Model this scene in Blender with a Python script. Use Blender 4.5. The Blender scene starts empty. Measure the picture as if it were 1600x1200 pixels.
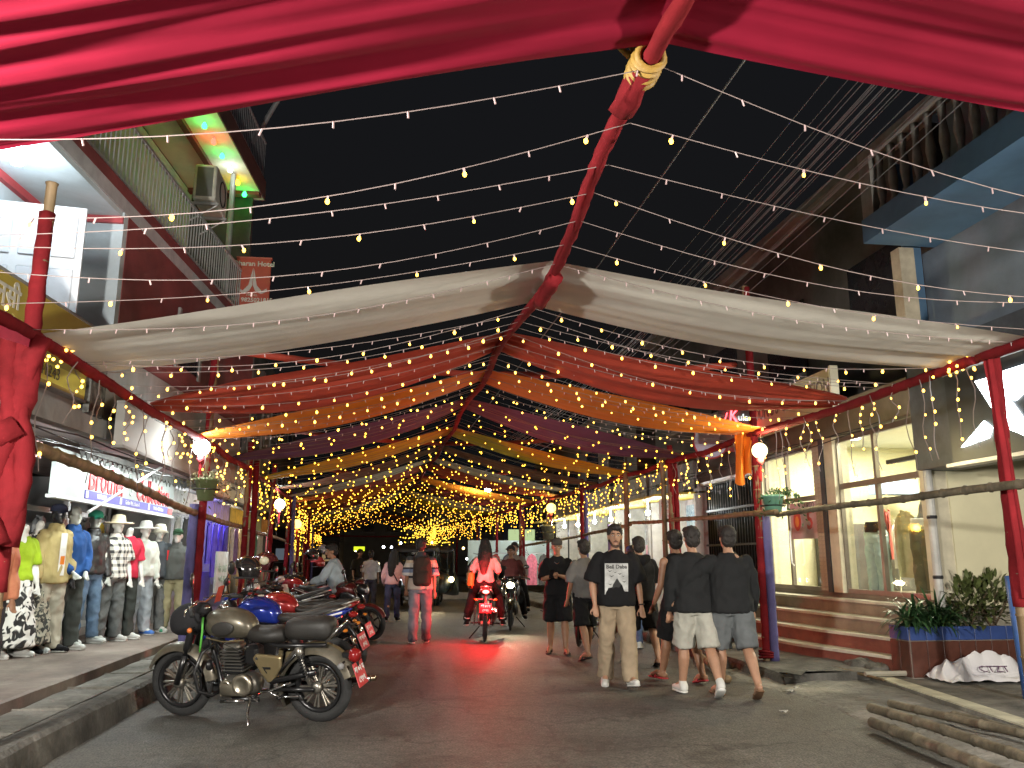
import bpy, bmesh, math, random
import numpy as np
from mathutils import Vector, Matrix, Euler, noise as mnoise

SC = bpy.context.scene
COL = SC.collection
R = math.radians
# ---------------------------------------------------------------- camera, sky, exposure
FPX, VPX, VPY, CAM_H = 1294.0, 620.0, 872.0, 1.42
PITCH = math.atan((VPY - 600) / FPX)
YAW = math.atan((800 - VPX) / FPX * math.cos(PITCH))
cd = bpy.data.cameras.new('camera')
cd.sensor_width = 36.0
cd.lens = 36.0 * FPX / 1600.0
cd.clip_start = 0.05
cd.clip_end = 600
cam = bpy.data.objects.new('camera', cd)
COL.objects.link(cam)
cam.location = (0, 0, CAM_H)
cam.rotation_euler = (R(90) + PITCH, 0, -YAW)
SC.camera = cam
W_ = bpy.data.worlds.new('World')
SC.world = W_
W_.use_nodes = True
nt = W_.node_tree
nt.nodes.clear()
sky = nt.nodes.new('ShaderNodeTexSky')
sky.sky_type = 'NISHITA'
sky.sun_disc = False
sky.sun_elevation = R(-4)
sky.sun_rotation = R(200)
bgn = nt.nodes.new('ShaderNodeBackground')
bgn.inputs[1].default_value = 0.10
glow = nt.nodes.new('ShaderNodeMixRGB')          # faint town glow over the whole night sky
glow.blend_type = 'ADD'
glow.inputs[0].default_value = 1.0
glow.inputs[2].default_value = (0.034, 0.036, 0.040, 1)
wo = nt.nodes.new('ShaderNodeOutputWorld')
nt.links.new(sky.outputs[0], glow.inputs[1])
nt.links.new(glow.outputs[0], bgn.inputs[0])
nt.links.new(bgn.outputs[0], wo.inputs[0])
SC.view_settings.view_transform = 'Standard'
SC.view_settings.look = 'None'
SC.view_settings.gamma = 1.0
SC.view_settings.use_curve_mapping = False
SC.view_settings.exposure = 0.62
SC.render.engine = 'CYCLES'
cy = SC.cycles
cy.use_denoising = True
try:
    cy.denoiser = 'OPENIMAGEDENOISE'
except Exception:
    pass
cy.use_light_tree = True
cy.max_bounces = 5
cy.diffuse_bounces = 3
cy.glossy_bounces = 3
cy.transmission_bounces = 5
cy.transparent_max_bounces = 12
cy.sample_clamp_indirect = 4.0
cy.caustics_reflective = False
cy.caustics_refractive = False
cy.use_adaptive_sampling = True
cy.adaptive_threshold = 0.03

# ---------------------------------------------------------------- placing
_cp, _sp, _ca, _sa = math.cos(PITCH), math.sin(PITCH), math.cos(YAW), math.sin(YAW)
_fw = np.array([_sa * _cp, _ca * _cp, _sp])
_rt = np.array([_ca, -_sa, 0.0])
_up = np.cross(_rt, _fw)


def ray(x, y):
    return _fw + _rt * (x - 800) / FPX - _up * (y - 600) / FPX


def G(x, y, z=0.0):      # photo point on level z
    d = ray(x, y)
    return np.array([0, 0, CAM_H]) + d * ((z - CAM_H) / d[2])


def AY(x, y, Y):
    d = ray(x, y)
    return np.array([0, 0, CAM_H]) + d * (Y / d[1])


def AX(x, y, X):
    d = ray(x, y)
    return np.array([0, 0, CAM_H]) + d * (X / d[0])


rnd = random.Random(7)

# ---------------------------------------------------------------- materials
MATS = {}


def mat(name, col, rough=0.6, metal=0.0, var=0.15, scale=6.0, bump=0.0, bscale=60.0, emit=None, estr=0.0,
        trans=0.0, col2=None, aniso=None, spec=0.5, coat=0.0, sampling=None, bdist=0.01, grime=0.0):
    if name in MATS:
        return MATS[name]
    m = bpy.data.materials.new(name)
    m.use_nodes = True
    t = m.node_tree
    t.nodes.clear()
    N, L = t.nodes.new, t.links.new
    out = N('ShaderNodeOutputMaterial')
    b = N('ShaderNodeBsdfPrincipled')
    b.inputs['Roughness'].default_value = rough
    b.inputs['Metallic'].default_value = metal
    b.inputs['Specular IOR Level'].default_value = spec
    if coat:
        b.inputs['Coat Weight'].default_value = coat
        b.inputs['Coat Roughness'].default_value = 0.08
    if emit is not None:
        b.inputs['Emission Color'].default_value = (*emit, 1)
        b.inputs['Emission Strength'].default_value = estr
    tc = N('ShaderNodeTexCoord')
    src = tc.outputs['Object']
    if aniso:
        mp = N('ShaderNodeMapping')
        mp.inputs['Scale'].default_value = aniso
        L(src, mp.inputs[0])
        src = mp.outputs[0]
    if var > 0 or col2:
        n = N('ShaderNodeTexNoise')
        n.inputs['Scale'].default_value = scale
        n.inputs['Detail'].default_value = 6
        n.inputs['Roughness'].default_value = 0.62
        L(src, n.inputs['Vector'])
        r = N('ShaderNodeValToRGB')
        c2 = col2 if col2 else tuple(min(1, c * (1 + var)) for c in col)
        c1 = col if col2 else tuple(c * (1 - var) for c in col)
        r.color_ramp.elements[0].position = 0.33
        r.color_ramp.elements[1].position = 0.67
        r.color_ramp.elements[0].color = (*c1, 1)
        r.color_ramp.elements[1].color = (*c2, 1)
        L(n.outputs['Fac'], r.inputs[0])
        if grime:
            gn = N('ShaderNodeTexNoise')
            gn.inputs['Scale'].default_value = scale * .37
            gn.inputs['Detail'].default_value = 9
            gn.inputs['Roughness'].default_value = 0.7
            gn.inputs['Distortion'].default_value = 0.6
            L(src, gn.inputs['Vector'])
            gr = N('ShaderNodeValToRGB')
            gr.color_ramp.elements[0].position = 0.36
            gr.color_ramp.elements[1].position = 0.60
            gr.color_ramp.elements[0].color = (1 - grime, 1 - grime, 1 - grime * 1.05, 1)
            gr.color_ramp.elements[1].color = (1, 1, 1, 1)
            L(gn.outputs['Fac'], gr.inputs[0])
            gm = N('ShaderNodeMixRGB')
            gm.blend_type = 'MULTIPLY'
            gm.inputs[0].default_value = 1.0
            L(r.outputs[0], gm.inputs[1])
            L(gr.outputs[0], gm.inputs[2])
            L(gm.outputs[0], b.inputs['Base Color'])
        else:
            L(r.outputs[0], b.inputs['Base Color'])
        if metal < 0.5 and rough > 0.25:
            mr = N('ShaderNodeMapRange')
            mr.inputs[3].default_value = rough * 0.88
            mr.inputs[4].default_value = min(1, rough * 1.12)
            L(n.outputs['Fac'], mr.inputs[0])
            L(mr.outputs[0], b.inputs['Roughness'])
    else:
        b.inputs['Base Color'].default_value = (*col, 1)
    if bump > 0:
        n2 = N('ShaderNodeTexNoise')
        n2.inputs['Scale'].default_value = bscale
        n2.inputs['Detail'].default_value = 5
        L(src, n2.inputs['Vector'])
        bp = N('ShaderNodeBump')
        bp.inputs['Strength'].default_value = bump
        bp.inputs['Distance'].default_value = bdist
        L(n2.outputs['Fac'], bp.inputs['Height'])
        L(bp.outputs[0], b.inputs['Normal'])
    if trans > 0:
        tr = N('ShaderNodeBsdfTranslucent')
        tr.inputs[0].default_value = (*col, 1)
        mx = N('ShaderNodeMixShader')
        mx.inputs[0].default_value = trans
        L(b.outputs[0], mx.inputs[1])
        L(tr.outputs[0], mx.inputs[2])
        L(mx.outputs[0], out.inputs[0])
    else:
        L(b.outputs[0], out.inputs[0])
    if sampling:
        m.cycles.emission_sampling = sampling
    MATS[name] = m
    return m


def emat(name, col, s, sampling=None):
    if name in MATS:
        return MATS[name]
    m = bpy.data.materials.new(name)
    m.use_nodes = True
    t = m.node_tree
    t.nodes.clear()
    e = t.nodes.new('ShaderNodeEmission')
    e.inputs[0].default_value = (*col, 1)
    e.inputs[1].default_value = s
    o = t.nodes.new('ShaderNodeOutputMaterial')
    t.links.new(e.outputs[0], o.inputs[0])
    if sampling:
        m.cycles.emission_sampling = sampling
    MATS[name] = m
    return m


def gmat(name, tint=(1, 1, 1), alpha=0.12):     # thin window glass: mostly see-through, glossy on top
    if name in MATS:
        return MATS[name]
    m = bpy.data.materials.new(name)
    m.use_nodes = True
    t = m.node_tree
    t.nodes.clear()
    N, L = t.nodes.new, t.links.new
    out = N('ShaderNodeOutputMaterial')
    g = N('ShaderNodeBsdfGlossy')
    g.inputs['Roughness'].default_value = 0.03
    tr = N('ShaderNodeBsdfTransparent')
    tr.inputs[0].default_value = (*tint, 1)
    lw = N('ShaderNodeLayerWeight')
    lw.inputs[0].default_value = 0.5
    pw = N('ShaderNodeMath')
    pw.operation = 'POWER'
    pw.inputs[1].default_value = 4.0
    L(lw.outputs['Facing'], pw.inputs[0])
    fr = N('ShaderNodeMath')
    fr.operation = 'MULTIPLY_ADD'
    fr.inputs[1].default_value = 0.85
    fr.inputs[2].default_value = 0.045
    L(pw.outputs[0], fr.inputs[0])
    mx = N('ShaderNodeMixShader')
    L(fr.outputs[0], mx.inputs[0])
    L(tr.outputs[0], mx.inputs[1])
    L(g.outputs[0], mx.inputs[2])
    L(mx.outputs[0], out.inputs[0])
    MATS[name] = m
    return m


# ---------------------------------------------------------------- mesh builder
def nrm(v):
    v = np.asarray(v, float)
    l = np.linalg.norm(v)
    return v / l if l > 1e-9 else v


def frames(pts):
    pts = [np.asarray(p, float) for p in pts]
    T = []
    for i in range(len(pts)):
        a = pts[max(i - 1, 0)]
        b = pts[min(i + 1, len(pts) - 1)]
        T.append(nrm(b - a))
    u = np.cross(T[0], [0, 0, 1.0])
    if np.linalg.norm(u) < 0.05:
        u = np.array([1.0, 0, 0]) if abs(T[0][0]) < .9 else np.array([0, 1., 0])
        u = u - T[0] * (u @ T[0])
    u = nrm(u)
    out = []
    for t in T:
        u = nrm(u - t * (u @ t))
        out.append((u, np.cross(t, u)))
    return pts, T, out


def rotm(rx=0, ry=0, rz=0):
    return np.array(Euler((rx, ry, rz)).to_matrix())


class MB:
    def __init__(s):
        s.v, s.f = [], []

    def add(s, vs, fs):
        o = len(s.v)
        s.v.extend([tuple(map(float, p)) for p in vs])
        s.f.extend([tuple(i + o for i in q) for q in fs])
        return s

    def box(s, c, d, rot=None):
        x, y, z = [k / 2 for k in d]
        P = np.array([(-x, -y, -z), (x, -y, -z), (x, y, -z), (-x, y, -z), (-x, -y, z), (x, -y, z), (x, y, z), (-x, y, z)])
        if rot is not None:
            P = P @ np.asarray(rot).T
        return s.add(P + np.asarray(c, float), [(0, 3, 2, 1), (4, 5, 6, 7), (0, 1, 5, 4), (1, 2, 6, 5), (2, 3, 7, 6), (3, 0, 4, 7)])

    def bb(s, x0, x1, y0, y1, z0, z1):
        return s.box(((x0 + x1) / 2, (y0 + y1) / 2, (z0 + z1) / 2), (abs(x1 - x0), abs(y1 - y0), abs(z1 - z0)))

    def cbox(s, c, d, b=0.01, rot=None):       # chamfered box
        x, y, z = [k / 2 for k in d]
        b = min(b, x * .9, y * .9, z * .9)
        lay = [(z, x - b, y - b, b * .0), (z - b, x, y, b), (-z + b, x, y, b), (-z, x - b, y - b, 0)]
        P = []
        for (zz, xx, yy, q) in lay:
            q = b
            P += [(-xx + q, -yy, zz), (xx - q, -yy, zz), (xx, -yy + q, zz), (xx, yy - q, zz), (xx - q, yy, zz), (-xx + q, yy, zz), (-xx, yy - q, zz), (-xx, -yy + q, zz)]
        P = np.array(P)
        if rot is not None:
            P = P @ np.asarray(rot).T
        fs = [tuple(range(8)), tuple(reversed(range(24, 32)))]
        for k in range(3):
            for i in range(8):
                j = (i + 1) % 8
                fs.append((k * 8 + j, k * 8 + i, (k + 1) * 8 + i, (k + 1) * 8 + j))
        return s.add(P + np.asarray(c, float), fs)

    def tube(s, pts, r, n=8, cap=True, round_=False, sq=1.0):
        if np.isscalar(r):
            r = [r] * len(pts)
        pts = [np.asarray(p, float) for p in pts]
        r = list(r)
        if round_:
            a, b = nrm(pts[0] - pts[1]), nrm(pts[-1] - pts[-2])
            pre, rp, post, rq = [], [], [], []
            for k in (80, 55, 28):
                pre.append(pts[0] + a * r[0] * math.sin(R(k)))
                rp.append(r[0] * math.cos(R(k)))
            for k in (28, 55, 80):
                post.append(pts[-1] + b * r[-1] * math.sin(R(k)))
                rq.append(r[-1] * math.cos(R(k)))
            pts = pre + pts + post
            r = rp + r + rq
        pts, T, F = frames(pts)
        vs, fs = [], []
        for p, rr, (u, w) in zip(pts, r, F):
            for k in range(n):
                a = 2 * math.pi * k / n
                vs.append(p + u * rr * math.cos(a) + w * rr * sq * math.sin(a))
        for i in range(len(pts) - 1):
            for k in range(n):
                j = (k + 1) % n
                fs.append((i * n + k, i * n + j, (i + 1) * n + j, (i + 1) * n + k))
        if cap:
            fs.append(tuple(reversed(range(n))))
            fs.append(tuple(range((len(pts) - 1) * n, len(pts) * n)))
        return s.add(vs, fs)

    def loft(s, rings, cap=True):
        n = len(rings[0])
        vs = [p for r in rings for p in r]
        fs = []
        for i in range(len(rings) - 1):
            for k in range(n):
                j = (k + 1) % n
                fs.append((i * n + k, i * n + j, (i + 1) * n + j, (i + 1) * n + k))
        if cap:
            fs.append(tuple(reversed(range(n))))
            fs.append(tuple(range((len(rings) - 1) * n, len(rings) * n)))
        return s.add(vs, fs)

    def lathe(s, prof, c=(0, 0, 0), ax=(0, 0, 1), n=20, close=False):
        # prof: list of (r, h) along axis
        ax = nrm(ax)
        u = nrm(np.cross(ax, [0.31, 0.17, 0.93] if abs(ax[2]) < .9 else [1, 0, 0]))
        w = np.cross(ax, u)
        c = np.asarray(c, float)
        rings = []
        for (r, h) in prof:
            rings.append([c + ax * h + (u * math.cos(2 * math.pi * k / n) + w * math.sin(2 * math.pi * k / n)) * max(r, 1e-4) for k in range(n)])
        if close:
            rings.append(rings[0])
        return s.loft(rings, cap=not close)

    def torus(s, c, ax, R0, r0, n=32, m=10, sq=1.0):
        prof = [(R0 + r0 * math.cos(2 * math.pi * k / m), r0 * sq * math.sin(2 * math.pi * k / m)) for k in range(m)]
        return s.lathe(prof, c, ax, n, close=True)

    def ell(s, c, r, n=12, m=8, rot=None):
        rings = []
        if np.isscalar(r):
            r = (r, r, r)
        for i in range(m + 1):
            a = -math.pi / 2 + math.pi * i / m
            a = max(-1.5, min(1.5, a))
            rg = np.array([(r[0] * math.cos(a) * math.cos(2 * math.pi * k / n), r[1] * math.cos(a) * math.sin(2 * math.pi * k / n), r[2] * math.sin(a)) for k in range(n)])
            if rot is not None:
                rg = rg @ np.asarray(rot).T
            rings.append(rg + np.asarray(c, float))
        return s.loft(rings)

    def sheet(s, fn, nu, nv, closed=False):
        vs = [fn(i / nu, j / nv) for i in range(nu + 1) for j in range(nv + 1)]
        fs = []
        for i in range(nu):
            for j in range(nv):
                a = i * (nv + 1) + j
                fs.append((a, a + nv + 1, a + nv + 2, a + 1))
        return s.add(vs, fs)

    def prism(s, poly, z0, z1, M=None):       # 2D polygon extruded; M maps (x,y,z)
        n = len(poly)
        P = [(x, y, z0) for x, y in poly] + [(x, y, z1) for x, y in poly]
        if M is not None:
            P = [M @ Vector(p) for p in P]
        fs = [tuple(reversed(range(n))), tuple(range(n, 2 * n))]
        for i in range(n):
            j = (i + 1) % n
            fs.append((i, j, n + j, n + i))
        return s.add(P, fs)

    def mesh(s, name='m', smooth=False):
        me = bpy.data.meshes.new(name)
        me.from_pydata(s.v, [], s.f)
        me.update()
        if smooth:
            for p in me.polygons:
                p.use_smooth = True
        return me

    def build(s, name, m, parent=None, smooth=False, world=False, loc=None, rot=None, fixn=False):
        me = s.mesh(name, smooth)
        if fixn:
            bm = bmesh.new()
            bm.from_mesh(me)
            bmesh.ops.recalc_face_normals(bm, faces=bm.faces)
            bm.to_mesh(me)
            bm.free()
        return put(name, me, m, parent, world, loc, rot)


def put(name, me, m, parent=None, world=False, loc=None, rot=None):
    if m is not None and len(me.materials) == 0:
        me.materials.append(m)
    o = bpy.data.objects.new(name, me)
    COL.objects.link(o)
    if parent is not None:
        o.parent = parent
        if world:
            q = parent
            off = Vector((0, 0, 0))
            while q is not None:
                off -= q.location
                q = q.parent
            o.location = off
    if loc is not None:
        o.location = loc
    if rot is not None:
        o.rotation_euler = rot
    return o


def tag(o, label, cat, group=None):
    o['label'] = label
    o['category'] = cat
    if group:
        o['group'] = group
    return o


def thing(name, label, cat, loc=(0, 0, 0), rz=0.0, group=None):
    o = bpy.data.objects.new(name, None)
    COL.objects.link(o)
    o.empty_display_size = .1
    o.location = tuple(float(k) for k in loc)
    o.rotation_euler = (0, 0, rz)
    return tag(o, label, cat, group)


def struct(o):
    o['kind'] = 'structure'
    return o


def copy_tree(o, parent=None):
    c = o.copy()
    COL.objects.link(c)
    c.parent = parent
    for ch in list(o.children):
        copy_tree(ch, c)
    return c


# scratch scene for text and voxel-remeshed bodies
TMP = bpy.data.scenes.new('scratch')


def _eval(o):
    TMP.collection.objects.link(o)
    with bpy.context.temp_override(scene=TMP, view_layer=TMP.view_layers[0]):
        dg = bpy.context.evaluated_depsgraph_get()
        dg.update()
        me = bpy.data.meshes.new_from_object(o.evaluated_get(dg))
    TMP.collection.objects.unlink(o)
    d = o.data
    bpy.data.objects.remove(o)
    return me


def text_mesh(body, size=0.1, ext=0.002, align='CENTER', sx=1.0, shear=0.0, bold=0.0):
    c = bpy.data.curves.new('txt', 'FONT')
    c.body = body
    c.size = size
    c.extrude = ext
    c.align_x = align
    c.align_y = 'CENTER'
    c.shear = shear
    c.offset = bold
    c.resolution_u = 2
    me = _eval(bpy.data.objects.new('txt', c))
    if sx != 1.0:
        for v in me.vertices:
            v.co.x *= sx
    return me


def text(name, body, m, parent, loc, rot, size=0.1, ext=0.002, align='CENTER', sx=1.0, shear=0.0, bold=0.0, world=False):
    me = text_mesh(body, size, ext, align, sx, shear, bold)
    me.materials.clear()
    o = put(name, me, m, parent, False, None, rot)
    L = Vector([float(k) for k in loc])
    if world:
        q = parent
        while q is not None:
            L -= q.location
            q = q.parent
    o.location = L
    return o


def remesh(mb, voxel=0.015, it=4, wr=0.0, wf=14.0, wa=(1, 1, .5), seed=0):
    me = mb.mesh('src')
    o = bpy.data.objects.new('src', me)
    md = o.modifiers.new('r', 'REMESH')
    md.mode = 'VOXEL'
    md.voxel_size = voxel
    if it:
        sm = o.modifiers.new('s', 'SMOOTH')
        sm.factor = 0.5
        sm.iterations = it
    out = _eval(o)
    n = len(out.vertices)
    if wr > 0 and n:
        co = np.empty(n * 3)
        out.vertices.foreach_get('co', co)
        no = np.empty(n * 3)
        out.vertices.foreach_get('normal', no)
        co = co.reshape(-1, 3)
        no = no.reshape(-1, 3)
        q = co * np.array(wa) * wf + seed * 3.7
        d = np.array([mnoise.noise(Vector(p)) + .5 * mnoise.noise(Vector(p * 2.1)) for p in q])
        d = 1 - np.abs(d) * 2.2         # ridged folds
        co += no * (d * wr)[:, None]
        out.vertices.foreach_set('co', co.ravel())
    out.polygons.foreach_set('use_smooth', [True] * len(out.polygons))
    out.update()
    return out


def lamp(name, kind, loc, power, col, size=0.1, parent=None, rot=None, world=True, size_y=None, spot=None):
    ld = bpy.data.lights.new(name, kind)
    ld.energy = power
    ld.color = col
    if kind == 'AREA':
        ld.size = size
        if size_y:
            ld.shape = 'RECTANGLE'
            ld.size_y = size_y
    else:
        ld.shadow_soft_size = size
    if spot:
        ld.spot_size = spot
        ld.spot_blend = .6
    o = bpy.data.objects.new(name, ld)
    COL.objects.link(o)
    L = Vector([float(k) for k in loc])
    if parent is not None:
        o.parent = parent
        if world:
            q = parent
            while q is not None:
                L -= q.location
                q = q.parent
    o.location = L
    if rot:
        o.rotation_euler = rot
    return o


WARM = (1.0, 0.72, 0.38)
COOL = (0.86, 0.95, 1.0)
NEUT = (1.0, 0.95, 0.86)

# ================================================================ ground
def asphalt():
    m = bpy.data.materials.new('asphalt')
    m.use_nodes = True
    t = m.node_tree
    N, L = t.nodes.new, t.links.new
    b = t.nodes['Principled BSDF']
    tc = N('ShaderNodeTexCoord')
    big = N('ShaderNodeTexNoise'); big.inputs['Scale'].default_value = 0.55; big.inputs['Detail'].default_value = 7
    fine = N('ShaderNodeTexNoise'); fine.inputs['Scale'].default_value = 58; fine.inputs['Detail'].default_value = 3
    vor = N('ShaderNodeTexVoronoi'); vor.inputs['Scale'].default_value = 70
    for n in (big, fine, vor):
        L(tc.outputs['Object'], n.inputs['Vector'])
    r1 = N('ShaderNodeValToRGB')
    r1.color_ramp.elements[0].position = .3; r1.color_ramp.elements[0].color = (.050, .048, .044, 1)
    r1.color_ramp.elements[1].position = .7; r1.color_ramp.elements[1].color = (.125, .12, .108, 1)
    L(big.outputs['Fac'], r1.inputs[0])
    r2 = N('ShaderNodeValToRGB')
    r2.color_ramp.elements[0].position = .32; r2.color_ramp.elements[0].color = (.42, .42, .42, 1)
    r2.color_ramp.elements[1].position = .72; r2.color_ramp.elements[1].color = (1.75, 1.72, 1.64, 1)
    L(fine.outputs['Fac'], r2.inputs[0])
    mx = N('ShaderNodeMixRGB'); mx.blend_type = 'MULTIPLY'; mx.inputs[0].default_value = 1
    L(r1.outputs[0], mx.inputs[1]); L(r2.outputs[0], mx.inputs[2])
    med = N('ShaderNodeTexNoise'); med.inputs['Scale'].default_value = 11; med.inputs['Detail'].default_value = 8; med.inputs['Roughness'].default_value = .75
    L(tc.outputs['Object'], med.inputs['Vector'])
    r3 = N('ShaderNodeValToRGB')
    r3.color_ramp.elements[0].position = .36; r3.color_ramp.elements[0].color = (.66, .66, .66, 1)
    r3.color_ramp.elements[1].position = .66; r3.color_ramp.elements[1].color = (1.3, 1.3, 1.28, 1)
    L(med.outputs['Fac'], r3.inputs[0])
    mxm = N('ShaderNodeMixRGB'); mxm.blend_type = 'MULTIPLY'; mxm.inputs[0].default_value = 1
    L(mx.outputs[0], mxm.inputs[1]); L(r3.outputs[0], mxm.inputs[2])
    mx = mxm
    stn = N('ShaderNodeTexNoise'); stn.inputs['Scale'].default_value = 1.3; stn.inputs['Detail'].default_value = 5; stn.inputs['Distortion'].default_value = .8
    L(tc.outputs['Object'], stn.inputs['Vector'])
    r4 = N('ShaderNodeValToRGB')
    r4.color_ramp.elements[0].position = .56; r4.color_ramp.elements[0].color = (1, 1, 1, 1)
    r4.color_ramp.elements[1].position = .68; r4.color_ramp.elements[1].color = (.62, .60, .58, 1)
    L(stn.outputs['Fac'], r4.inputs[0])
    mxs = N('ShaderNodeMixRGB'); mxs.blend_type = 'MULTIPLY'; mxs.inputs[0].default_value = 1
    L(mx.outputs[0], mxs.inputs[1]); L(r4.outputs[0], mxs.inputs[2])
    mx = mxs
    # cracks
    cr = N('ShaderNodeTexVoronoi'); cr.feature = 'DISTANCE_TO_EDGE'; cr.inputs['Scale'].default_value = .55
    dn = N('ShaderNodeTexNoise'); dn.inputs['Scale'].default_value = 2.2; dn.inputs['Detail'].default_value = 5
    L(tc.outputs['Object'], dn.inputs['Vector'])
    vm = N('ShaderNodeMixRGB'); vm.blend_type = 'ADD'; vm.inputs[0].default_value = .55
    L(tc.outputs['Object'], vm.inputs[1]); L(dn.outputs['Color'], vm.inputs[2]); L(vm.outputs[0], cr.inputs['Vector'])
    rc = N('ShaderNodeValToRGB')
    rc.color_ramp.elements[0].position = .0; rc.color_ramp.elements[0].color = (.42, .42, .42, 1)
    rc.color_ramp.elements[1].position = .012; rc.color_ramp.elements[1].color = (1, 1, 1, 1)
    L(cr.outputs['Distance'], rc.inputs[0])
    m2 = N('ShaderNodeMixRGB'); m2.blend_type = 'MULTIPLY'; m2.inputs[0].default_value = .8
    L(mx.outputs[0], m2.inputs[1]); L(rc.outputs[0], m2.inputs[2])
    L(m2.outputs[0], b.inputs['Base Color'])
    mr = N('ShaderNodeMapRange'); mr.inputs[3].default_value = .48; mr.inputs[4].default_value = .82
    L(big.outputs['Fac'], mr.inputs[0]); L(mr.outputs[0], b.inputs['Roughness'])
    bp = N('ShaderNodeBump'); bp.inputs['Strength'].default_value = .55; bp.inputs['Distance'].default_value = .012
    ad = N('ShaderNodeMath'); ad.operation = 'ADD'
    L(fine.outputs['Fac'], ad.inputs[0]); L(vor.outputs['Distance'], ad.inputs[1])
    L(ad.outputs[0], bp.inputs['Height']); L(bp.outputs[0], b.inputs['Normal'])
    return m


ASPH = asphalt()
CONC = mat('rough_concrete', (.13, .125, .11), .85, var=.3, scale=2.2, bump=1.0, bscale=20, col2=(.30, .285, .25), bdist=.03, grime=.6)
CONC_D = mat('dark_concrete', (.07, .067, .06), .9, scale=3, bump=1.0, bscale=18, col2=(.19, .18, .16), bdist=.03, grime=.6)
PINK = mat('pink_paving', (.17, .12, .10), .7, scale=1.4, bump=.5, bscale=24, col2=(.29, .24, .20), grime=.5)
DIRT = mat('dirt', (.06, .05, .038), .95, scale=2, bump=.6, bscale=18, col2=(.12, .10, .08))


def wob(x, y, a=.03, f=.8):
    return a * mnoise.noise(Vector((x * f, y * f, .3)))


g = MB()
g.add([(-60, -40, -.03), (60, -40, -.03), (60, 110, -.03), (-60, 110, -.03)], [(0, 1, 2, 3)])
struct(g.build('ground', DIRT))


def shiftx(Y):          # the street swings gently to the left
    t = max(0.0, min(Y, 48) - 10)
    return -.0017 * t * t


g = MB()
ys = [-8 + i * .5 for i in range(170)]


def roadp(u, v):
    y = -8 + u * 88
    x0, x1 = -2.42 + shiftx(min(y, 34)) * .6 - (max(0, y - 34) * .25), 5.6 + shiftx(min(y, 34)) * .6
    x = x0 + (x1 - x0) * v
    return (x, y, .002 + wob(x, y, .005, .5) - .006 * abs(v - .5))


g.sheet(roadp, 220, 16)
struct(g.build('road', ASPH, smooth=True, fixn=True))

# left: kerb + drain-cover slabs, then a low pink-edged step up to the shop floor
kl = MB()


def kerb_l(u, v):
    y = -2 + u * 62
    sx = shiftx(min(y, 34)) * .6 - max(0, y - 34) * .25
    e = wob(0, y, .025, 1.3) + wob(5, y, .012, 5)
    prof = [(-2.40, -.03), (-2.42, .10), (-2.435, .185), (-2.47, .215), (-2.56, .222), (-2.62, .218), (-2.63, .12)]
    i = v * 6
    a = int(min(5, i)); k = i - a
    x = prof[a][0] * (1 - k) + prof[a + 1][0] * k
    z = prof[a][1] * (1 - k) + prof[a + 1][1] * k
    return (x + sx + e, y, z + (wob(9, y, .015, 1.1) if z > .05 else 0))


kl.sheet(kerb_l, 260, 6)
struct(kl.build('kerb_left', CONC_D, smooth=False, fixn=True))
pv = MB()
pv.bb(-7.5, -2.6, -2, 60, -.1, .16)
pav = struct(pv.build('pavement_left', CONC_D))
y = 1.0
i = 0
while y < 24:
    ln = .95 + rnd.random() * .5
    s = MB()
    nx, ny = 7, 10
    x0, x1 = -3.08 + shiftx(y) * .6, -2.645 + shiftx(y) * .6
    sd = rnd.random() * 50

    def sl(u, v):
        X = x0 + (x1 - x0) * u
        Y = y + ln * v
        e = min(u, v, 1 - u, 1 - v)
        return (X + wob(sd, Y, .008, 3), Y, .212 + wob(X * 3 + sd, Y * 3, .014, 1) - (.02 if e == 0 else 0) + (-.018 if (v > .3 and v < .42 and u > .3 and u < .75) else 0))
    s.sheet(sl, nx, ny)
    s.add([(x0, y, .213), (x1, y, .213), (x1, y, .14), (x0, y, .14)], [(0, 1, 2, 3)])
    s.add([(x1, y, .213), (x1, y + ln, .213), (x1, y + ln, .14), (x1, y, .14)], [(0, 1, 2, 3)])
    s.build('slab', CONC, pav, fixn=False)
    y += ln + .018
    i += 1
st = MB()


def step_l(u, v):
    y = -2 + u * 62
    sx = shiftx(min(y, 34)) * .6 - max(0, y - 34) * .25
    prof = [(-3.085, .15), (-3.09, .285), (-3.12, .30), (-3.30, .302), (-7.5, .305)]
    i = v * 4
    a = int(min(3, i)); k = i - a
    return (prof[a][0] * (1 - k) + prof[a + 1][0] * k + sx + (wob(3, y, .014, 1.7) if a < 3 else 0), y, prof[a][1] * (1 - k) + prof[a + 1][1] * k)


st.sheet(step_l, 160, 4)
struct(st.build('shop_pavement_left', PINK, fixn=True))

# right: rough concrete shoulder, broken kerb, raised pavement and cream-edged ledge
rs = MB()


def LED(y):        # edge of the cream ledge
    return 5.45 - .142 * max(0, 9.12 - y)



def shoulder(u, v):
    y = 1.5 + u * 9.2
    x0 = 4.12 - .05 * max(0, 8.6 - y) + wob(0, y, .16, .9) + wob(2, y, .05, 4)
    x = x0 + (LED(y) + .04 - x0) * v
    return (x, y, (-.02 if v == 0 else .006) + .05 * min(1, v * 2.2) + wob(x, y, .02, 3) * min(1, v * 5) + (-.05 if v > .93 else 0))


rs.sheet(shoulder, 90, 14)
struct(rs.build('shoulder_right', CONC, smooth=False, fixn=True))
rk = MB()


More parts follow.
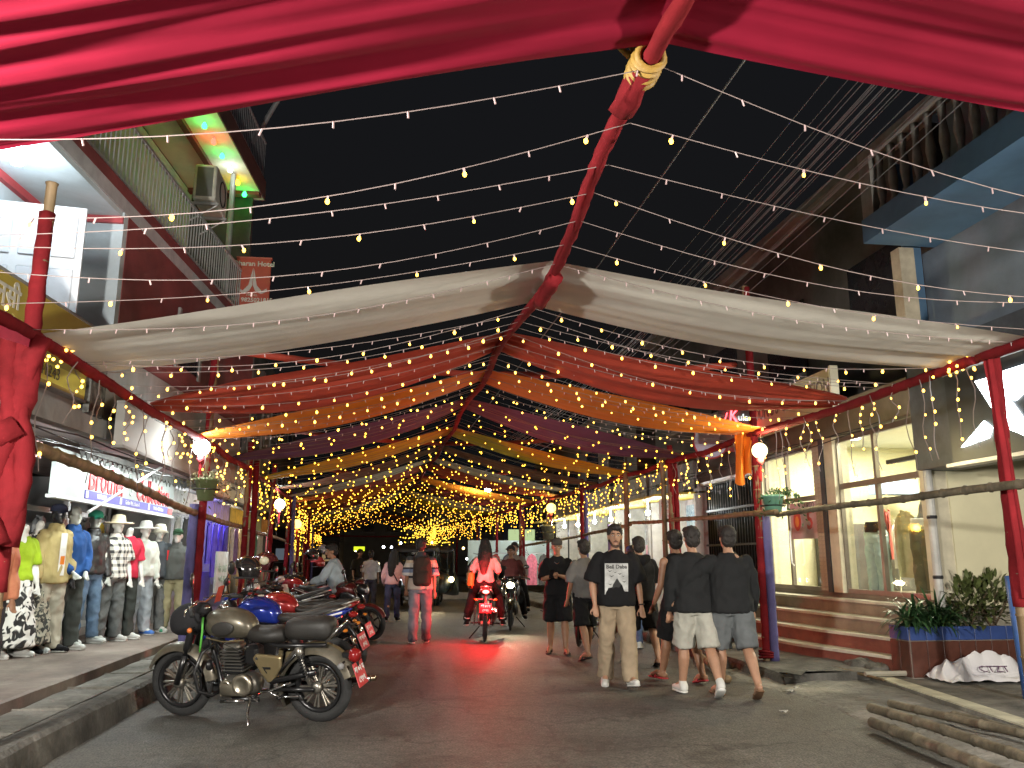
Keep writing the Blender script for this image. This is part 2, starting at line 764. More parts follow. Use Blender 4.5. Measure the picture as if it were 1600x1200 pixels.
def kerb_r(u, v):
    y = 9.35 + u * 40
    sx = shiftx(min(y, 34)) * .6
    prof = [(4.36, -.02), (4.38, .10), (4.41, .135), (4.52, .14), (5.0, .145), (5.75, .15)]
    i = v * 5
    a = int(min(4, i)); k = i - a
    e = wob(0, y, .05, 1.6) + wob(1, y, .03, 6)
    return (prof[a][0] * (1 - k) + prof[a + 1][0] * k + sx + (e if a < 3 else 0), y + (wob(v * 5, 1, .5, 2) if u == 0 else 0), prof[a][1] * (1 - k) + prof[a + 1][1] * k + (wob(7, y, .02, 3) if v > 0 else 0))


rk.sheet(kerb_r, 200, 10)
rk.add([(4.37, 9.36, 0), (5.7, 9.36, 0), (5.7, 9.36, .15), (4.4, 9.36, .13)], [(0, 1, 2, 3)])
struct(rk.build('pavement_right', CONC_D, fixn=True))
lg = MB()
lg.add([(LED(y_) , y_, z_) for z_ in (-.05, .09) for y_ in (-1, 9.55)] + [(12, y_, z_) for z_ in (-.05, .09) for y_ in (-1, 9.55)], [(2, 3, 7, 6), (0, 1, 3, 2), (0, 2, 6, 4)])
lg.bb(5.63, 12, 9.55, 40, -.05, .115)
struct(lg.build('ledge_right', CONC))
le = MB()
le.add([(LED(y_) + dx, y_, z_) for z_ in (.0, .104) for (dx, y_) in ((-.03, -1), (.15, -1), (.15, 9.2), (-.03, 9.2))], [(4, 5, 6, 7), (0, 1, 5, 4), (1, 2, 6, 5), (2, 3, 7, 6), (3, 0, 4, 7)])
struct(le.build('ledge_edge_right', mat('cream_edge', (.48, .46, .34), .8, var=.3, scale=4, bump=.4, bscale=30)))
# litter on the road edge
LIT = mat('paper', (.36, .35, .33), .8, var=.3, scale=20)
for (px, py) in [(1235, 1079), (1225, 1111), (1247, 1074)]:
    p = G(px, py, .03)
    s = MB()
    q = rnd.random() * 9
    s.sheet(lambda u, v: (p[0] + (u - .5) * .09, p[1] + (v - .5) * .07, .03 + .018 * mnoise.noise(Vector((u * 3 + q, v * 3, q)))), 4, 4)
    tag(s.build('paper_scrap', LIT), 'small crumpled white paper scrap on the ground by the broken kerb', 'litter', 'paper scraps by the broken kerb')

# ================================================================ left hotel building
WHITE = mat('pale_blue_wall', (.50, .57, .62), .7, grime=.22, var=.08, scale=2, bump=.15, bscale=30)
MAROON = mat('maroon_wall', (.21, .045, .045), .7, grime=.4, var=.18, scale=1.6, bump=.15, bscale=25)
REDTRIM = mat('red_trim', (.42, .06, .07), .6, var=.1)
GREYP = mat('grey_plaster', (.26, .25, .24), .8, grime=.4, var=.2, scale=1.5, bump=.2, bscale=20)
MAUVE = mat('mauve_soffit', (.34, .27, .27), .8, grime=.35, var=.2, scale=1.2, bump=.15)
CREAM = mat('cream_ceiling', (.72, .71, .60), .7, var=.06)
STEEL = mat('painted_steel', (.55, .56, .57), .4, .5, var=.1)
DKMET = mat('dark_metal', (.04, .04, .045), .45, .7, var=.2)
ALU = mat('brown_aluminium', (.22, .19, .165), .4, .6, var=.1)
DARKIN = mat('dark_interior', (.03, .03, .034), .9)
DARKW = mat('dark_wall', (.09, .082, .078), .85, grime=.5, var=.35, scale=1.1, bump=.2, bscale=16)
CLS = mat('cool_grey_shop', (.5, .52, .53), .6, var=.15, scale=1.5)


def LX(Y):           # front line of the hotel
    return -3.2 + .07 * (Y - 8)


hot = thing('hotel_building', 'maroon and pale blue hotel with railed balconies on the left', 'building', (-4.5, 9, 0))


def lseg(mb, y0, y1, z0, z1, d0=0.0, d1=.2):      # slab along the front line; d = depth behind it
    P = []
    for z in (z0, z1):
        P += [(LX(y0) - d1, y0, z), (LX(y0) - d0, y0, z), (LX(y1) - d0, y1, z), (LX(y1) - d1, y1, z)]
    return mb.add(P, [(0, 3, 2, 1), (4, 5, 6, 7), (0, 1, 5, 4), (1, 2, 6, 5), (2, 3, 7, 6), (3, 0, 4, 7)])


lseg(MB(), 0.5, 15.3, 2.66, 2.92, 0, .14).build('fascia', GREYP, hot, world=True)
lseg(MB(), 0.5, 15.3, 2.78, 2.95, .14, 3.2).build('ground_floor_soffit', MAUVE, hot, world=True)
lseg(MB(), 0.5, 15.3, 2.92, 3.72, .16, .3).build('first_floor_band', GREYP, hot, world=True)
lseg(MB(), 0.5, 15.3, 3.6, 3.74, .3, 3.2).build('first_floor_slab', GREYP, hot, world=True)
# loggia
lseg(MB(), 0.5, 9.17, 3.74, 5.14, .80, .95).build('loggia_wall', WHITE, hot, world=True)
lseg(MB(), 0.5, 9.17, 5.06, 5.14, .74, .80).build('trim', REDTRIM, hot, world=True)
m_ = MB(); m_.bb(-4.05, LX(9.17) - .0, 9.17, 9.3, 3.74, 5.2); m_.build('return_wall', WHITE, hot, world=True)
m_ = MB(); m_.bb(-3.95, LX(9.17) - .002, 9.13, 9.168, 5.06, 5.14); m_.build('trim', REDTRIM, hot, world=True)
lseg(MB(), 0.5, 9.3, 5.14, 5.2, .02, 1.3).build('loggia_ceiling', WHITE, hot, world=True)
lseg(MB(), 9.301, 15.2, 3.74, 5.2, .003, .2).build('maroon_wall', MAROON, hot, world=True)
lseg(MB(), 9.3, 15.3, 5.2, 5.26, .02, 1.3).build('soffit', MAROON, hot, world=True)
# window in loggia wall with open shutter leaf, window in maroon wall
w_ = lseg(MB(), 5.0, 7.55, 3.95, 4.78, .76, .82).build('window', mat('window_dark', (.16, .07, .09), .3), hot, world=True)
for a0, a1 in ((4.9, 5.0), (7.55, 7.66)):
    lseg(MB(), a0, a1, 3.85, 4.86, .74, .81).build('frame', mat('white_paint', (.72, .74, .78), .5, var=.06), w_, world=True)
lseg(MB(), 4.9, 7.66, 4.78, 4.88, .738, .808).build('frame', MATS['white_paint'], w_, world=True)
leaf = MB(); leaf.box((-3.66, 8.30, 4.28), (.92, .035, 1.2), rotm(0, 0, R(8)))
lf = leaf.build('shutter_leaf', MATS['white_paint'], hot, world=True)
for cx in (-.29, 0, .29):
    for cz in (-.28, .28):
        k = MB(); k.cbox((-3.66 + cx * math.cos(R(8)) + .0, 8.278 + cx * math.sin(R(8)), 4.28 + cz), (.22, .02, .44), .008, rotm(0, 0, R(8)))
        k.build('panel', mat('white_paint_panel', (.66, .69, .75), .5, var=.06), lf, world=True)
w_ = lseg(MB(), 11.2, 12.1, 3.95, 4.62, -.012, .01).build('window', mat('window_black', (.03, .03, .035), .15), hot, world=True)
lseg(MB(), 11.12, 11.2, 3.9, 4.7, -.03, .01).build('frame', GREYP, w_, world=True)
lseg(MB(), 12.1, 12.18, 3.9, 4.7, -.03, .01).build('frame', GREYP, w_, world=True)
# second-floor balcony
lseg(MB(), 0.5, 15.25, 5.2, 5.36, -.002, .02).build('balcony_edge', mat('grey_edge', (.36, .35, .36), .8, var=.15), hot, world=True)
lseg(MB(), 0.5, 15.25, 5.36, 5.50, -.004, .02).build('balcony_edge', MAROON, hot, world=True)
lseg(MB(), 0.5, 15.25, 5.26, 5.46, .021, 1.6).build('second_floor_slab', GREYP, hot, world=True)
lseg(MB(), 0.5, 15.2, 5.5, 8.1, 1.3, 1.5).build('second_floor_wall', mat('pale_wall', (.45, .46, .45), .8, var=.12), hot, world=True)


def railing(z0, z1, y0, y1, parent, step=.115):
    r = MB()
    lseg(r, y0, y1, z1 - .035, z1, .03, .065)
    rl = r.build('railing', STEEL, parent, world=True)
    lseg(MB(), y0, y1, z0 + .06, z0 + .085, .035, .06).build('rail', STEEL, rl, world=True)
    b = MB(); b.box((0, 0, (z1 - z0) / 2), (.016, .016, z1 - z0 - .05)); me = b.mesh('bar')
    me.materials.append(STEEL)
    y = y0 + .02
    base = parent.location
    while y < y1:
        o = put('bar', me, None, rl)
        o.location = (LX(y) - .047, y, z0)
        y += step
    return rl


railing(5.5, 6.32, 5.5, 15.2, hot)
lseg(MB(), 15.2, 15.24, 5.5, 6.32, .0, .9).build('rail_end', STEEL, hot, world=True)
# upper ceiling with the coloured bulbs, fascia and railing of the floor above
lseg(MB(), 4, 15.3, 8.12, 8.2, .02, 1.3).build('upper_ceiling', CREAM, hot, world=True)
lseg(MB(), 4, 15.3, 8.121, 8.5, -.0, .018).build('upper_edge', mat('brown_edge', (.17, .10, .09), .8), hot, world=True)
lseg(MB(), 4, 15.3, 8.05, 8.119, .58, .68).build('trim', MAROON, hot, world=True)
lseg(MB(), 14.9, 15.05, 8.05, 8.118, .02, 1.3).build('trim', MAROON, hot, world=True)
lseg(MB(), 4, 15.3, 8.2, 8.48, .02, 1.6).build('third_floor_slab', GREYP, hot, world=True)
railing(8.5, 9.3, 10.5, 15.25, hot)
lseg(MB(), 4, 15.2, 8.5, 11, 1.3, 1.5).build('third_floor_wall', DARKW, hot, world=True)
m_ = MB(); m_.tube([(LX(15.2) - .3, 15.3, 9.3), (LX(15.2) + .28, 15.3, 10.6)], .05, 8); m_.build('strut', STEEL, hot, world=True)
m_ = MB(); m_.bb(-7, LX(15.3) - .2, 15.16, 15.3, 5.5, 8.1); m_.build('end_wall', DARKW, hot, world=True)
# downpipe on balcony wall
m_ = MB(); m_.tube([(LX(14.2) - .3, 14.2, 5.5), (LX(14.2) - .3, 14.2, 8.1)], .05, 8); m_.build('downpipe', STEEL, hot, world=True)
# ac unit
ac = thing('air_conditioner', 'white outdoor air conditioner unit on the hotel balcony wall', 'air conditioner', (-3.12, 12.9, 6.85))
m_ = MB(); m_.cbox((0, 0, .3), (.34, .82, .58), .02); m_.build('casing', mat('ac_white', (.66, .66, .60), .5), ac)
m_ = MB(); m_.box((.0, -.412, .3), (.24, .012, .48)); m_.build('side_grille', mat('ac_grille', (.16, .17, .17), .5), ac)
m_ = MB(); m_.torus((.175, .06, .3), (1, 0, 0), .2, .012, 24, 6); m_.build('fan_guard', DKMET, ac)
for s in (-.3, .3):
    m_ = MB(); m_.box((0, s, -.02), (.42, .04, .04)); m_.tube([(-.2, s, -.3), (.18, s, -.04)], .014, 6); m_.build('bracket', STEEL, ac)
# coloured bulbs under the upper ceiling
for i, c in enumerate([(1, .62, .02), (.03, .9, .14), (1, .05, .03), (.03, .9, .14), (.9, 1, .9), (1, .62, .02), (.03, 1, .14)]):
    yy = 11.9 + i * .5
    nm = ['yellow', 'green', 'red', 'green', 'white', 'yellow', 'green'][i]
    t_ = thing('ceiling_bulb', f'{nm} coloured bulb, number {i + 1} counting away in the row under the upper balcony ceiling'.replace('number 1 counting away in', 'nearest of').replace(', number 7 counting away in the', ', farthest of the'), 'bulb', (LX(yy) - .28, yy, 8.04), 0, 'coloured bulbs under the hotel ceiling')
    t_['label'] = ['yellow bulb, nearest of the row under the upper balcony ceiling', 'green bulb between the nearest yellow and the red bulb', 'red bulb in the row under the upper balcony ceiling', 'green bulb between the red and the white bulb', 'white bulb in the row under the upper balcony ceiling', 'yellow bulb between the white and the farthest green bulb', 'green bulb farthest along the row under the upper ceiling'][i]
    m_ = MB(); m_.lathe([(.0, -.05), (.035, -.035), (.045, 0), (.03, .04), (.02, .06)], n=12); m_.build('glass', emat('bulb_%d' % i, c, 6), t_, True)
    m_ = MB(); m_.lathe([(.02, .06), (.022, .08), (.04, .085)], n=10); m_.build('holder', mat('white_plastic', (.7, .7, .7), .4), t_)
    lamp('bulb_light', 'POINT', (0, 0, -.09), 2.4 if i not in (0, 5) else 1.4, c, .05, t_, world=False)
# loggia bulb
t_ = thing('loggia_bulb', 'bright cool white bulb lighting the hotel loggia ceiling', 'bulb', tuple(AX(28, 245, -3.55)))
m_ = MB(); m_.lathe([(.0, -.09), (.05, -.07), (.065, -.02), (.045, .04), (.025, .08), (.022, .12)], n=14); m_.build('glass', emat('loggia_glow', (.85, .97, 1), 60), t_, True)
m_ = MB(); m_.lathe([(.026, .12), (.03, .2), (.05, .21)], n=12); m_.build('holder', MATS['white_plastic'], t_)
lamp('bulb_light', 'POINT', (.0, 0, -.16), 13, (.82, .95, 1), .07, t_, world=False)
# yellow shop banner on the band
ysg = thing('yellow_signboard', 'mustard yellow signboard with phone numbers on the hotel band', 'sign', (LX(6), 6, 2.95))
b_ = lseg(MB(), 1.0, 8.55, 2.945, 3.70, -.05, .157)
b_.build('board', mat('mustard', (.36, .27, .045), .55, var=.1, scale=2), ysg, world=True)
lseg(MB(), 1.0, 8.54, 2.985, 3.15, -.056, -.051).build('phone_strip', mat('lemon', (.62, .56, .08), .5, var=.06), ysg, world=True)
lseg(MB(), 1.0, 8.56, 3.70, 3.72, -.07, .157).build('top_trim', GREYP, ysg, world=True)
lseg(MB(), 1.0, 8.56, 2.925, 2.944, -.07, .157).build('bottom_trim', GREYP, ysg, world=True)
SR = (R(90), 0, R(90) - math.atan(.07))       # reads from the street, facing +x
BLK = mat('black_paint', (.02, .02, .02), .5)
LGR = mat('light_letter', (.55, .52, .45), .5)
text('lettering', '9825021815 / 9819741243', mat('dark_olive', (.07, .06, .02), .6), ysg, (LX(7.2) + .062, 7.15, 3.068), SR, .155, .002, sx=1.0, world=True)
text('lettering', 'सस्तो र राम्रो कपडा पसल', mat('pale_olive', (.46, .38, .1), .6), ysg, (LX(7.2) + .056, 7.1, 3.30), SR, .17, .002, world=True)
text('lettering', 'स्वागतम् फेन्सी', LGR, ysg, (LX(6.4) + .056, 6.5, 3.53), SR, .24, .004, bold=.006, world=True)
# hotel blade sign
bs = thing('hotel_blade_sign', 'red blade sign with a folded hands emblem at the balcony end', 'sign', tuple(AY(393, 478, 14.2)))
c0, c1 = AY(364, 476, 14.2), AY(422, 404, 14.2)
w0, h0 = c1[0] - c0[0], c1[2] - c0[2]
m_ = MB(); m_.box((0, 0, h0 / 2), (w0, .06, h0)); m_.build('panel', mat('sign_red', (.40, .075, .045), .5, var=.1), bs)
for zz in (0, h0):
    m_ = MB(); m_.box((0, 0, zz), (w0 + .03, .075, .025)); m_.build('frame', mat('sign_frame', (.45, .12, .08), .5), bs)
FR = (R(90), 0, 0)
text('lettering', 'Dharan Hotel', LGR, bs, (0.0, -.034, h0 * .87), FR, .125, .002, bold=.003)
text('lettering', 'Mo 9825021815', LGR, bs, (0.0, -.034, h0 * .11), FR, .105, .002, bold=.003)
m_ = MB()
Mx = Matrix(((1, 0, 0, 0), (0, 0, 1, -.036), (0, 1, 0, 0), (0, 0, 0, 1)))
for s in (-1, 1):
    m_.prism([(s * .005, .78 * h0), (s * .035, .62 * h0), (s * .07, .42 * h0), (s * .16, .30 * h0), (s * .24, .36 * h0), (s * .25, .30 * h0), (s * .15, .24 * h0), (s * .05, .30 * h0), (s * .005, .42 * h0)], -.003, .003, Mx)
m_.build('emblem', mat('emblem_grey', (.5, .45, .42), .5), bs, fixn=True)
text('lettering', 'HOTEL', LGR, bs, (0, -.034, h0 * .215), FR, .06, .002)
for zz in (.8, .2):
    m_ = MB(); m_.tube([(-w0 / 2 - .5, 0, h0 * zz), (-w0 / 2, 0, h0 * zz)], .015, 6); m_.build('bracket', DKMET, bs)

# ---------------------------------------------------------------- clothes shop under the hotel
shop = thing('clothes_shop', 'open fronted clothes shop beneath the hotel, behind the mannequins', 'shop', (-5.5, 11.5, .3))
m_ = MB(); m_.bb(-7.2, -7.1, 3, 15.2, .3, 2.78); m_.build('back_wall', CLS, shop, world=True)
for yy in (3.0, 9.2, 15.1):
    m_ = MB(); m_.bb(-7.1, -4.9, yy, yy + .12, .3, 2.78); m_.build('side_wall', CLS, shop, world=True)
m_ = MB(); m_.bb(-7.1, -4.6, 9.4, 15, .302, .42); m_.build('plinth', mat('shop_tile', (.42, .40, .37), .4, var=.15), shop, world=True)
for yy in (9.9, 11.6, 13.3, 14.9):
    m_ = MB(); m_.bb(-4.95, -4.88, yy - .04, yy + .04, .42, 2.78); m_.build('mullion', STEEL, shop, world=True)
m_ = MB(); m_.bb(-4.95, -4.88, 9.4, 15, 2.05, 2.12); m_.build('transom', STEEL, shop, world=True)
m_ = MB(); m_.bb(-6.98, -6.9, 9.6, 14.8, 1.85, 1.9); m_.build('clothes_rail', STEEL, shop, world=True)
GC = [mat('garment_%d' % i, c, .85, var=.25, scale=9, bump=.3, bscale=25) for i, c in enumerate([(.55, .55, .52), (.06, .07, .10), (.35, .06, .05), (.08, .14, .32), (.5, .42, .28), (.10, .10, .10), (.62, .63, .62), (.10, .25, .18), (.55, .42, .05), (.30, .32, .34), (.72, .20, .28), (.20, .12, .30)])]


def garment(name, label, x, y, z, w, h, m, rz, parent=None, group=None, seed=0):
    g_ = MB()
    n = 14

    def f(u, v, s):
        t = u
        ww = w * (.62 + .38 * min(1, v * 4)) if v < .25 else w * (1 - .05 * math.sin(v * 5 + seed))
        X = (t - .5) * ww
        zz = -v * h - (abs(t - .5) * .16 if v < .1 else 0)
        dp = .035 * math.sin(t * math.pi) + .018 * math.sin(t * 19 + seed * 2 + v * 2)
        return (X, s * dp, zz)
    g_.sheet(lambda u, v: f(u, v, 1), n, 8)
    g_.sheet(lambda u, v: f(u, v, -1), n, 8)
    o = g_.build(name, m, parent, smooth=True)
    o.location = (x, y, z)
    if parent is not None:
        o.location = Vector((x, y, z)) - parent.location
    o.rotation_euler = (0, 0, rz)
    if label:
        tag(o, label, 'garment', group)
    return o


for k in range(13):
    garment('hanging_shirt', 'shirt hanging on the rail deep inside the clothes shop', -6.94, 9.8 + k * .39, 1.84, .42, .85, GC[k % 12], R(55), None, 'shirts on the shop rail', k)
for k, (yy, zz, c) in enumerate([(9.75, 2.0, 8), (10.6, 2.0, 3), (11.3, 1.95, 2), (12.2, 2.0, 9), (13.0, 2.0, 6), (13.9, 2.02, 5), (14.55, 2.0, 8)]):
    garment('display_blouse', ['mustard top hung', 'navy blue top hung', 'dark red top hung', 'grey top hung', 'white top hung', 'black top hung', 'second mustard top hung'][k] + ' in the shop front opening behind the mannequins', -4.84, yy, zz, .46, .72, GC[c], R(90), None, 'tops hung in the shop front', k + 3)
# shop signboard
sg = thing('shop_signboard', 'white shop signboard with red lettering hanging above the mannequins', 'sign', (-3.86, 12.2, 2.08))
sy0, sy1, sx = 10.0, 15.1, -3.86
m_ = MB(); m_.bb(sx - .05, sx, sy0, sy1, 2.13, 2.66); m_.build('board', mat('sign_white', (.36, .40, .39), .5, var=.05), sg, world=True)
m_ = MB(); m_.bb(sx - .08, sx + .03, sy0, sy1, 2.09, 2.128); m_.build('bottom_trim', mat('trim_white', (.5, .52, .52), .4), sg, world=True)
m_ = MB(); m_.bb(sx + .001, sx + .008, sy0 + .95, sy1 - .35, 2.145, 2.25); m_.build('blue_strip', mat('blue_strip', (.07, .06, .36), .5), sg, world=True)
S2 = (R(90), 0, R(90))
REDL = mat('red_letter', (.62, .02, .03), .45)
text('lettering', 'Brother', REDL, sg, (sx + .006, 11.75, 2.41), S2, .47, .006, sx=.95, bold=.006, world=True)
text('lettering', "'s", mat('pale_letter', (.45, .55, .5), .5), sg, (sx + .006, 12.72, 2.43), S2, .42, .006, world=True)
text('lettering', 'Collection', REDL, sg, (sx + .006, 13.9, 2.41), S2, .47, .006, sx=.92, bold=.006, world=True)
WL = mat('white_letter', (.8, .8, .85), .5)
for yy, s in ((11.55, '9827343507'), (12.85, 'Golden Path, dharan-8'), (14.2, 'Brother Collection')):
    text('lettering', s, WL, sg, (sx + .010, yy, 2.197), S2, .085, .001, sx=.85, world=True)
    m_ = MB(); m_.cbox((sx + .012, yy - .54, 2.197), (.008, .075, .085), .003); m_.build('icon', WL, sg, world=True)
m_ = MB(); m_.bb(sx + .001, sx + .009, sy1 - .3, sy1 - .04, 2.145, 2.24); m_.build('red_badge', REDL, sg, world=True)
# scalloped awning fringe in front of the top of the sign
aw = MB()
for k in range(26):
    yy = 10.5 + k * .2
    aw.prism([(yy, 2.80), (yy + .2, 2.80), (yy + .2, 2.69), (yy + .16, 2.655), (yy + .1, 2.60 - .03 * math.sin(k * 1.7)), (yy + .04, 2.655), (yy, 2.69)], -.004, .004, Matrix(((0, 0, 1, sx + .05), (1, 0, 0, 0), (0, 1, 0, 0), (0, 0, 0, 1))))
tag(aw.build('awning_fringe', mat('awning_dark', (.085, .085, .08), .8, var=.3)), 'dark scalloped awning fringe above the shop signboard', 'awning')
# side roller awning/boards left of sign
m_ = MB(); m_.bb(-4.4, -3.75, 5.5, 9.3, 2.45, 2.62)
tag(m_.build('awning_box', mat('awning_maroon', (.13, .05, .05), .6)), 'rolled maroon awning box under the soffit beside the signboard', 'awning')
m_ = MB(); m_.bb(-4.5, -4.42, 5.5, 9.4, 1.95, 2.4)
tag(m_.build('teal_shop_board', mat('teal_board', (.20, .30, .30), .5, var=.3)), 'faded teal shop board left of the white signboard', 'sign')
# diagonal steel strut
m_ = MB(); m_.tube([AX(138, 800, -3.45), AX(265, 722, -3.45)], .018, 8)
tag(m_.build('awning_strut', STEEL), 'thin grey steel strut crossing in front of the shop signboard', 'strut')
# cool tubes under the soffit edge that light the mannequins
for k, yy in enumerate((9.3, 11.7, 14.0)):
    t_ = thing('tube_light', ['nearest', 'middle', 'farthest'][k] + ' white tube light under the soffit above the mannequins', 'light', (LX(yy) - .24, yy, 2.735), 0, 'tube lights above the mannequins')
    m_ = MB(); m_.box((0, 0, .025), (.06, 1.2, .034)); m_.build('housing', MATS['white_plastic'], t_)
    m_ = MB(); m_.tube([(0, -.58, 0), (0, .58, 0)], .014, 8); m_.build('tube', emat('tube_glow', (.88, 1, .97), 14, 'NONE'), t_)
    lamp('tube_glow_light', 'AREA', (-.0, 0, -.03), 34, (.9, 1.0, .96), .08, t_, (0, R(20), 0), False, 1.15)

# ================================================================ far left buildings
def blockb(name, label, x0, x1, y0, y1, z1, m, cat='building', z0=0.0):
    t = thing(name, label, cat, ((x0 + x1) / 2, (y0 + y1) / 2, 0))
    b = MB(); b.bb(x0, x1, y0, y1, z0, z1); b.build('wall', m, t, world=True)
    return t


def bays(t, face_x, y0, y1, z0, z1, n, m_open, sgn, depth=.05, name='window', fr=GREYP):
    w = (y1 - y0) / n
    for k in range(n):
        a, b = y0 + k * w + w * .2, y0 + (k + 1) * w - w * .2
        p = MB(); p.bb(face_x - sgn * .01, face_x + sgn * .02, a, b, z0, z1)
        o = p.build(name, m_open, t, world=True)
        for (c, d) in ((a - .06, a), (b, b + .06)):
            q = MB(); q.bb(face_x, face_x + sgn * depth, c, d, z0 - .06, z1 + .06); q.build('frame', fr, o, world=True)
        q = MB(); q.bb(face_x, face_x + sgn * (depth + .03), a - .1, b + .1, z0 - .12, z0 - .06); q.build('sill', fr, o, world=True)


WINB = MATS['window_black']
lb = blockb('brown_building', 'plain brown building with tall pilasters beyond the hotel', -9, -4.0, 15.6, 25.5, 6.6, DARKW, z0=2.75)
for yy in (15.7, 17.6, 19.6, 21.6, 23.6, 25.2):
    m_ = MB(); m_.bb(-4.0, -3.86, yy, yy + .35, 2.9, 6.6); m_.build('pilaster', GREYP, lb, world=True)
m_ = MB(); m_.bb(-4.0, -3.3, 15.6, 25.5, 2.75, 2.95); m_.build('canopy_slab', GREYP, lb, world=True)
bays(lb, -4.0, 16.1, 25.2, 3.7, 5.2, 4, WINB, 1)
lb2 = blockb('tall_dark_building', 'tall dark building farther down the left side', -11, -4.9, 26, 40, 8.5, DARKW, z0=2.75)
bays(lb2, -4.9, 26.5, 39, 3.4, 4.9, 5, WINB, 1)
bays(lb2, -4.9, 26.5, 39, 6.0, 7.4, 5, WINB, 1)
# grey blank signboards along the eave
SBG = mat('grey_board', (.27, .26, .24), .7, var=.1, scale=1.2, bump=.1)
for k, (pts, X) in enumerate([([(190, 628), (345, 700), (345, 752), (186, 698)], -2.95), ([(330, 735), (392, 760), (392, 792), (322, 770)], -2.85)]):
    P = [AX(px, py, X) for px, py in pts]
    y0, y1 = P[0][1], P[1][1]
    zt0, zb0 = P[0][2], P[3][2]
    t_ = thing('blank_signboard', ['large blank grey signboard hanging below the left eave', 'smaller pale signboard beyond the large blank grey one'][k], 'sign', (X, (y0 + y1) / 2, zb0))
    m_ = MB(); m_.box((0, 0, (zt0 - zb0) / 2), (.09, y1 - y0, zt0 - zb0)); m_.build('panel', SBG if k == 0 else mat('cream_board', (.55, .53, .40), .6, var=.12), t_)
    for zz in (0, zt0 - zb0):
        m_ = MB(); m_.box((0.01, 0, zz), (.11, y1 - y0 + .02, .03)); m_.build('frame', GREYP, t_)
    if k == 0:
        text('lettering', 'Bagaicha Collection', mat('faint_letter', (.33, .30, .27), .7), t_, (.048, .9, .25), S2, .14, .001)
    m_ = MB(); m_.tube([(0, -.3, zt0 - zb0), (-.7, -.3, zt0 - zb0 + .2)], .02, 6); m_.build('bracket', DKMET, t_)
m_ = MB(); P0, P1 = AX(195, 592, -3.4), AX(275, 635, -3.4); m_.box(((-3.4), (P0[1] + P1[1]) / 2, P0[2] - .22), (.05, P1[1] - P0[1], .35))
tag(m_.build('grey_board', SBG), 'small grey board behind the red left eave beam', 'sign')
m_ = MB(); m_.box((-3.12, 8.85, 3.12), (.06, .42, .55)); tag(m_.build('torn_poster_board', mat('poster_dark', (.10, .10, .09), .8, var=.9, scale=14)), 'dark board with torn posters at the end of the yellow signboard', 'sign')
# far left lit shops
pal = [(.75, .8, .85), (.30, .25, .9), (.8, .6, .35), (.5, .7, .6), (.85, .5, .3), (.4, .35, .8)]
for k in range(5):
    y0 = 15.9 + k * 2.9
    y1 = y0 + 2.7
    t_ = thing('lit_shop', ['bright white lit shop beyond the signboards on the left', 'blue lit shop with purple curtains on the left', 'warm lit stall shop past the blue shop on the left', 'pale green lit shop far down the left side', 'last orange lit shop down the left side'][k], 'shop', (-4.6, (y0 + y1) / 2, .3))
    sx_ = shiftx(y0) * .6
    fx = -4.05 + sx_
    m_ = MB(); m_.bb(fx - 1.6, fx - 1.5, y0, y1, .3, 2.7); m_.build('back_wall', mat('shopback_%d' % k, pal[k], .6, var=.5, scale=2.5), t_, world=True)
    for yy in (y0, y1):
        m_ = MB(); m_.bb(fx - 1.5, fx, yy - .06, yy + .06, .3, 2.7); m_.build('side_wall', GREYP, t_, world=True)
    m_ = MB(); m_.bb(fx - .06, fx, y0, y1, 2.25, 2.68); m_.build('sign_panel', mat('lsign_%d' % k, [(.7, .7, .7), (.25, .2, .75), (.6, .45, .1), (.3, .45, .35), (.6, .25, .08)][k], .5, var=.3), t_, world=True)
    m_ = MB(); m_.bb(fx - .7, fx - .3, y0 + .3, y1 - .3, .3, 1.1); m_.build('counter', mat('counter_%d' % k, tuple(c * .5 for c in pal[k]), .5, var=.3), t_, world=True)
    for q in range(4):
        garment('hanging_cloth', None, fx + .03, y0 + .4 + q * .6, 2.2, .42, .9 + .3 * ((q * 7) % 3), GC[(k * 3 + q * 5) % 12] if k != 1 else mat('purple_cloth', (.12, .08, .6), .7, var=.2), R(90), t_, None, q)
    for q in range(2):
        m_ = MB(); m_.ell((fx - .4 + .3 * q, y0 + .8 + q, 2.45), .055, 10, 6); m_.build('bulb', emat('lshop_glow_%d' % (1 if k == 1 else 0), (.9, .95, 1) if k != 1 else (.75, .75, 1), 40, 'NONE'), t_, True, world=True)
    lamp('shop_light', 'POINT', (fx - .45, (y0 + y1) / 2, 2.35), [60, 60, 45, 45, 40][k], [(.9, .97, 1), (.45, .4, 1), (1, .85, .6), (.9, 1, .9), (1, .75, .45)][k], .12, t_)
# red-striped billboard price board (white) and paper notice at lit shop
m_ = MB(); P = AX(345, 900, -3.5); m_.box((-3.5, P[1], 1.15), (.04, 1.1, .8))
nb = tag(m_.build('price_board', mat('notice_white', (.62, .68, .64), .6, var=.15)), 'white notice board with faint green writing by the left kerb', 'sign')
text('lettering', 'सेल  SALE\n५०% छुट', mat('faint_green', (.3, .5, .35), .6), nb, (-3.475, P[1], 1.1), S2, .2, .001)

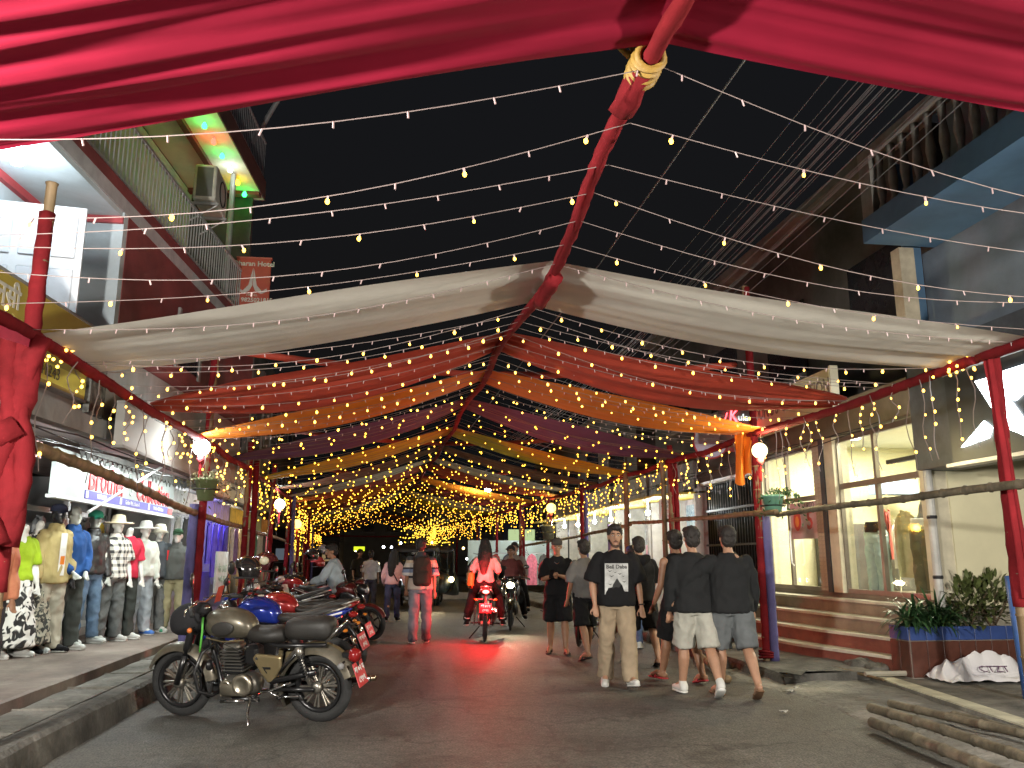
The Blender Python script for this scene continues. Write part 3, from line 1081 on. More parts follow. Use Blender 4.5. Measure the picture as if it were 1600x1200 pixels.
# far end of the street
fb = blockb('end_building', 'pale building with a balcony across the end of the street', -11, 9, 72, 78, 7.5, mat('end_wall', (.16, .15, .13), .8, var=.3, scale=.5))
for k in range(8):
    a = -7 + k * 2
    p = MB(); p.bb(a, a + 1, 71.95, 72.0, 3.6, 5.0); o = p.build('window', WINB, fb, world=True)
    q = MB(); q.bb(a - .1, a + 1.1, 71.9, 71.99, 3.45, 3.58); q.build('sill', GREYP, o, world=True)
m_ = MB(); m_.bb(-4.5, 9, 70.6, 72, 5.3, 5.5); m_.build('balcony_slab', GREYP, fb, world=True)
rl = MB(); rl.bb(-4.5, 9, 70.6, 70.66, 6.4, 6.48); rl = rl.build('balcony_rail', STEEL, fb, world=True)
bm_ = MB(); bm_.box((0, 0, .45), (.05, .05, .9)); bme = bm_.mesh('bar'); bme.materials.append(STEEL)
for k in range(44):
    o = put('bar', bme, None, rl); o.location = (-4.4 + k * .3, 70.63, 5.5)
dk = blockb('dark_gable_house', 'dark house with added window glow at the end of the street behind the rickshaw', -10.5, -4.2, 63, 68, 3.6, mat('dark_gable', (.05, .042, .035), .9, var=.3))
p = MB(); p.bb(-9, -4.0, 62.9, 62.98, 2.6, 2.8); p.build('eave', DKMET, dk, world=True)
for k in range(5):
    p = MB(); p.bb(-9.8 + k * 1.1, -9.2 + k * 1.1, 62.93, 62.99, 1.2 + .1 * (k % 2), 2.1)
    o = p.build('window', emat('added_window_glow_%d' % (k % 2), [(1, .7, .35), (.7, .85, 1)][k % 2], [.16, .08][k % 2]), dk, world=True)  # window glow added to break up the dark house front
    q = MB(); q.bb(-9.85 + k * 1.1, -9.15 + k * 1.1, 62.9, 62.985, 1.1, 1.16); q.build('sill', GREYP, o, world=True)
for k, (x0, col, w, z0, h) in enumerate([(-1.2, (.55, .70, .02), .55, 1.78, .22), (6.3, (.55, .7, .35), 1.4, 1.9, 1.0), (-4.6, (.75, .8, .85), .55, 1.5, 1.9)]):
    m_ = MB(); m_.box((x0 + w / 2 - (1.0 if k != 1 else .5), 44 if k != 2 else 30, z0 + h / 2), (w, .1, h))
    tag(m_.build('lit_sign', emat('farsign_%d' % k, col, [1.1, .6, .35][k])), ['glowing yellow green sign far behind the rickshaw', 'pale green lit sign far right of the rickshaw', 'tall white lit sign far down on the left'][k], 'sign')

for k in range(14):  # light points scattered at random, added to brighten the far end
    P_ = (rnd.uniform(-7, 5.5), rnd.uniform(56, 68), rnd.uniform(.8, 2.8))
    m_ = MB(); m_.ell(P_, .09, 8, 6)
    tag(m_.build('added_far_light', emat('added_far_light_%d' % (k % 3), [(1, .8, .5), (.9, .95, 1), (1, .6, .2)][k % 3], 9), smooth=True), 'tiny added light at the dark end of the street', 'light', 'added tiny lights at the end of the street')
# ================================================================ right side buildings
BROWN = mat('brown_beam', (.17, .145, .11), .7, grime=.4, var=.2, scale=1.3, bump=.15)
CREAMW = mat('cream_wall', (.66, .62, .42), .75, var=.06, scale=2)
FXR = 6.5
rsb = thing('window_shop', 'cream lit clothes shop with tall glass windows on the right', 'shop', (8, 11.7, .1))
# steps
RED_T = mat('red_riser', (.17, .055, .035), .65, var=.35, scale=3, bump=.35, bscale=20)
TREAD = mat('step_tread', (.45, .43, .35), .75, var=.2, scale=3, bump=.3, bscale=24)
for k in range(4):
    z0, z1 = .1 + k * .19, .1 + (k + 1) * .19
    sl_ = [(5.78 + .16 * k, 9.46), (5.40 + .27 * k, 11.0), (5.22 + .30 * k, 13.0), (5.2 + .30 * k, 17.3)]
    m_ = MB(); m_.prism([(x + .025, y) for x, y in sl_] + [(7.0, 17.3), (7.0, 9.46)], z0 - .08, z1 - .035); o = m_.build('step', RED_T if k < 2 else mat('brown_riser', (.22, .18, .13), .7, var=.25, scale=3, bump=.2), rsb, world=True, fixn=True)
    m_ = MB(); m_.prism([(x, y) for x, y in sl_] + [(x + .34, y) for x, y in reversed(sl_)], z1 - .034, z1); m_.build('tread', TREAD, o, world=True, fixn=True)
m_ = MB(); m_.bb(6.3, 10.5, 9.45, 17.3, .55, .862); m_.build('floor_slab', mat('shop_floor', (.40, .37, .30), .35, var=.15), rsb, world=True)
m_ = MB(); m_.bb(6.42, 6.52, 9.4, 14.2, .862, .93); m_.build('plinth', BROWN, rsb, world=True)
# frames + glass
ZT, ZM = 3.12, 2.38
for (a, b) in ((9.32, 9.5), (11.52, 11.78), (14.0, 14.22)):
    m_ = MB(); m_.bb(6.38, 6.62, a, b, .93, 3.2); m_.build('pillar', mat('cream_pillar', (.52, .48, .36), .6, var=.12), rsb, world=True)
m_ = MB(); m_.bb(6.36, 6.6, 11.78, 11.9, .93, 3.2); m_.build('dark_post', DKMET, rsb, world=True)
tb = mat('brick_tile', (.36, .29, .20), .4, var=.15)
tme = MB().box((0, 0, 0), (.02, .1, .055)).mesh('tile'); tme.materials.append(tb)
pil = MB(); pil.bb(6.43, 6.6, 11.92, 12.2, .93, 3.2); pil = pil.build('tiled_pillar', mat('grout', (.3, .26, .2), .8), rsb, world=True)
for r_ in range(36):
    for c_ in range(3):
        o = put('tile', tme, None, pil); o.location = (6.424, 11.972 + c_ * .094 , .97 + r_ * .062)
for (a, b, zm) in ((9.5, 10.55, 2.45), (10.55, 11.52, 2.45), (12.2, 13.2, 2.35), (13.2, 14.0, 2.35)):  # panes
    for (z0, z1) in ((.96, zm - .05), (zm + .05, ZT)):
        m_ = MB(); m_.bb(6.468, 6.476, a + .03, b - .03, z0, z1)
        m_.build('pane', gmat('shop_glass', (.97, .98, .96)), rsb, world=True)
    for yy in ((a, b) if b in (11.52, 14.0) else (a,)):
        m_ = MB(); m_.bb(6.44, 6.5, yy - .03, yy + .03, .931, 3.16); m_.build('mullion', ALU, rsb, world=True)
    for zz in (.95, zm, ZT + .02):
        m_ = MB(); m_.bb(6.442, 6.498, a + .031, b - .031, zz - .04, zz + .04); m_.build('transom', ALU, rsb, world=True)
m_ = MB(); m_.tube([(6.40, 13.02, 1.3), (6.36, 13.02, 1.34), (6.36, 13.02, 1.85), (6.40, 13.02, 1.9)], .014, 6); m_.build('door_handle', STEEL, rsb, world=True)
m_ = MB(); m_.bb(6.35, 6.7, 9.3, 14.24, 3.2, 3.52); m_.build('beam', BROWN, rsb, world=True)
m_ = MB(); m_.bb(6.2, 6.6, 9.3, 22, 3.525, 3.62); m_.build('ledge', BROWN, rsb, world=True)
# interior
m_ = MB(); m_.bb(9.6, 9.7, 9.4, 14.2, .862, 3.5); m_.build('back_wall', CREAMW, rsb, world=True)
for (a, b) in ((9.3, 9.38), (14.22, 14.3)):
    m_ = MB(); m_.bb(6.62, 9.6, a, b, .862, 3.5); m_.build('side_wall', CREAMW, rsb, world=True)
m_ = MB(); m_.bb(6.7, 9.6, 9.38, 14.22, 3.42, 3.5); m_.build('ceiling', CREAM, rsb, world=True)
m_ = MB(); m_.bb(9.5, 9.59, 9.5, 11.9, 2.7, 2.76); m_.build('wall_trim', CREAM, rsb, world=True)
m_ = MB(); m_.bb(9.52, 9.59, 10.72, 10.84, .87, 2.7); m_.build('wall_strip', BROWN, rsb, world=True)
m_ = MB(); m_.bb(7.4, 9.3, 13.6, 14.2, .87, 2.0); m_.build('counter', mat('dark_counter', (.07, .065, .06), .4), rsb, world=True)
m_ = MB(); m_.bb(8.2, 8.9, 13.3, 13.7, 2.5, 2.75); m_.build('blue_box', mat('blue_box', (.2, .28, .45), .5), rsb, world=True)
for k, (x, y) in enumerate([(7.5, 10.2), (8.6, 11.0), (7.6, 13.0), (8.6, 12.3)]):
    m_ = MB(); m_.lathe([(.0, 0), (.11, .0), (.12, .03)], (x, y, 3.385), n=16); m_.build('downlight', emat('downlight', (1, .98, .86), 12, 'NONE'), rsb, world=True)
    lamp('downlight_lamp', 'AREA', (x, y, 3.37), 105, (1, .96, .74), .25, rsb)
# track rail
m_ = MB(); m_.bb(7.15, 7.22, 9.6, 11.4, 2.78, 2.84); m_.build('track', DKMET, rsb, world=True)
# posters on the door
ps = MB(); ps.bb(6.455, 6.463, 12.27, 13.15, 1.72, 2.3)
pst = tag(ps.build('sale_poster', mat('poster_pink', (.55, .36, .38), .5, var=.1)), 'pink sale poster on the glass door', 'poster')
REDP = mat('poster_red', (.55, .05, .04), .5)
S3 = (R(90), 0, R(-90))       # reads from the street on the right side (faces -x)
text('lettering', '5', REDP, pst, (6.452, 12.5, 2.0), S3, .42, .001, bold=.01)
text('lettering', 'UPTO', BLK, pst, (6.452, 12.48, 2.235), S3, .12, .001)
m_ = MB(); m_.ell((6.451, 12.92, 2.02), (.003, .13, .17), 14, 8); m_.build('flower', REDP, pst)
m_ = MB(); m_.ell((6.449, 12.92, 2.0), (.003, .07, .09), 12, 6); m_.build('flower_heart', mat('poster_orange', (.7, .25, .05), .5), pst)
# wall + pipe right of the window
STW = mat('stained_wall', (.20, .22, .17), .85, grime=.65, var=.3, scale=2.4, bump=.4, bscale=14, col2=(.42, .44, .37))
nw = thing('stained_wall', 'stained pale green plaster wall with a downpipe at the right edge', 'wall', (6.7, 7.5, .1))
m_ = MB(); m_.bb(6.62, 9.6, 9.6, 9.75, .09, 2.6); m_.bb(9.4, 9.6, 2, 9.6, .09, 2.6); m_.build('plaster', STW, nw, world=True)
m_ = MB(); m_.bb(6.63, 6.85, 9.52, 9.598, .09, 2.6); m_.build('pilaster', mat('tan_pilaster', (.30, .24, .17), .8, var=.2), nw, world=True)
m_ = MB(); m_.tube([(6.34, 9.27, .86), (6.34, 9.27, 3.2)], .05, 10)
dp = m_.build('downpipe', mat('grey_pipe', (.42, .42, .40), .5, var=.15), nw, world=True)
for zz in (1.2, 1.9, 2.6):
    m_ = MB(); m_.lathe([(.055, -.02), (.06, 0), (.055, .02)], (6.34, 9.27, zz), n=12); m_.build('clamp', DKMET, dp, world=True)
text('graffiti', 'N69', mat('graffiti_blue', (.10, .25, .32), .7), nw, (7.12, 9.594, 1.32), FR, .26, .001, shear=.3, world=True)
m_ = MB(); m_.bb(6.22, 6.7, 2, 9.3, 2.46, 3.9); m_.build('dark_fascia', mat('dark_blue_fascia', (.045, .055, .07), .5, var=.3), nw, world=True)
# X light box
xs = thing('lightbox_sign', 'white lit lightbox sign with a huge X on a dark panel', 'sign', (6.15, 7.0, 2.5))
m_ = MB(); m_.box((.03, 0, .45), (.08, 3.0, 1.0)); m_.build('box', mat('box_black', (.02, .025, .03), .4), xs)
XW = emat('lightbox_white', (.88, .97, 1.0), 11)
Mx = Matrix(((0, 0, 1, -.02), (1, 0, 0, 0), (0, 1, 0, 0), (0, 0, 0, 1)))


def bxp(px, py):
    q = AX(px, py, 6.13)
    return (q[1] - 7.0, q[2] - 2.5)


for poly in ([(1524, 596), (1552, 588), (1607, 665), (1640, 700), (1592, 676), (1570, 668)], [(1503, 699), (1538, 658), (1550, 668), (1545, 684)], [(1568, 580), (1605, 568), (1640, 575), (1586, 626), (1564, 600)], [(1540, 650), (1600, 610), (1618, 640), (1560, 668)][:0]):
    if poly:
        m_ = MB(); m_.prism([bxp(*q) for q in poly], -.01, .015, Mx); m_.build('lit_stroke', XW, xs, fixn=True)
m_ = MB(); m_.box((.0, 0, -.07), (.16, 3.05, .04)); m_.build('frame', STEEL, xs)
m_ = MB(); m_.box((.0, 0, .97), (.16, 3.05, .04)); m_.build('frame', STEEL, xs)
# upper floors of the near right building: cantilever, balustrade, columns
nb_ = thing('blue_building', 'blue and grey upper floors with a balustrade at the right edge', 'building', (8, 6, 0))
BLUEP = mat('blue_paint', (.09, .18, .30), .6, var=.2, scale=1.5)
GRB = mat('blue_grey_wall', (.15, .18, .22), .8, var=.25, scale=1.2, bump=.15)
m_ = MB(); m_.bb(5.65, 9.5, -1, 9.05, 5.25, 5.55); m_.build('cantilever', BLUEP, nb_, world=True)
m_ = MB(); m_.bb(6.6, 9.5, -1, 9.3, 3.9, 5.25); m_.build('wall', GRB, nb_, world=True)
m_ = MB(); m_.bb(6.9, 9.5, -1, 9.0, 5.55, 8.6); m_.build('upper_wall', GRB, nb_, world=True)
pr = MB(); pr.bb(5.66, 5.84, -1, 9.04, 6.3, 6.42); pr = pr.build('balustrade', mat('old_concrete', (.24, .235, .22), .85, var=.3, scale=3, bump=.4), nb_, world=True)
bal = MB().lathe([(.05, 0), (.05, .06), (.035, .1), (.06, .3), (.035, .55), (.05, .68), (.05, .75)], n=10).mesh('baluster', True); bal.materials.append(MATS['old_concrete'])
y = 3.2
while y < 9:
    o = put('baluster', bal, None, pr); o.location = (5.75, y, 5.55); y += .24
for yy in (5.0, 8.9):
    m_ = MB(); m_.bb(5.66, 5.84, yy - .1, yy + .13, 5.551, 6.299); m_.build('post', MATS['old_concrete'], pr, world=True)
m_ = MB(); m_.bb(6.15, 6.35, 9.1, 9.28, 3.9, 5.25); m_.build('column', mat('tan_column', (.40, .35, .26), .8, var=.2), nb_, world=True)
m_ = MB(); m_.bb(6.36, 6.59, 9.3, 9.36, 3.9, 6.5); m_.build('side_strip', BLUEP, nb_, world=True)
m_ = MB(); m_.tube([(6.5, 9.34, 3.9), (6.48, 9.34, 5.0)], .03, 6); m_.build('conduit', DKMET, nb_, world=True)
# upper floors above the window shop
ub = thing('dark_upper_building', 'dark unlit upper floors above the cream signboard on the right', 'building', (9, 14, 3.6))
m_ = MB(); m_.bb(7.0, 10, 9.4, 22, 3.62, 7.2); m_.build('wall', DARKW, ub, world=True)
for k in range(4):
    a = 10.2 + k * 3
    p = MB(); p.bb(6.97, 7.01, a, a + 1.5, 4.6, 5.9); o = p.build('window', WINB, ub, world=True)
    q = MB(); q.bb(6.9, 6.999, a - .1, a + 1.6, 4.48, 4.58); q.build('sill', GREYP, o, world=True)
m_ = MB(); m_.bb(6.7, 7.0, 9.4, 22, 7.2, 7.35); m_.build('cornice', GREYP, ub, world=True)
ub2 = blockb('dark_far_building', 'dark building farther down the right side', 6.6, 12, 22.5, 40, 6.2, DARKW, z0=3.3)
bays(ub2, 6.6, 23, 39, 3.6, 5.0, 5, WINB, -1)
# collection signboard
cs = thing('collection_signboard', 'long cream signboard reading collection on the right building', 'sign', (6.15, 13.5, 3.45))
m_ = MB(); m_.bb(6.12, 6.2, 10.95, 16.3, 3.46, 4.12); m_.build('board', mat('cream_sign', (.50, .44, .29), .6, var=.08, scale=1.5), cs, world=True)
m_ = MB(); m_.bb(6.10, 6.22, 10.9, 10.949, 3.44, 4.14); m_.build('end_trim', CREAM, cs, world=True)
text('lettering', "YOUNG'S COLLECTION", mat('brown_letter', (.17, .13, .10), .6), cs, (6.113, 12.35, 3.85), S3, .36, .003, sx=.72, bold=.002, world=True)
# black lattice gate
gt = thing('lattice_gate', 'closed black steel lattice gate beside the window shop', 'gate', (6.5, 15.7, .86))
m_ = MB(); m_.bb(6.75, 6.8, 14.3, 17.1, .86, 3.0); m_.build('dark_backing', DARKIN, gt, world=True)
bme = MB().box((0, 0, 1.0), (.03, .022, 2.06)).mesh('bar'); bme.materials.append(mat('black_gate', (.03, .032, .035), .3, .8, var=.2))
for k in range(44):
    o = put('bar', bme, None, gt); o.location = (.0 + (.04 if k % 2 else 0), -1.36 + k * .063, .02)
for zz in (.06, .8, 1.5, 2.05):
    m_ = MB(); m_.bb(6.47, 6.49, 14.3, 17.1, .86 + zz, .9 + zz); m_.build('rail', MATS['black_gate'], gt, world=True)
m_ = MB(); m_.bb(6.42, 6.5, 14.24, 17.2, 2.93, 3.0); m_.build('track', STEEL, gt, world=True)
m_ = MB(); m_.bb(6.42, 6.6, 14.24, 17.3, 3.0, 3.52); m_.build('lintel', DARKW, gt, world=True)
# right shops further along
YEL = mat('yellow_soffit', (.62, .45, .06), .6, var=.3, scale=2)
specs = [(17.3, 20.6, (.80, .78, .85), 'bright shop with comic posters behind the tank top man', 'y'), (20.6, 24.0, (.75, .85, .88), 'bright shop with blue posters behind the facing man', 'g'), (24.0, 28.0, (.70, .85, .72), 'green lit clothes shop far along the right', 'y'), (28.0, 32.0, (.85, .85, .7), 'farthest lit shop on the right side', 'y')]
for k, (y0, y1, c, lab, q) in enumerate(specs):
    fx = 6.4 + shiftx(y0) * .6
    t_ = thing('lit_shop', lab, 'shop', (fx + 1, (y0 + y1) / 2, .12))
    m_ = MB(); m_.bb(fx + .9, fx + 1, y0, y1, .12, 3.1); m_.build('back_wall', mat('rback_%d' % k, tuple(v * .5 for v in c), .6, scale=3.5, col2=c), t_, world=True)
    for yy in (y0 + .05, y1 - .05):
        m_ = MB(); m_.bb(fx, fx + .9, yy - .05, yy + .05, .12, 3.1); m_.build('side_wall', mat('rside', (.5, .5, .48), .7), t_, world=True)
    m_ = MB()
    m_.add([(fx - .9, y0, 2.72), (fx + .95, y0, 2.86), (fx + .95, y1, 2.86), (fx - .9, y1, 2.72), (fx - .9, y0, 2.76), (fx + .95, y0, 2.9), (fx + .95, y1, 2.9), (fx - .9, y1, 2.76)], [(0, 3, 2, 1), (4, 5, 6, 7), (0, 1, 5, 4), (1, 2, 6, 5), (2, 3, 7, 6), (3, 0, 4, 7)])
    m_.build('awning', YEL, t_, world=True)
    m_ = MB(); m_.bb(fx - .02, fx + .05, y0, y1, 2.9, 3.5); m_.build('sign_band', mat('rsign_%d' % k, [(.2, .2, .21), (.18, .15, .12), (.2, .19, .18), (.15, .12, .1)][k], .6, var=.4), t_, world=True)
    nP = 5
    for j in range(nP):
        a = y0 + .15 + j * (y1 - y0 - .3) / nP
        for lv in range(2):
            pm = mat('posterart_%d_%d' % (k, (j + lv * 3) % 5), [(.75, .15, .4), (.1, .12, .14), (.15, .3, .5), (.7, .7, .72), (.5, .6, .1)][(j + lv * 3 + k) % 5], .4, scale=11, col2=[(.85, .8, .85), (.7, .72, .75), (.65, .8, .85), (.15, .15, .18), (.85, .85, .8)][(j + lv * 2 + k) % 5])
            p_ = MB(); p_.bb(fx + .88, fx + .895, a, a + (y1 - y0 - .3) / nP - .06, .9 + lv * .95, 1.8 + lv * .92); p_.build('poster', pm, t_, world=True)
    for j in range(2):
        yy = y0 + .8 + j * (y1 - y0 - 1.6)
        m_ = MB(); m_.ell((fx - .3, yy, 2.5), .06, 12, 8); m_.tube([(fx - .3, yy, 2.55), (fx - .3, yy, 2.78)], .006, 5)
        m_.build('bulb', emat('rshop_glow', (.93, 1, 1), 45, 'NONE'), t_, True, world=True)
    lamp('shop_light', 'POINT', (fx - .28, (y0 + y1) / 2, 2.4), [34, 34, 30, 26][k], (.95, 1, .98), .1, t_)
    lamp('inner_light', 'POINT', (fx + .3, (y0 + y1) / 2, 2.3), [20, 20, 20, 18][k], (1, 1, .95), .1, t_)
# shop goods
for k, (yy, c) in enumerate([(21.6, 5), (22.1, 1), (22.6, 11), (24.8, 6), (25.4, 5)]):
    garment('hanging_bag', ['black bag', 'navy bag', 'purple bag', 'white top', 'dark top'][k] + ' hanging at the right shop front', 5.95 + shiftx(yy) * .6, yy, 2.35, .5, .75, GC[c], R(80), None, 'goods at the right shop fronts', k)
# notice, neon, round sign
m_ = MB(); P = AY(1046, 795, 17.6); m_.box(P, (.46, .03, .42)); nt_ = tag(m_.build('paper_notice', mat('notice_paper', (.75, .73, .72), .6, var=.05)), 'white paper notice hanging by the comic poster shop', 'sign')
for k in range(4):
    text('lettering', ['घर भाडामा', 'सम्पर्क: ९८१', 'ट्युसन', 'Tattoo'][k], BLK if k < 2 else REDP, nt_, tuple(P + np.array([0, -.018, .14 - k * .095])), FR, .075, .001)
ne = thing('neon_sign', 'red and white neon guitar shop sign above the orange cloth', 'neon sign', tuple(AX(1160, 672, 5.9)))
NEON = emat('neon_red', (1, .04, .05), 9)
text('letters', 'K', NEON, ne, (-.16, 0, .24), FR, .32, .012, sx=.8, shear=.2)
text('letters', 'ular', emat('neon_white', (.75, .9, .9), 1.2), ne, (.06, 0, .22), FR, .17, .01)
text('letters', 'Shop', NEON, ne, (.03, 0, .06), FR, .17, .01, shear=.2)
m_ = MB(); m_.tube([(-.26, 0, .3), (-.33, 0, .12), (-.3, 0, -.05), (-.1, 0, -.03), (.2, 0, -.03)], .01, 6); m_.build('tube', NEON, ne)
m_ = MB(); m_.box((.0, .04, .12), (.8, .03, .6)); m_.build('backboard', DARKW, ne)
rd = thing('round_signboard', 'round lilac and red signboard over the lattice gate', 'sign', tuple(AX(1110, 690, 5.75)))
m_ = MB(); m_.lathe([(.0, -.05), (.3, -.05), (.3, .05), (0, .05)], ax=(-.25, -1, 0), n=28); m_.build('disc', mat('lilac', (.45, .42, .6), .5, var=.2), rd)
m_ = MB(); m_.torus((0, 0, 0), (-.25, -1, 0), .3, .03, 28, 6); m_.build('rim', REDTRIM, rd)
m_ = MB(); m_.box((.25, .1, -.02), (.5, .06, .3)); m_.build('red_panel', REDTRIM, rd)
# floodlight hoarding far right
hd = thing('white_hoarding', 'pale hoarding with branch shadows painted on it, far down the right', 'hoarding', (4.55, 33, .3))
m_ = MB(); m_.box((0, 0, .95), (3.6, .08, 1.7)); m_.build('panel', mat('hoarding_teal', (.62, .75, .72), .5, var=.1, scale=.8), hd)
br = MB()
rb = random.Random(3)


def branch_shadow(p, a, l, r, d):
    q = (p[0] + math.cos(a) * l, -.045, p[2] + math.sin(a) * l)
    if 0.15 < q[2] < 1.78 and abs(q[0]) < 1.75:
        br.tube([p, q], [r, r * .6], 4)
        if d > 0:
            for _ in range(2):
                branch_shadow(q, a + rb.uniform(-.7, .7), l * .75, r * .65, d - 1)


for k in range(3):
    branch_shadow((1.6 - k * 1.1, -.045, .6 + .4 * k), R(160 + 20 * k), .6, .022, 4)
br.build('painted_branch_shadows', BLK, hd)  # cast branch shadows drawn as black shapes on the panel
lamp('hoarding_lamp', 'SPOT', (.5, -3.0, 3.2), 160, (.92, 1, .97), .1, hd, (R(52), 0, 0), False, None, R(95))
m_ = MB(); m_.cbox((.5, -3.0, 3.26), (.22, .16, .1), .02); m_.tube([(.5, -3, 3.3), (1.6, -3, 3.3), (1.6, -3, -.3)], .03, 6); m_.build('floodlight', DKMET, hd)
rk_ = thing('clothes_rack', 'rack of dark dresses in front of the pale hoarding', 'clothes rack', (4.6, 31.5, .15))
m_ = MB(); m_.tube([(-1.6, 0, 0), (-1.6, 0, 1.45), (1.6, 0, 1.45), (1.6, 0, 0)], .02, 6); m_.build('frame', STEEL, rk_)
for k in range(7):
    garment('dress', None, 4.6 - 1.4 + k * .46, 31.5, 1.58, .4, 1.15, GC[[5, 2, 1, 5, 10, 5, 1][k]], 0, rk_, None, k)
# bright lamps far down the street
for k, (px, py, Y) in enumerate([(745, 750, 26.0), (762, 765, 30)]):
    t_ = thing('street_floodlight', ['brilliant white floodlight over the street under the canopy', 'small second floodlight just beyond the brilliant one'][k], 'light', tuple(AY(px, py, Y)))
    m_ = MB(); m_.cbox((0, 0, 0), (.3, .12, .2), .02); m_.build('housing', DKMET, t_)
    m_ = MB(); m_.ell((0, -.08, -.02), (.1, .05, .08), 12, 8); m_.build('lens', emat('flood_glow', (.95, 1, 1), 60 if k == 0 else 20, 'NONE'), t_, True)
    m_ = MB(); m_.tube([(0, .05, .05), (0.8, .05, .7)], .02, 6); m_.build('arm', DKMET, t_)
    lamp('flood_lamp', 'POINT', (0, -.2, -.05), 130 if k == 0 else 30, (.96, 1, .97), .1, t_, None, False)
# overhead cables on the right
for k in range(22):
    u = k / 21
    a = AX(1420 + u * 200 + rnd.uniform(-12, 12), 150 + rnd.uniform(-25, 35) + u * 40, 5.2 + .5 * rnd.random())
    x0 = a[0]
    z0 = 5.2 + u * 1.1 + rnd.uniform(-.2, .2)
    x0 = 4.9 + rnd.uniform(-.5, .6)
    pts = []
    for j in range(13):
        t = j / 12
        Y = -1 + t * 33
        pts.append((x0 + shiftx(Y) * .6 + .1 * math.sin(k), Y, z0 + .4 - .9 * t + 1.0 * (2 * t - 1) ** 2 * .5))
    m_ = MB(); m_.tube(pts, .006, 4)
    tag(m_.build('overhead_cable', mat('cable', (.16, .165, .18), .5)), 'thin grey overhead cable in the bundle running along the right side', 'cable', 'overhead cables along the right side')
m_ = MB(); m_.tube([(3.3, -1, 6.2), (3.0, 12, 5.9), (2.4, 30, 5.9)], .012, 6)
tag(m_.build('thick_cable', MATS['cable']), 'single thicker overhead cable right of the ridge pole', 'cable')

# ================================================================ canopy frame
RED_C = mat('red_cloth', (.215, .015, .020), .9, var=.12, scale=5, bump=.3, bscale=30, trans=.12, spec=.15, grime=.4)
REDF = mat('crimson_cloth', (.27, .008, .030), .8, var=.08, scale=3, bump=.04, bscale=260, trans=.15, spec=.2)
RED2 = mat('brick_red_cloth', (.44, .055, .03), .75, var=.12, scale=4, bump=.2, trans=.2)
WHI_C = mat('white_cloth', (.72, .69, .61), .75, var=.06, scale=4, bump=.15, trans=.25)
ORA_C = mat('orange_cloth', (.75, .22, .02), .75, var=.1, scale=4, bump=.2, trans=.3)
YEL_C = mat('yellow_cloth', (.62, .50, .02), .75, var=.1, scale=4, bump=.2, trans=.3)
PUR_C = mat('purple_cloth_banner', (.10, .055, .12), .8, var=.15, scale=4, bump=.2, trans=.2)
BLUW = mat('indigo_wrap', (.085, .075, .20), .75, var=.2, scale=6, bump=.2)
BAMB = mat('bamboo', (.20, .135, .07), .6, grime=.4, var=.35, scale=9, bump=.25, bscale=40, aniso=(1, 1, .25))
BAMBG = mat('grey_bamboo', (.15, .125, .085), .65, grime=.55, var=.4, scale=10, bump=.3, bscale=40)
GOLD = mat('gold_cloth', (.30, .18, .035), .6, var=.2, scale=8, bump=.3)


def LE(Y): return -2.5 + shiftx(Y)
def RE(Y): return 4.68 + shiftx(Y)
def ZL(Y): return 2.93
def ZR(Y): return 3.05 + .005 * max(0, Y - 6)
def RX(Y): return 1.06 + shiftx(Y)
def RZ(Y): return 3.5 + .012 * math.sin(Y * .9) + .05 * max(0, min(Y, 13) - 6)


def wrap(mb, pts, r, seed=0, n=10, amp=.2, twist=5.0):       # cloth-wrapped pole with folds
    P = [np.asarray(p, float) for p in pts]
    out = []
    for a, b in zip(P[:-1], P[1:]):
        k = max(2, int(np.linalg.norm(b - a) / .09))
        out += [a + (b - a) * i / k for i in range(k)]
    out.append(P[-1])
    pts2, T, F = frames(out)
    rings = []
    L = 0
    for i, (p, (u, w)) in enumerate(zip(pts2, F)):
        if i:
            L += np.linalg.norm(pts2[i] - pts2[i - 1])
        rg = []
        for k in range(n):
            a = 2 * math.pi * k / n
            q = r * (1 + amp * mnoise.noise(Vector((math.cos(a + L * twist) * 1.5, math.sin(a + L * twist) * 1.5, L * 3 + seed))) + .06 * math.sin(L * 38 + a))
            rg.append(p + u * q * math.cos(a) + w * q * math.sin(a))
        rings.append(rg)
    return mb.loft(rings)


def bamboo(mb, a, b, r, n=8, node=.32):
    a, b = np.asarray(a, float), np.asarray(b, float)
    L = np.linalg.norm(b - a)
    pts, rr = [], []
    k = int(L / node) + 1
    sd = rnd.random() * 10
    for i in range(k + 1):
        t = i / k
        for dt, q in ((-.012, 1.0), (0, 1.2), (.012, 1.0), (node / L * .5 / 1, .96)):
            tt = min(1, max(0, t + (dt / L if abs(dt) < .05 else dt * 1.0 if dt < .5 else 0)))
            if pts and tt <= pts[-1][1] + 1e-5:
                continue
            off = np.array([mnoise.noise(Vector((tt * L * .7, sd, 0))), mnoise.noise(Vector((tt * L * .7, sd, 5))), mnoise.noise(Vector((tt * L * .7, sd, 9)))]) * r * .6
            pts.append((a + (b - a) * tt + off, tt))
            rr.append(r * q * (1 - .12 * tt))
    return mb.tube([p for p, _ in pts], rr, n)


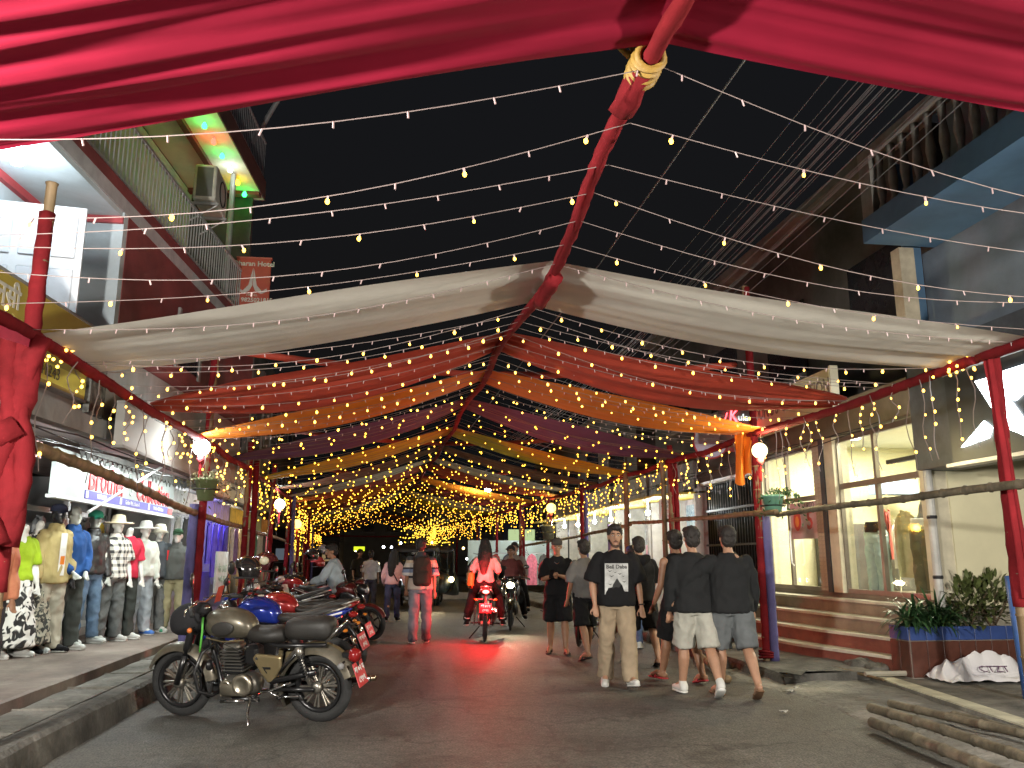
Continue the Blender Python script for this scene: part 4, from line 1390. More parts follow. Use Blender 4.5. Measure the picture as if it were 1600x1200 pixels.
ORD = ['nearest', 'second', 'third', 'fourth', 'fifth', 'sixth', 'seventh', 'eighth', 'ninth', 'tenth', 'eleventh']
PYL = [6.0, 11.2, 14.5, 17.8, 21.5, 25.5, 29.5, 33.5, 37.5, 42.5, 48]
PYR = [6.05, 10.45, 13.9, 16.6, 20.3, 24.2, 28.2, 32.5, 36.8, 42, 48]
for side, PY in (('left', PYL), ('right', PYR)):
    for i, Y in enumerate(PY):
        X = LE(Y) - (.09 if i == 0 else 0) if side == 'left' else RE(Y) + (.13 if i == 0 else 0)
        zb = .2 if side == 'left' else (.05 if i == 0 else .13)
        zt = {('left', 0): 4.08, ('right', 1): 5.1, ('left', 1): 4.25}.get((side, i), 3.35 if i > 1 else 3.2)
        lab = f'{ORD[i]} red wrapped canopy post on the {side} side of the street'
        if (side, i) == ('left', 1):
            lab = 'indigo and red wrapped canopy post in front of the last mannequin'
        if (side, i) == ('right', 1):
            lab = 'tall red and indigo wrapped post carrying the green flower pot'
        t_ = thing('canopy_post', lab, 'post', (X, Y, zb), 0, 'canopy posts')
        m_ = MB(); bamboo(m_, (0, 0, 0), (.02, .0, zt - zb), .045); m_.build('pole', BAMB, t_, True)
        m_ = MB(); wrap(m_, [(0, 0, .1 if i else 1.0), (.02, 0, zt - zb - (.22 if i == 0 and side == 'left' else .0))], .050 if i else .054, i * 3.1 + (9 if side == 'left' else 0)); m_.build('cloth_wrap', RED_C, t_, True)
        if i == 1:
            m_ = MB(); wrap(m_, [(-.1 if side == 'left' else .1, -.02, 0), (-.09 if side == 'left' else .09, -.02, 1.9)], .06, 4 + i, amp=.15); m_.build('indigo_wrap', BLUW, t_, True)
            m_ = MB()
            for k in range(3):
                m_.torus((0, 0, .06 + k * .03), (.1 * k, .12, 1), .085, .018, 14, 6)
            m_.build('foot_tie', RED_C, t_, True)
        if i > 1 and i % 2 == 0:
            m_ = MB(); wrap(m_, [(.14, .1, 0), (.12, .06, zt - zb - .3)], .05, 7 + i); m_.build('second_wrap', RED_C if i % 4 else BLUW, t_, True)
# bunched red cloth on the nearest left post
pb = AX(38, 560, -2.45)
bun = MB()
for k, (o, rr, ph) in enumerate([((0, -.05, 0), .085, 0), ((.06, -.06, .0), .06, 2), ((-.05, -.08, .0), .07, 4)]):
    pts = [np.array([-2.55 + o[0] + .04 * math.sin(j * .9 + ph), 5.92 + o[1], 2.9 - j * .14]) for j in range(11)]
    wrap(bun, pts, rr, ph, 12, .5, 2.0)
pts = [np.array([-2.51, 5.8, 2.28]), np.array([-2.70, 5.72, 2.12]), np.array([-2.78, 5.72, 1.9]), np.array([-2.64, 5.76, 1.72]), np.array([-2.53, 5.8, 1.5])]
wrap(bun, pts, .07, 8, 12, .5, 3)
tag(bun.build('bunched_cloth', RED_C, smooth=True), 'bunched red cloth hanging down the nearest left post', 'cloth')
# nearest right post sash
sash = MB(); sash.sheet(lambda u, v: (4.73 + .10 * (u - .5) + .10 * v + .012 * math.sin(u * 14 + v * 4), 5.98 - .035 * math.sin(u * math.pi) - .0 * v, 3.02 - v * 1.9), 10, 40)
tag(sash.build('red_drape', RED_C, smooth=True), 'long red sash hanging along the nearest right post', 'cloth')
# eave beams
for side in ('left', 'right'):
    PY = [2.2] + (PYL if side == 'left' else PYR) + [58]
    for i, (a, b) in enumerate(zip(PY[:-1], PY[1:])):
        fx, fz = (LE, ZL) if side == 'left' else (RE, ZR)
        m_ = MB(); wrap(m_, [(fx(a), a, fz(a) - .02), (fx((a + b) / 2), (a + b) / 2, fz(a) - .06), (fx(b), b - .03, fz(b) - .02)], .045, i + (20 if side == 'left' else 0))
        tag(m_.build('eave_beam', RED_C, smooth=True), f'{["foreground", "nearest", "second", "third", "fourth", "fifth", "sixth", "seventh", "eighth", "ninth", "tenth", "eleventh", "twelfth"][i]} red wrapped eave beam on the {side} side', 'beam', 'red eave beams')
# ridge pole
m_ = MB()
pts = [(RX(Y) + .04 * math.sin(Y * 1.3) + (-.02 if Y < 4 else 0), Y, RZ(Y)) for Y in [1.5, 2.6, 3.2, 3.9, 4.8, 5.6, 6.2, 7, 8, 9, 10, 11, 12.5, 14, 16, 18, 20, 23, 26, 29, 32, 35, 38, 40, 44, 48, 53, 58]]
rp = thing('ridge_pole', 'long red wrapped ridge pole running down the middle of the canopy', 'pole', pts[0])
wrap(m_, pts, .040, 3, 12, .28).build('cloth_wrap', RED_C, rp, True, world=True)
m_ = MB()
P = np.array(pts[2]) + np.array([.0, -.16, 0])
for k in range(9):
    m_.torus(P + np.array([.0, k * .022, .0]), (.15 * math.sin(k * 2), 1, .2 * math.cos(k * 3)), .056 + .01 * math.sin(k * 2.2), .015, 16, 6)
for k in range(5):
    m_.tube([P + np.array([.05 * (k - 2) * .6, .1, .06]), P + np.array([.07 * (k - 2), .12, .14 + .02 * k])], [.018, .004], 5)
m_.build('gold_knot', GOLD, rp, True, world=True)
m_ = MB(); wrap(m_, [P + np.array([-.01, .08, -.01]), P + np.array([-.03, .35, -.06])], .055, 5, 10, .4); m_.build('red_knot', RED_C, rp, True, world=True)
m_ = MB(); wrap(m_, [(pts[6][0], 5.7, 3.44), (pts[6][0], 6.4, 3.46)], .055, 5, 10, .4); m_.build('red_knot', RED_C, rp, True, world=True)
# cross ties
for k, Y in enumerate((10.9, 17.9, 25.6)):
    p = []
    for j in range(9):
        u = j / 8
        p.append((LE(Y) + (RE(Y) - LE(Y)) * u, Y, 4.1 - .25 * math.sin(u * math.pi)))
    m_ = MB(); wrap(m_, p, .045, k * 5)
    tag(m_.build('cross_tie', RED2, smooth=True), ['nearest', 'middle', 'farthest'][k] + ' thin red cloth tie spanning the street above the canopy', 'beam', 'red cross ties')
m_ = MB(); m_.tube([(LE(58), 58, 2.9), (1.0 + shiftx(58), 58, 2.85), (RE(58), 58, 2.9)], .05, 6)
tag(m_.build('end_beam', RED_C), 'thin red beam closing the far end of the canopy', 'beam')


# ================================================================ cloth banners
def roofz(u, Y, zl, zr, sag):
    # u: 0 left eave .. 0.5 ridge .. 1 right eave
    if u < .5:
        t = u / .5
        return LE(Y) + (RX(Y) - LE(Y)) * t, zl + (RZ(Y) + .06 - zl) * t - sag * math.sin(t * math.pi)
    t = (u - .5) / .5
    return RX(Y) + (RE(Y) - RX(Y)) * t, RZ(Y) + .06 + (zr - RZ(Y) - .06) * t - sag * math.sin(t * math.pi)


def banner(label, Y0, Y1, m, sag=.12, pl=.55, pr=.55, seed=0, folds=7, amp=.022, sk=0.0, hubk=.1, nv=30, group='cloth banners'):
    b = MB()
    nu = 150

    def f(u, v):
        pin = (pl + (1 - pl) * min(1, u / .16) ** .7) if u < .16 else ((pr + (1 - pr) * min(1, (1 - u) / .16) ** .7) if u > .84 else 1)
        hub = 1 - hubk * math.exp(-((u - .5) / .03) ** 2)
        c = (Y0 + Y1) / 2
        Y = c + (v - .5) * (Y1 - Y0) * pin * hub + .05 * math.sin(u * 9 + seed) + sk * (u - .5)
        x, z = roofz(u, Y, ZL(Y), ZR(Y), sag * (.35 + 1.3 * v + .15 * math.sin(v * 3 + seed)))
        fold = mnoise.noise(Vector((u * 2.2, v * folds, seed))) + .5 * mnoise.noise(Vector((u * 5, v * folds * 2.3, seed + 7)))
        z += amp * fold * (1.6 if pin < .95 else 1) - .03 * math.sin(v * math.pi) * math.sin((u % .5) * 2 * math.pi)
        return (x, Y, z)
    b.sheet(f, nu, nv)
    return tag(b.build('cloth_banner', m, smooth=True), label, 'banner', group)


banner('wide crimson cloth overhead at the top of the picture', .2, 3.05, REDF, .02, 1, 1, 1, 20, .045, -.75, 0, 110)
banner('wide white cloth banner, nearest after the crimson one', 5.62, 6.88, WHI_C, .055, .95, .85, 2, 5, .014, -.42, .02)
banner('first brick red cloth banner behind the white one', 7.95, 9.05, RED2, .16, .3, .35, 3, 6, .035, -.5)
banner('first orange cloth banner, left end by the big white globe', 10.2, 11.15, ORA_C, .10, .5, .6, 4, 5, .02, -.6)
banner('dark purple cloth banner between orange and yellow', 12.8, 13.8, PUR_C, .12, .5, .5, 5, 6, .03)
banner('first yellow cloth banner in the middle of the canopy', 16.0, 17.1, YEL_C, .08, .6, .6, 6, 5, .02)
banner('small brown cloth banner past the yellow one', 18.6, 19.3, mat('brown_cloth', (.16, .07, .04), .8, trans=.2), .12, .5, .5, 7, 6, .03)
banner('second white cloth banner past the yellow one', 20.9, 21.8, WHI_C, .10, .6, .6, 8, 5, .02)
banner('second red cloth banner just past the second white one', 22.4, 23.9, RED2, .10, .6, .6, 9, 5, .03)
banner('second orange cloth banner far down the canopy', 25.6, 26.9, ORA_C, .10, .6, .6, 10, 5, .03)
banner('dark red cloth banner far down the canopy', 28.4, 29.6, mat('dark_red_cloth', (.25, .02, .02), .8, trans=.2), .10, .6, .6, 11, 5, .03)
banner('third white cloth banner far down the canopy', 31.4, 32.8, WHI_C, .10, .6, .6, 12, 5, .03)
banner('second yellow cloth banner near the canopy end', 33.6, 34.8, YEL_C, .10, .6, .6, 13, 5, .03)
banner('pink white cloth banner far down the canopy', 36.2, 37.6, mat('pink_cloth', (.55, .35, .36), .8, trans=.25), .10, .6, .6, 14, 5, .03)
banner('far pale banner beyond the pink white one', 41, 42.6, WHI_C, .1, .6, .6, 15, 5, .03)
banner('far orange banner near the end of the tunnel', 46, 47.6, ORA_C, .1, .6, .6, 16, 5, .03)
banner('farthest red banner at the end of the tunnel', 52, 54, RED2, .1, .6, .6, 17, 5, .03)
# hanging orange tail
tl = MB()
p0 = AX(1163, 682, RE(10.3) - .08)
tl.sheet(lambda u, v: (p0[0] - .16 + .30 * u * (1 - .25 * math.sin(v * 2.4)) + .02 * math.sin(u * 12 + v * 3), p0[1] - .05 + .07 * math.sin(u * 13 + v * 1.5), p0[2] + .04 - v * (.62 + .08 * math.sin(u * 7)) - .12 * (u - .5) ** 2), 26, 22)
tag(tl.build('orange_cloth_tail', ORA_C, smooth=True), 'loose orange cloth tail hanging by the tall right post', 'cloth')
# pinkish red scrap at the left eave near the camera
tl = MB()
a_, b_ = AX(0, 500, -2.6), AX(48, 522, -2.5)
tl.sheet(lambda u, v: (-2.52 + .03 * math.sin(u * 9), 4.2 + 1.7 * u, 2.93 - .05 * math.sin(u * 3) - v * (.14 - .04 * u)), 30, 4)
tag(tl.build('red_valance', mat('pink_red_cloth', (.55, .05, .10), .7, trans=.2), smooth=True), 'narrow pink red valance along the near left eave', 'cloth')

# ================================================================ fairy light strings
WIRE = mat('light_wire', (.24, .19, .18), .5, var=.1)
WIRED = mat('dark_wire', (.16, .13, .08), .5, var=.1)
LED_OFF_GLOW = mat('led_stub', (.42, .30, .30), .4, emit=(1, .7, .6), estr=.05)  # switched-off stubs given a faint glow of their own
BULB = emat('bulb_warm', (1.0, .50, .055), 8.0)
BULBF = emat('bulb_warm_far', (1.0, .46, .035), 6.0)
bays_ = [(5.6, 'between the crimson and the white banner'), (7.9, 'between the white and the first red banner'), (10.2, 'between the first red and the orange banner'), (12.8, 'between the orange and the purple banner'), (16, 'between the purple and the yellow banner'), (20.9, 'between the yellow and the second white banner'), (25.6, 'around the second red banner'), (31, 'beyond the second orange banner'), (40, 'beyond the third white banner'), (70, 'near the far end of the canopy')]
SY = [3.08, 3.55, 3.98, 4.32, 4.72, 5.12, 5.5, 6.68, 6.92, 7.25, 7.5]
y = 7.8
while y < 58:
    SY.append(y)
    y += (.9 if y > 38 else 0) + .42 + .14 * math.sin(y * 3.3)
cnt = {}
OR2 = ['first', 'second', 'third', 'fourth', 'fifth', 'sixth', 'seventh', 'eighth', 'ninth', 'tenth', 'eleventh', 'twelfth', 'thirteenth', 'fourteenth', 'fifteenth', 'sixteenth', 'seventeenth', 'eighteenth', 'nineteenth', 'twentieth'] + ['later'] * 40
for i, Y in enumerate(SY):
    bay = next(b for q, b in bays_ if Y < q)
    lit = (i % 2 == 1) if Y < 7 else (i % 6 != 0)
    t_ = thing('fairy_light_string', OR2[cnt.setdefault(bay, 0)] + (' string, lit,' if lit else ' string, unlit,') + ' of the fairy lights ' + bay, 'string lights', (RX(Y), Y, RZ(Y)), 0, 'fairy light strings over the street')
    cnt[bay] += 1
    w = MB()
    bl = MB()
    off = MB()
    r = .0024 if Y < 12 else .0032
    sgl, sgr = .16 + .06 * math.sin(i * 2.1), .16 + .06 * math.cos(i * 1.7)
    dl, dr = .25 * math.sin(i * 1.3), .25 * math.cos(i * 2.3)
    allp = []
    for sd in (0, 1):
        pts = []
        n = 16
        for j in range(n + 1):
            t = j / n
            x0, z0 = RX(Y), RZ(Y) - .02
            x1, z1 = (LE(Y), ZL(Y) - .01) if sd == 0 else (RE(Y), ZR(Y) - .01)
            sg = sgl if sd == 0 else sgr
            yy = Y + (dl if sd == 0 else dr) * t
            pts.append(np.array([x0 + (x1 - x0) * t, yy, z0 + (z1 - z0) * t - sg * math.sin(t * math.pi) * (1 if t < .5 else 1)]) - np.array([RX(Y), Y, RZ(Y)]))
        allp = list(reversed(pts)) if sd == 0 else allp + pts[1:]
        if sd == 1:
            w.tube(allp, r, 4 if Y < 12 else 3)
        # bulbs
        L = np.linalg.norm(pts[-1] - pts[0])
        step = (.62 if Y < 5.3 else .36) if Y < 12 else .46
        k = .1 + (.3 * (i * .37 % 1))
        alt = 0
        while k < L - .05:
            t = k / L * n
            a = int(min(n - 1, t))
            p = pts[a] + (pts[a + 1] - pts[a]) * (t - a)
            if lit and alt % 2 == 0 or (lit and Y > 5.3 and Y < 12 and alt % 2 == 0) or (lit and Y >= 12):
                R0 = (.0105 + .00035 * min(Y, 26)) * rnd.uniform(.75, 1.15)
                j1, j2, j3 = rnd.uniform(-.012, .012), rnd.uniform(-.012, .012), rnd.uniform(-.02, .0)
                bl.ell(p + np.array([j1, j2, -.016 + j3]), (R0 * .9, R0 * .9, R0 * 1.2), 6, 4) if Y < 10 else bl.ell(p + np.array([j1, j2, -.016 + j3 * 2]), (R0, R0, R0), 4, 2)
                if Y < 10:
                    off.tube([p, p + np.array([j1, j2, -.012 + j3])], .006, 4)
            elif Y < 12:
                off.tube([p, p + np.array([rnd.uniform(-.01, .01), 0, -.028])], .0042, 4)
            k += step * (.5 if Y < 12 else 1) * rnd.uniform(.85, 1.15)
            alt += 1
    w.build('wire', WIRE if Y < 12 else WIRED, t_)
    if off.v:
        off.build('led_stubs', LED_OFF_GLOW, t_)['kind'] = 'stuff'
    if bl.v:
        o = bl.build('bulbs', BULB if Y < 12 else BULBF, t_)
        o['kind'] = 'stuff'
# icicle curtains along the eaves
for side in ('left', 'right'):
    PY = (PYL if side == 'left' else PYR) + [57]
    for i, (a, b) in enumerate(zip(PY[:-1], PY[1:])):
        fx, fz = (LE, ZL) if side == 'left' else (RE, ZR)
        c = (a + b) / 2
        t_ = thing('icicle_lights', f'{ORD[i]} curtain of hanging icicle fairy lights under the {side} eave', 'string lights', (fx(c), c, fz(c)), 0, 'icicle light curtains under the eaves')
        w = MB(); bl = MB()
        y = a + .15
        far = a > 13
        while y < b:
            ln = rnd.uniform(.3, 1.0) * (.9 if not far else 1.0)
            x = fx(y) + rnd.uniform(-.05, .05)
            pts = []
            nn = 7
            for j in range(nn + 1):
                pts.append(np.array([x + .025 * math.sin(j * 1.3 + y * 9), y + .03 * math.cos(j * 1.1 + y * 5), fz(y) - .05 - ln * j / nn]) - np.array([fx(c), c, fz(c)]))
            w.tube(pts, .005, 3)
            for j in range(1, nn + 1):
                if rnd.random() < (.42 if not far else .6):
                    rr = (.0105 + .0003 * min(y, 26)) * rnd.uniform(.75, 1.15)
                    bl.ell(pts[j] + np.array([.01, 0, 0]), (rr, rr, rr * 1.1), 4 if far else 6, 2 if far else 4)
            y += rnd.uniform(.16, .36)
        # knot of lights at post
        for j in range(14 if i < 7 else 6):
            bl.ell(np.array([fx(a) + rnd.uniform(-.09, .09), a + rnd.uniform(.0, .5), fz(a) + rnd.uniform(-.12, .03)]) - np.array([fx(c), c, fz(c)]), .013, 5, 3)
        w.build('wires', WIRE if a < 12 else WIRED, t_)['kind'] = 'stuff'
        o = bl.build('bulbs', BULB if a < 12 else BULBF, t_); o['kind'] = 'stuff'
# bright yellow clusters at far end posts
for k, (px, py, Y, ww, hh) in enumerate([(466, 840, 30.0, .25, 1.0), (655, 836, 33, .9, .6), (680, 832, 31, .9, .8)]):
    P = AY(px, py, Y)
    bl = MB()
    for j in range(110):
        bl.ell(P + np.array([rnd.gauss(0, ww * .4), rnd.uniform(-.3, .3), rnd.uniform(-hh, hh) * .6]), .024, 4, 2)
    t_ = thing('light_cluster', ['bright yellow light cluster on a far left post', 'bright yellow light curtain behind the backpack man', 'bright yellow light curtain far right of the backpack man'][k], 'string lights', tuple(P))
    o = bl.build('bulbs', emat('bulb_cluster', (1, .60, .05), 2.6), t_, world=True); o['kind'] = 'stuff'
    m_ = MB()
    for j in range(6):
        x = P[0] + (j - 2.5) / 5 * ww
        m_.tube([(x, P[1], P[2] + hh * .7), (x + .03, P[1], P[2] - hh * .6)], .006, 3)
    m_.build('wires', WIRED, t_, world=True)['kind'] = 'stuff'
# globe lamps on posts
for k, (px, py, X, r, col, pw, es, lab) in enumerate([
    (315, 699, LE(10.7) + .02, .105, (.95, 1, .97), 28, 14, 'big bright white globe lamp on the indigo left post'),
    (437, 788, LE(17.8) + .05, .11, (.9, 1, 1), 50, 14, 'white globe lamp hanging on a far left post'),
    (464, 819, LE(25) + .1, .13, (1, .62, .08), 18, 5, 'small yellow globe lamp on a farther left post'),
    (1187, 704, RE(10.45) - .06, .10, (1, .84, .42), 45, 3.2, 'warm yellow globe lamp on the tall right post'),
    (861, 794, RE(24.2), .14, (1, .78, .14), 16, 3.5, 'yellow globe lamp on a far right post'),
    (1154, 690, RE(11.4), .05, (1, .85, .5), 3, 2.5, 'tiny warm lamp beside the orange cloth tail')]):
    P = AX(px, py, X)
    t_ = thing('globe_lamp', lab, 'lamp', tuple(P))
    m_ = MB(); m_.ell((0, 0, 0), r, 20, 14); m_.build('globe', emat('globe_%d' % k, col, es, 'NONE'), t_, True)
    m_ = MB(); m_.lathe([(.03, -r - .09), (.045, -r - .05), (.05, -r + .01)], n=12); m_.build('collar', REDTRIM, t_, True)
    m_ = MB(); m_.tube([(0, 0, -r - .08), (.0, .02, -r - .3)], .02, 6); m_.build('stem', RED_C, t_)
    lp = lamp('globe_light', 'POINT', (0, -r - .06, -.02), pw, col, r * .8, t_, None, False)
# bamboo rails
rails = [('left', AX(60, 700, -2.52), AX(305, 800, -2.55)), ('left', AX(305, 802, -2.58), AX(445, 845, -2.75)), ('right', AX(1640, 752, 4.62), AX(1215, 803, 4.7)), ('right', AX(1213, 800, 4.62), AX(985, 818, 4.66)), ('right', AX(985, 820, 4.6), AX(870, 845, 4.5)), ('right', AX(872, 843, 4.4), AX(770, 862, 4.2))]
for k, (sd, a, b) in enumerate(rails):
    m_ = MB(); bamboo(m_, a, b, .036 if k != 0 else .045, 10)
    tag(m_.build('bamboo_rail', BAMB if k != 2 else BAMBG, smooth=True), ['near bamboo rail crossing in front of the shop signboard', 'bamboo rail past the indigo left post', 'dark bamboo rail across the lit shop windows', 'bamboo rail above the men in dark tops', 'bamboo rail above the man facing the camera', 'farthest bamboo rail on the right side'][k], 'bamboo rail')
for (px, py, Y, r0, lab) in [(978, 700, 16.7, .06, 'bare bamboo pole beside a red post behind the facing man'), (1040, 830, 14.3, .05, 'bare bamboo pole left of the tank top man')]:
    P = AX(px, py, 4.58)
    m_ = MB(); bamboo(m_, (P[0], P[1], .13), (P[0] - .02, P[1], 3.3), r0); tag(m_.build('bamboo_post', BAMB, smooth=True), lab, 'post')
# hanging flower pots
LEAF = mat('leaf_green', (.035, .085, .02), .5, var=.4, scale=8)
LEAFD = mat('leaf_dry', (.12, .11, .05), .7, var=.4, scale=8)
for k, (px, py, X, col, lab) in enumerate([(1208, 790, RE(10.3) + .02, (.16, .36, .26), 'green plastic flower pot hanging on the tall right post'), (322, 765, LE(10.7) + .1, (.16, .2, .09), 'shaggy green planter tied to the indigo left post'), (857, 832, RE(25), (.2, .19, .13), 'old tin planter hanging far along the right rail')]):
    P = AX(px, py, X)
    s = [1, 1.05, 1.6][k]
    t_ = thing('hanging_pot', lab, 'flower pot', tuple(P))
    m_ = MB(); m_.lathe([(.0, -.13 * s), (.09 * s, -.13 * s), (.13 * s, .10 * s), (.145 * s, .10 * s), (.145 * s, .13 * s), (.125 * s, .13 * s), (.12 * s, .1 * s), (0, .09 * s)], n=20); m_.build('pot', mat('pot_%d' % k, col, .5, var=.15), t_, True)
    lv = MB()
    for j in range(170):
        a = rnd.uniform(0, 6.28); ra = rnd.uniform(.02, .3) * s
        z = .14 * s - max(0, ra - .14) * rnd.uniform(.3, 2.6) + rnd.uniform(-.02, .08)
        c = np.array([math.cos(a) * ra + (.12 if k == 0 else 0), math.sin(a) * ra, z])
        d = nrm([rnd.uniform(-1, 1), rnd.uniform(-1, 1), rnd.uniform(-1, .4)]) * .035
        e = nrm(np.cross(d, [rnd.random(), 1, .3])) * .011
        lv.add([c - d, c + e, c + d, c - e], [(0, 1, 2, 3)])
    lv.build('foliage', LEAF if k == 0 else LEAFD, t_)
    m_ = MB(); m_.torus((0, .03, 0), (0, 0, 1), .15 * s, .008, 18, 5); m_.build('hoop', DKMET, t_)

# ================================================================ people and mannequins
def sw(side, th, ab=0.0, ro=0.0):
    """unit vector of a hanging limb: th swings it forward, ab lifts it sideways, ro turns the swing plane inwards"""
    d = np.array([math.sin(ab) * side, -math.sin(th) * math.cos(ab), -math.cos(th) * math.cos(ab)])
    c, s = math.cos(ro * side), math.sin(ro * side)
    return np.array([d[0] * c - d[1] * s * -1, d[0] * s * -1 + d[1] * c, d[2]])


def oval(c, rx, ry, ax=(0, 0, 1), n=18, fw=(0, -1, 0), sq=2.3):
    ax = nrm(ax)
    f = nrm(np.asarray(fw) - ax * (np.asarray(fw) @ ax))
    l = np.cross(ax, f)
    out = []
    for k in range(n):
        a = 2 * math.pi * k / n
        ca, sa = math.cos(a), math.sin(a)
        q = (abs(ca) ** sq + abs(sa) ** sq) ** (-1 / sq)
        out.append(np.asarray(c, float) + l * rx * ca * q + f * ry * sa * q)
    return out


SKIN = mat('skin_brown', (.30, .155, .09), .5, var=.12, scale=10)
SKIN2 = mat('skin_tan', (.36, .20, .125), .5, var=.12, scale=10)
HAIR = mat('black_hair', (.016, .012, .010), .7, var=.3, scale=40, bump=.6, bscale=120, aniso=(1, 1, .3))


def cloth(name, c, **k):
    k.setdefault('var', .14)
    return mat(name, c, .9, scale=5, bump=.12, bscale=140, spec=.2, **k)


BLKC = cloth('black_cotton', (.010, .010, .011))
CHAR = cloth('charcoal_knit', (.016, .017, .018))


def figure(name, label, loc, rz, h=1.70, skin=SKIN, legL=(0, 0), legR=(0, 0), armL=(0, .12, .15, 0), armR=(0, .12, .15, 0), lean=0.0, head=(0, 0), wide=1.0,
           top=None, bottom=None, shoes=None, hair='short', hairm=None, cat='person', voxel=.0135, fem=False, headless=False, seat=None, group=None, hands=True, tilt=0):
    """leg=(hip swing, knee bend[, splay]); arm=(swing, abduct, elbow bend, turn inwards); faces -y locally"""
    S = h / 1.72
    T = thing(name, label, cat, loc, rz, group)
    hip0 = np.array([0, 0, .90]) * S
    upv = nrm([math.sin(tilt), -math.sin(lean), math.cos(lean)])
    fwd = nrm(np.cross([1, 0, 0], upv)) * -1
    fwd = np.array([0, -math.cos(lean), -math.sin(lean)])
    def tp(x, f, z):      # torso coordinates above hip
        return hip0 + (np.array([x, 0, 0]) + fwd * f + upv * z) * S
    J = {}
    for sd, leg in ((1, legL), (-1, legR)):
        hp = hip0 + np.array([.088 * sd * wide, 0, 0]) * S
        spl = leg[2] if len(leg) > 2 else .03
        kn = hp + sw(sd, leg[0], spl) * .43 * S
        an = kn + sw(sd, leg[0] - leg[1], spl * .6) * .41 * S
        fp = leg[3] if len(leg) > 3 else min(0, (leg[0] - leg[1]) * .6)
        toe = an + np.array([.03 * sd, -math.cos(fp) * .17, math.sin(fp) * .17]) * S + np.array([0, 0, -.055 * S])
        heel = an + np.array([0, .045 * math.cos(fp), -.055 - .03 * math.sin(fp)]) * S
        J[sd] = (hp, kn, an, toe, heel, fp)
    # ground the lowest foot
    if seat is None:
        zmin = min(min(J[s][3][2], J[s][4][2]) for s in J) - .028 * S
    else:
        zmin = hip0[2] - seat
    dz = np.array([0, 0, -zmin])
    hip0 = hip0 + dz
    for s in J:
        J[s] = tuple(p + dz if isinstance(p, np.ndarray) else p for p in J[s])
    A = {}
    shz = .452 if not fem else .44
    for sd, arm in ((1, armL), (-1, armR)):
        sh = tp((.185 if not fem else .16) * sd * wide, 0, shz)
        el = sh + sw(sd, arm[0] + lean * .3, arm[1]) * .285 * S
        d2 = sw(sd, arm[0] + arm[2], arm[1] * .5)
        r_ = arm[3] if len(arm) > 3 else 0
        c, s_ = math.cos(r_), math.sin(r_)
        d2 = np.array([d2[0] - sd * s_ * abs(d2[1]) - (sd * s_ * .0), d2[1] * c, d2[2]])
        d2 = nrm(d2)
        wr = el + d2 * .245 * S
        A[sd] = (sh, el, wr, d2)
    nk = tp(0, .0, .56)
    hd = tp(0, .025, .69)
    hm = Euler((head[1], 0, head[0])).to_matrix()
    hm = np.array(hm)
    def hp_(x, y, z):
        return hd + hm @ (np.array([x, y, z]) * S)
    # ---- body
    b = MB()
    b.loft([oval(tp(0, 0, z), rx * S * wide, ry * S, upv) for z, rx, ry in [(-.06, .11, .085), (.02, .155, .11), (.10, .15, .105), (.22, .13, .095), (.34, .155, .11), (.43, .168, .10), (.50, .11, .075), (.545, .058, .055)]])
    for sd in J:
        hp, kn, an, toe, heel, fp = J[sd]
        b.tube([hp, hp + (kn - hp) * .5, kn], [.088 * S, .075 * S, .056 * S], 12, round_=True)
        cf = kn + (an - kn) * .32 + np.array([0, .018 * S, 0])
        b.tube([kn, cf, an], [.054 * S, .061 * S, .037 * S], 12, round_=True)
        b.tube([heel + np.array([0, 0, .012 * S]), an + (toe - an) * .5 + np.array([0, 0, .004]), toe], [.034 * S, .036 * S, .026 * S], 10, round_=True)
    for sd in A:
        sh, el, wr, d2 = A[sd]
        b.tube([sh, sh + (el - sh) * .45, el], [.055 * S, .046 * S, .038 * S], 10, round_=True)
        b.tube([el, el + (wr - el) * .35, wr], [.038 * S, .040 * S, .025 * S], 10, round_=True)
        side = nrm(np.cross(d2, [0, -1, 0.2]))
        if np.linalg.norm(np.cross(d2, [0, -1, .2])) < .2:
            side = np.array([1., 0, 0])
        nor = np.cross(side, d2)
        pc = wr + d2 * .045 * S
        b.tube([wr, pc, wr + d2 * .085 * S], [.026 * S, .036 * S, .034 * S], 10, round_=True, sq=.62)
        if hands:
            for q, (o, l) in enumerate([(-.026, .068), (-.009, .08), (.009, .076), (.026, .058)]):
                a0 = wr + d2 * .085 * S + side * o * S
                a1 = a0 + (d2 * .62 - nor * sd * .0 + np.array([0, -.25, -.1]) * .6) * l * .55 * S
                a2 = a1 + (d2 * .3 + np.array([0, -.5, -.2])) * l * .5 * S
                b.tube([a0, a1, a2], [.0095 * S, .009 * S, .008 * S], 6, round_=True)
            t0 = pc + side * .03 * S * (1 if side[1] < 0 else -1)
            b.tube([t0, t0 + (d2 * .6 + side * (.6 if side[1] < 0 else -.6)) * .05 * S, t0 + (d2 + side * (.4 if side[1] < 0 else -.4)) * .065 * S], [.013 * S, .011 * S, .009 * S], 6, round_=True)
    b.tube([tp(0, 0, .5), nk, hp_(0, 0, -.06)], [.062 * S, .052 * S, .05 * S], 12, round_=True)
    if not headless:
        b.ell(hp_(0, .012, .03), (.074 * S, .094 * S, .098 * S), 16, 12, hm)
        b.ell(hp_(0, -.022, -.035), (.056 * S, .066 * S, .078 * S), 14, 10, hm)
        b.ell(hp_(0, -.06, -.085), (.03 * S, .03 * S, .026 * S), 10, 8, hm)
        b.tube([hp_(0, -.086, .03), hp_(0, -.106, -.018)], [.012 * S, .018 * S], 8, round_=True)
        for sd in (1, -1):
            b.ell(hp_(.078 * sd, .012, -.005), (.012 * S, .022 * S, .032 * S), 8, 6, hm)
    me = remesh(b, voxel, 3)
    put('body', me, skin, T)
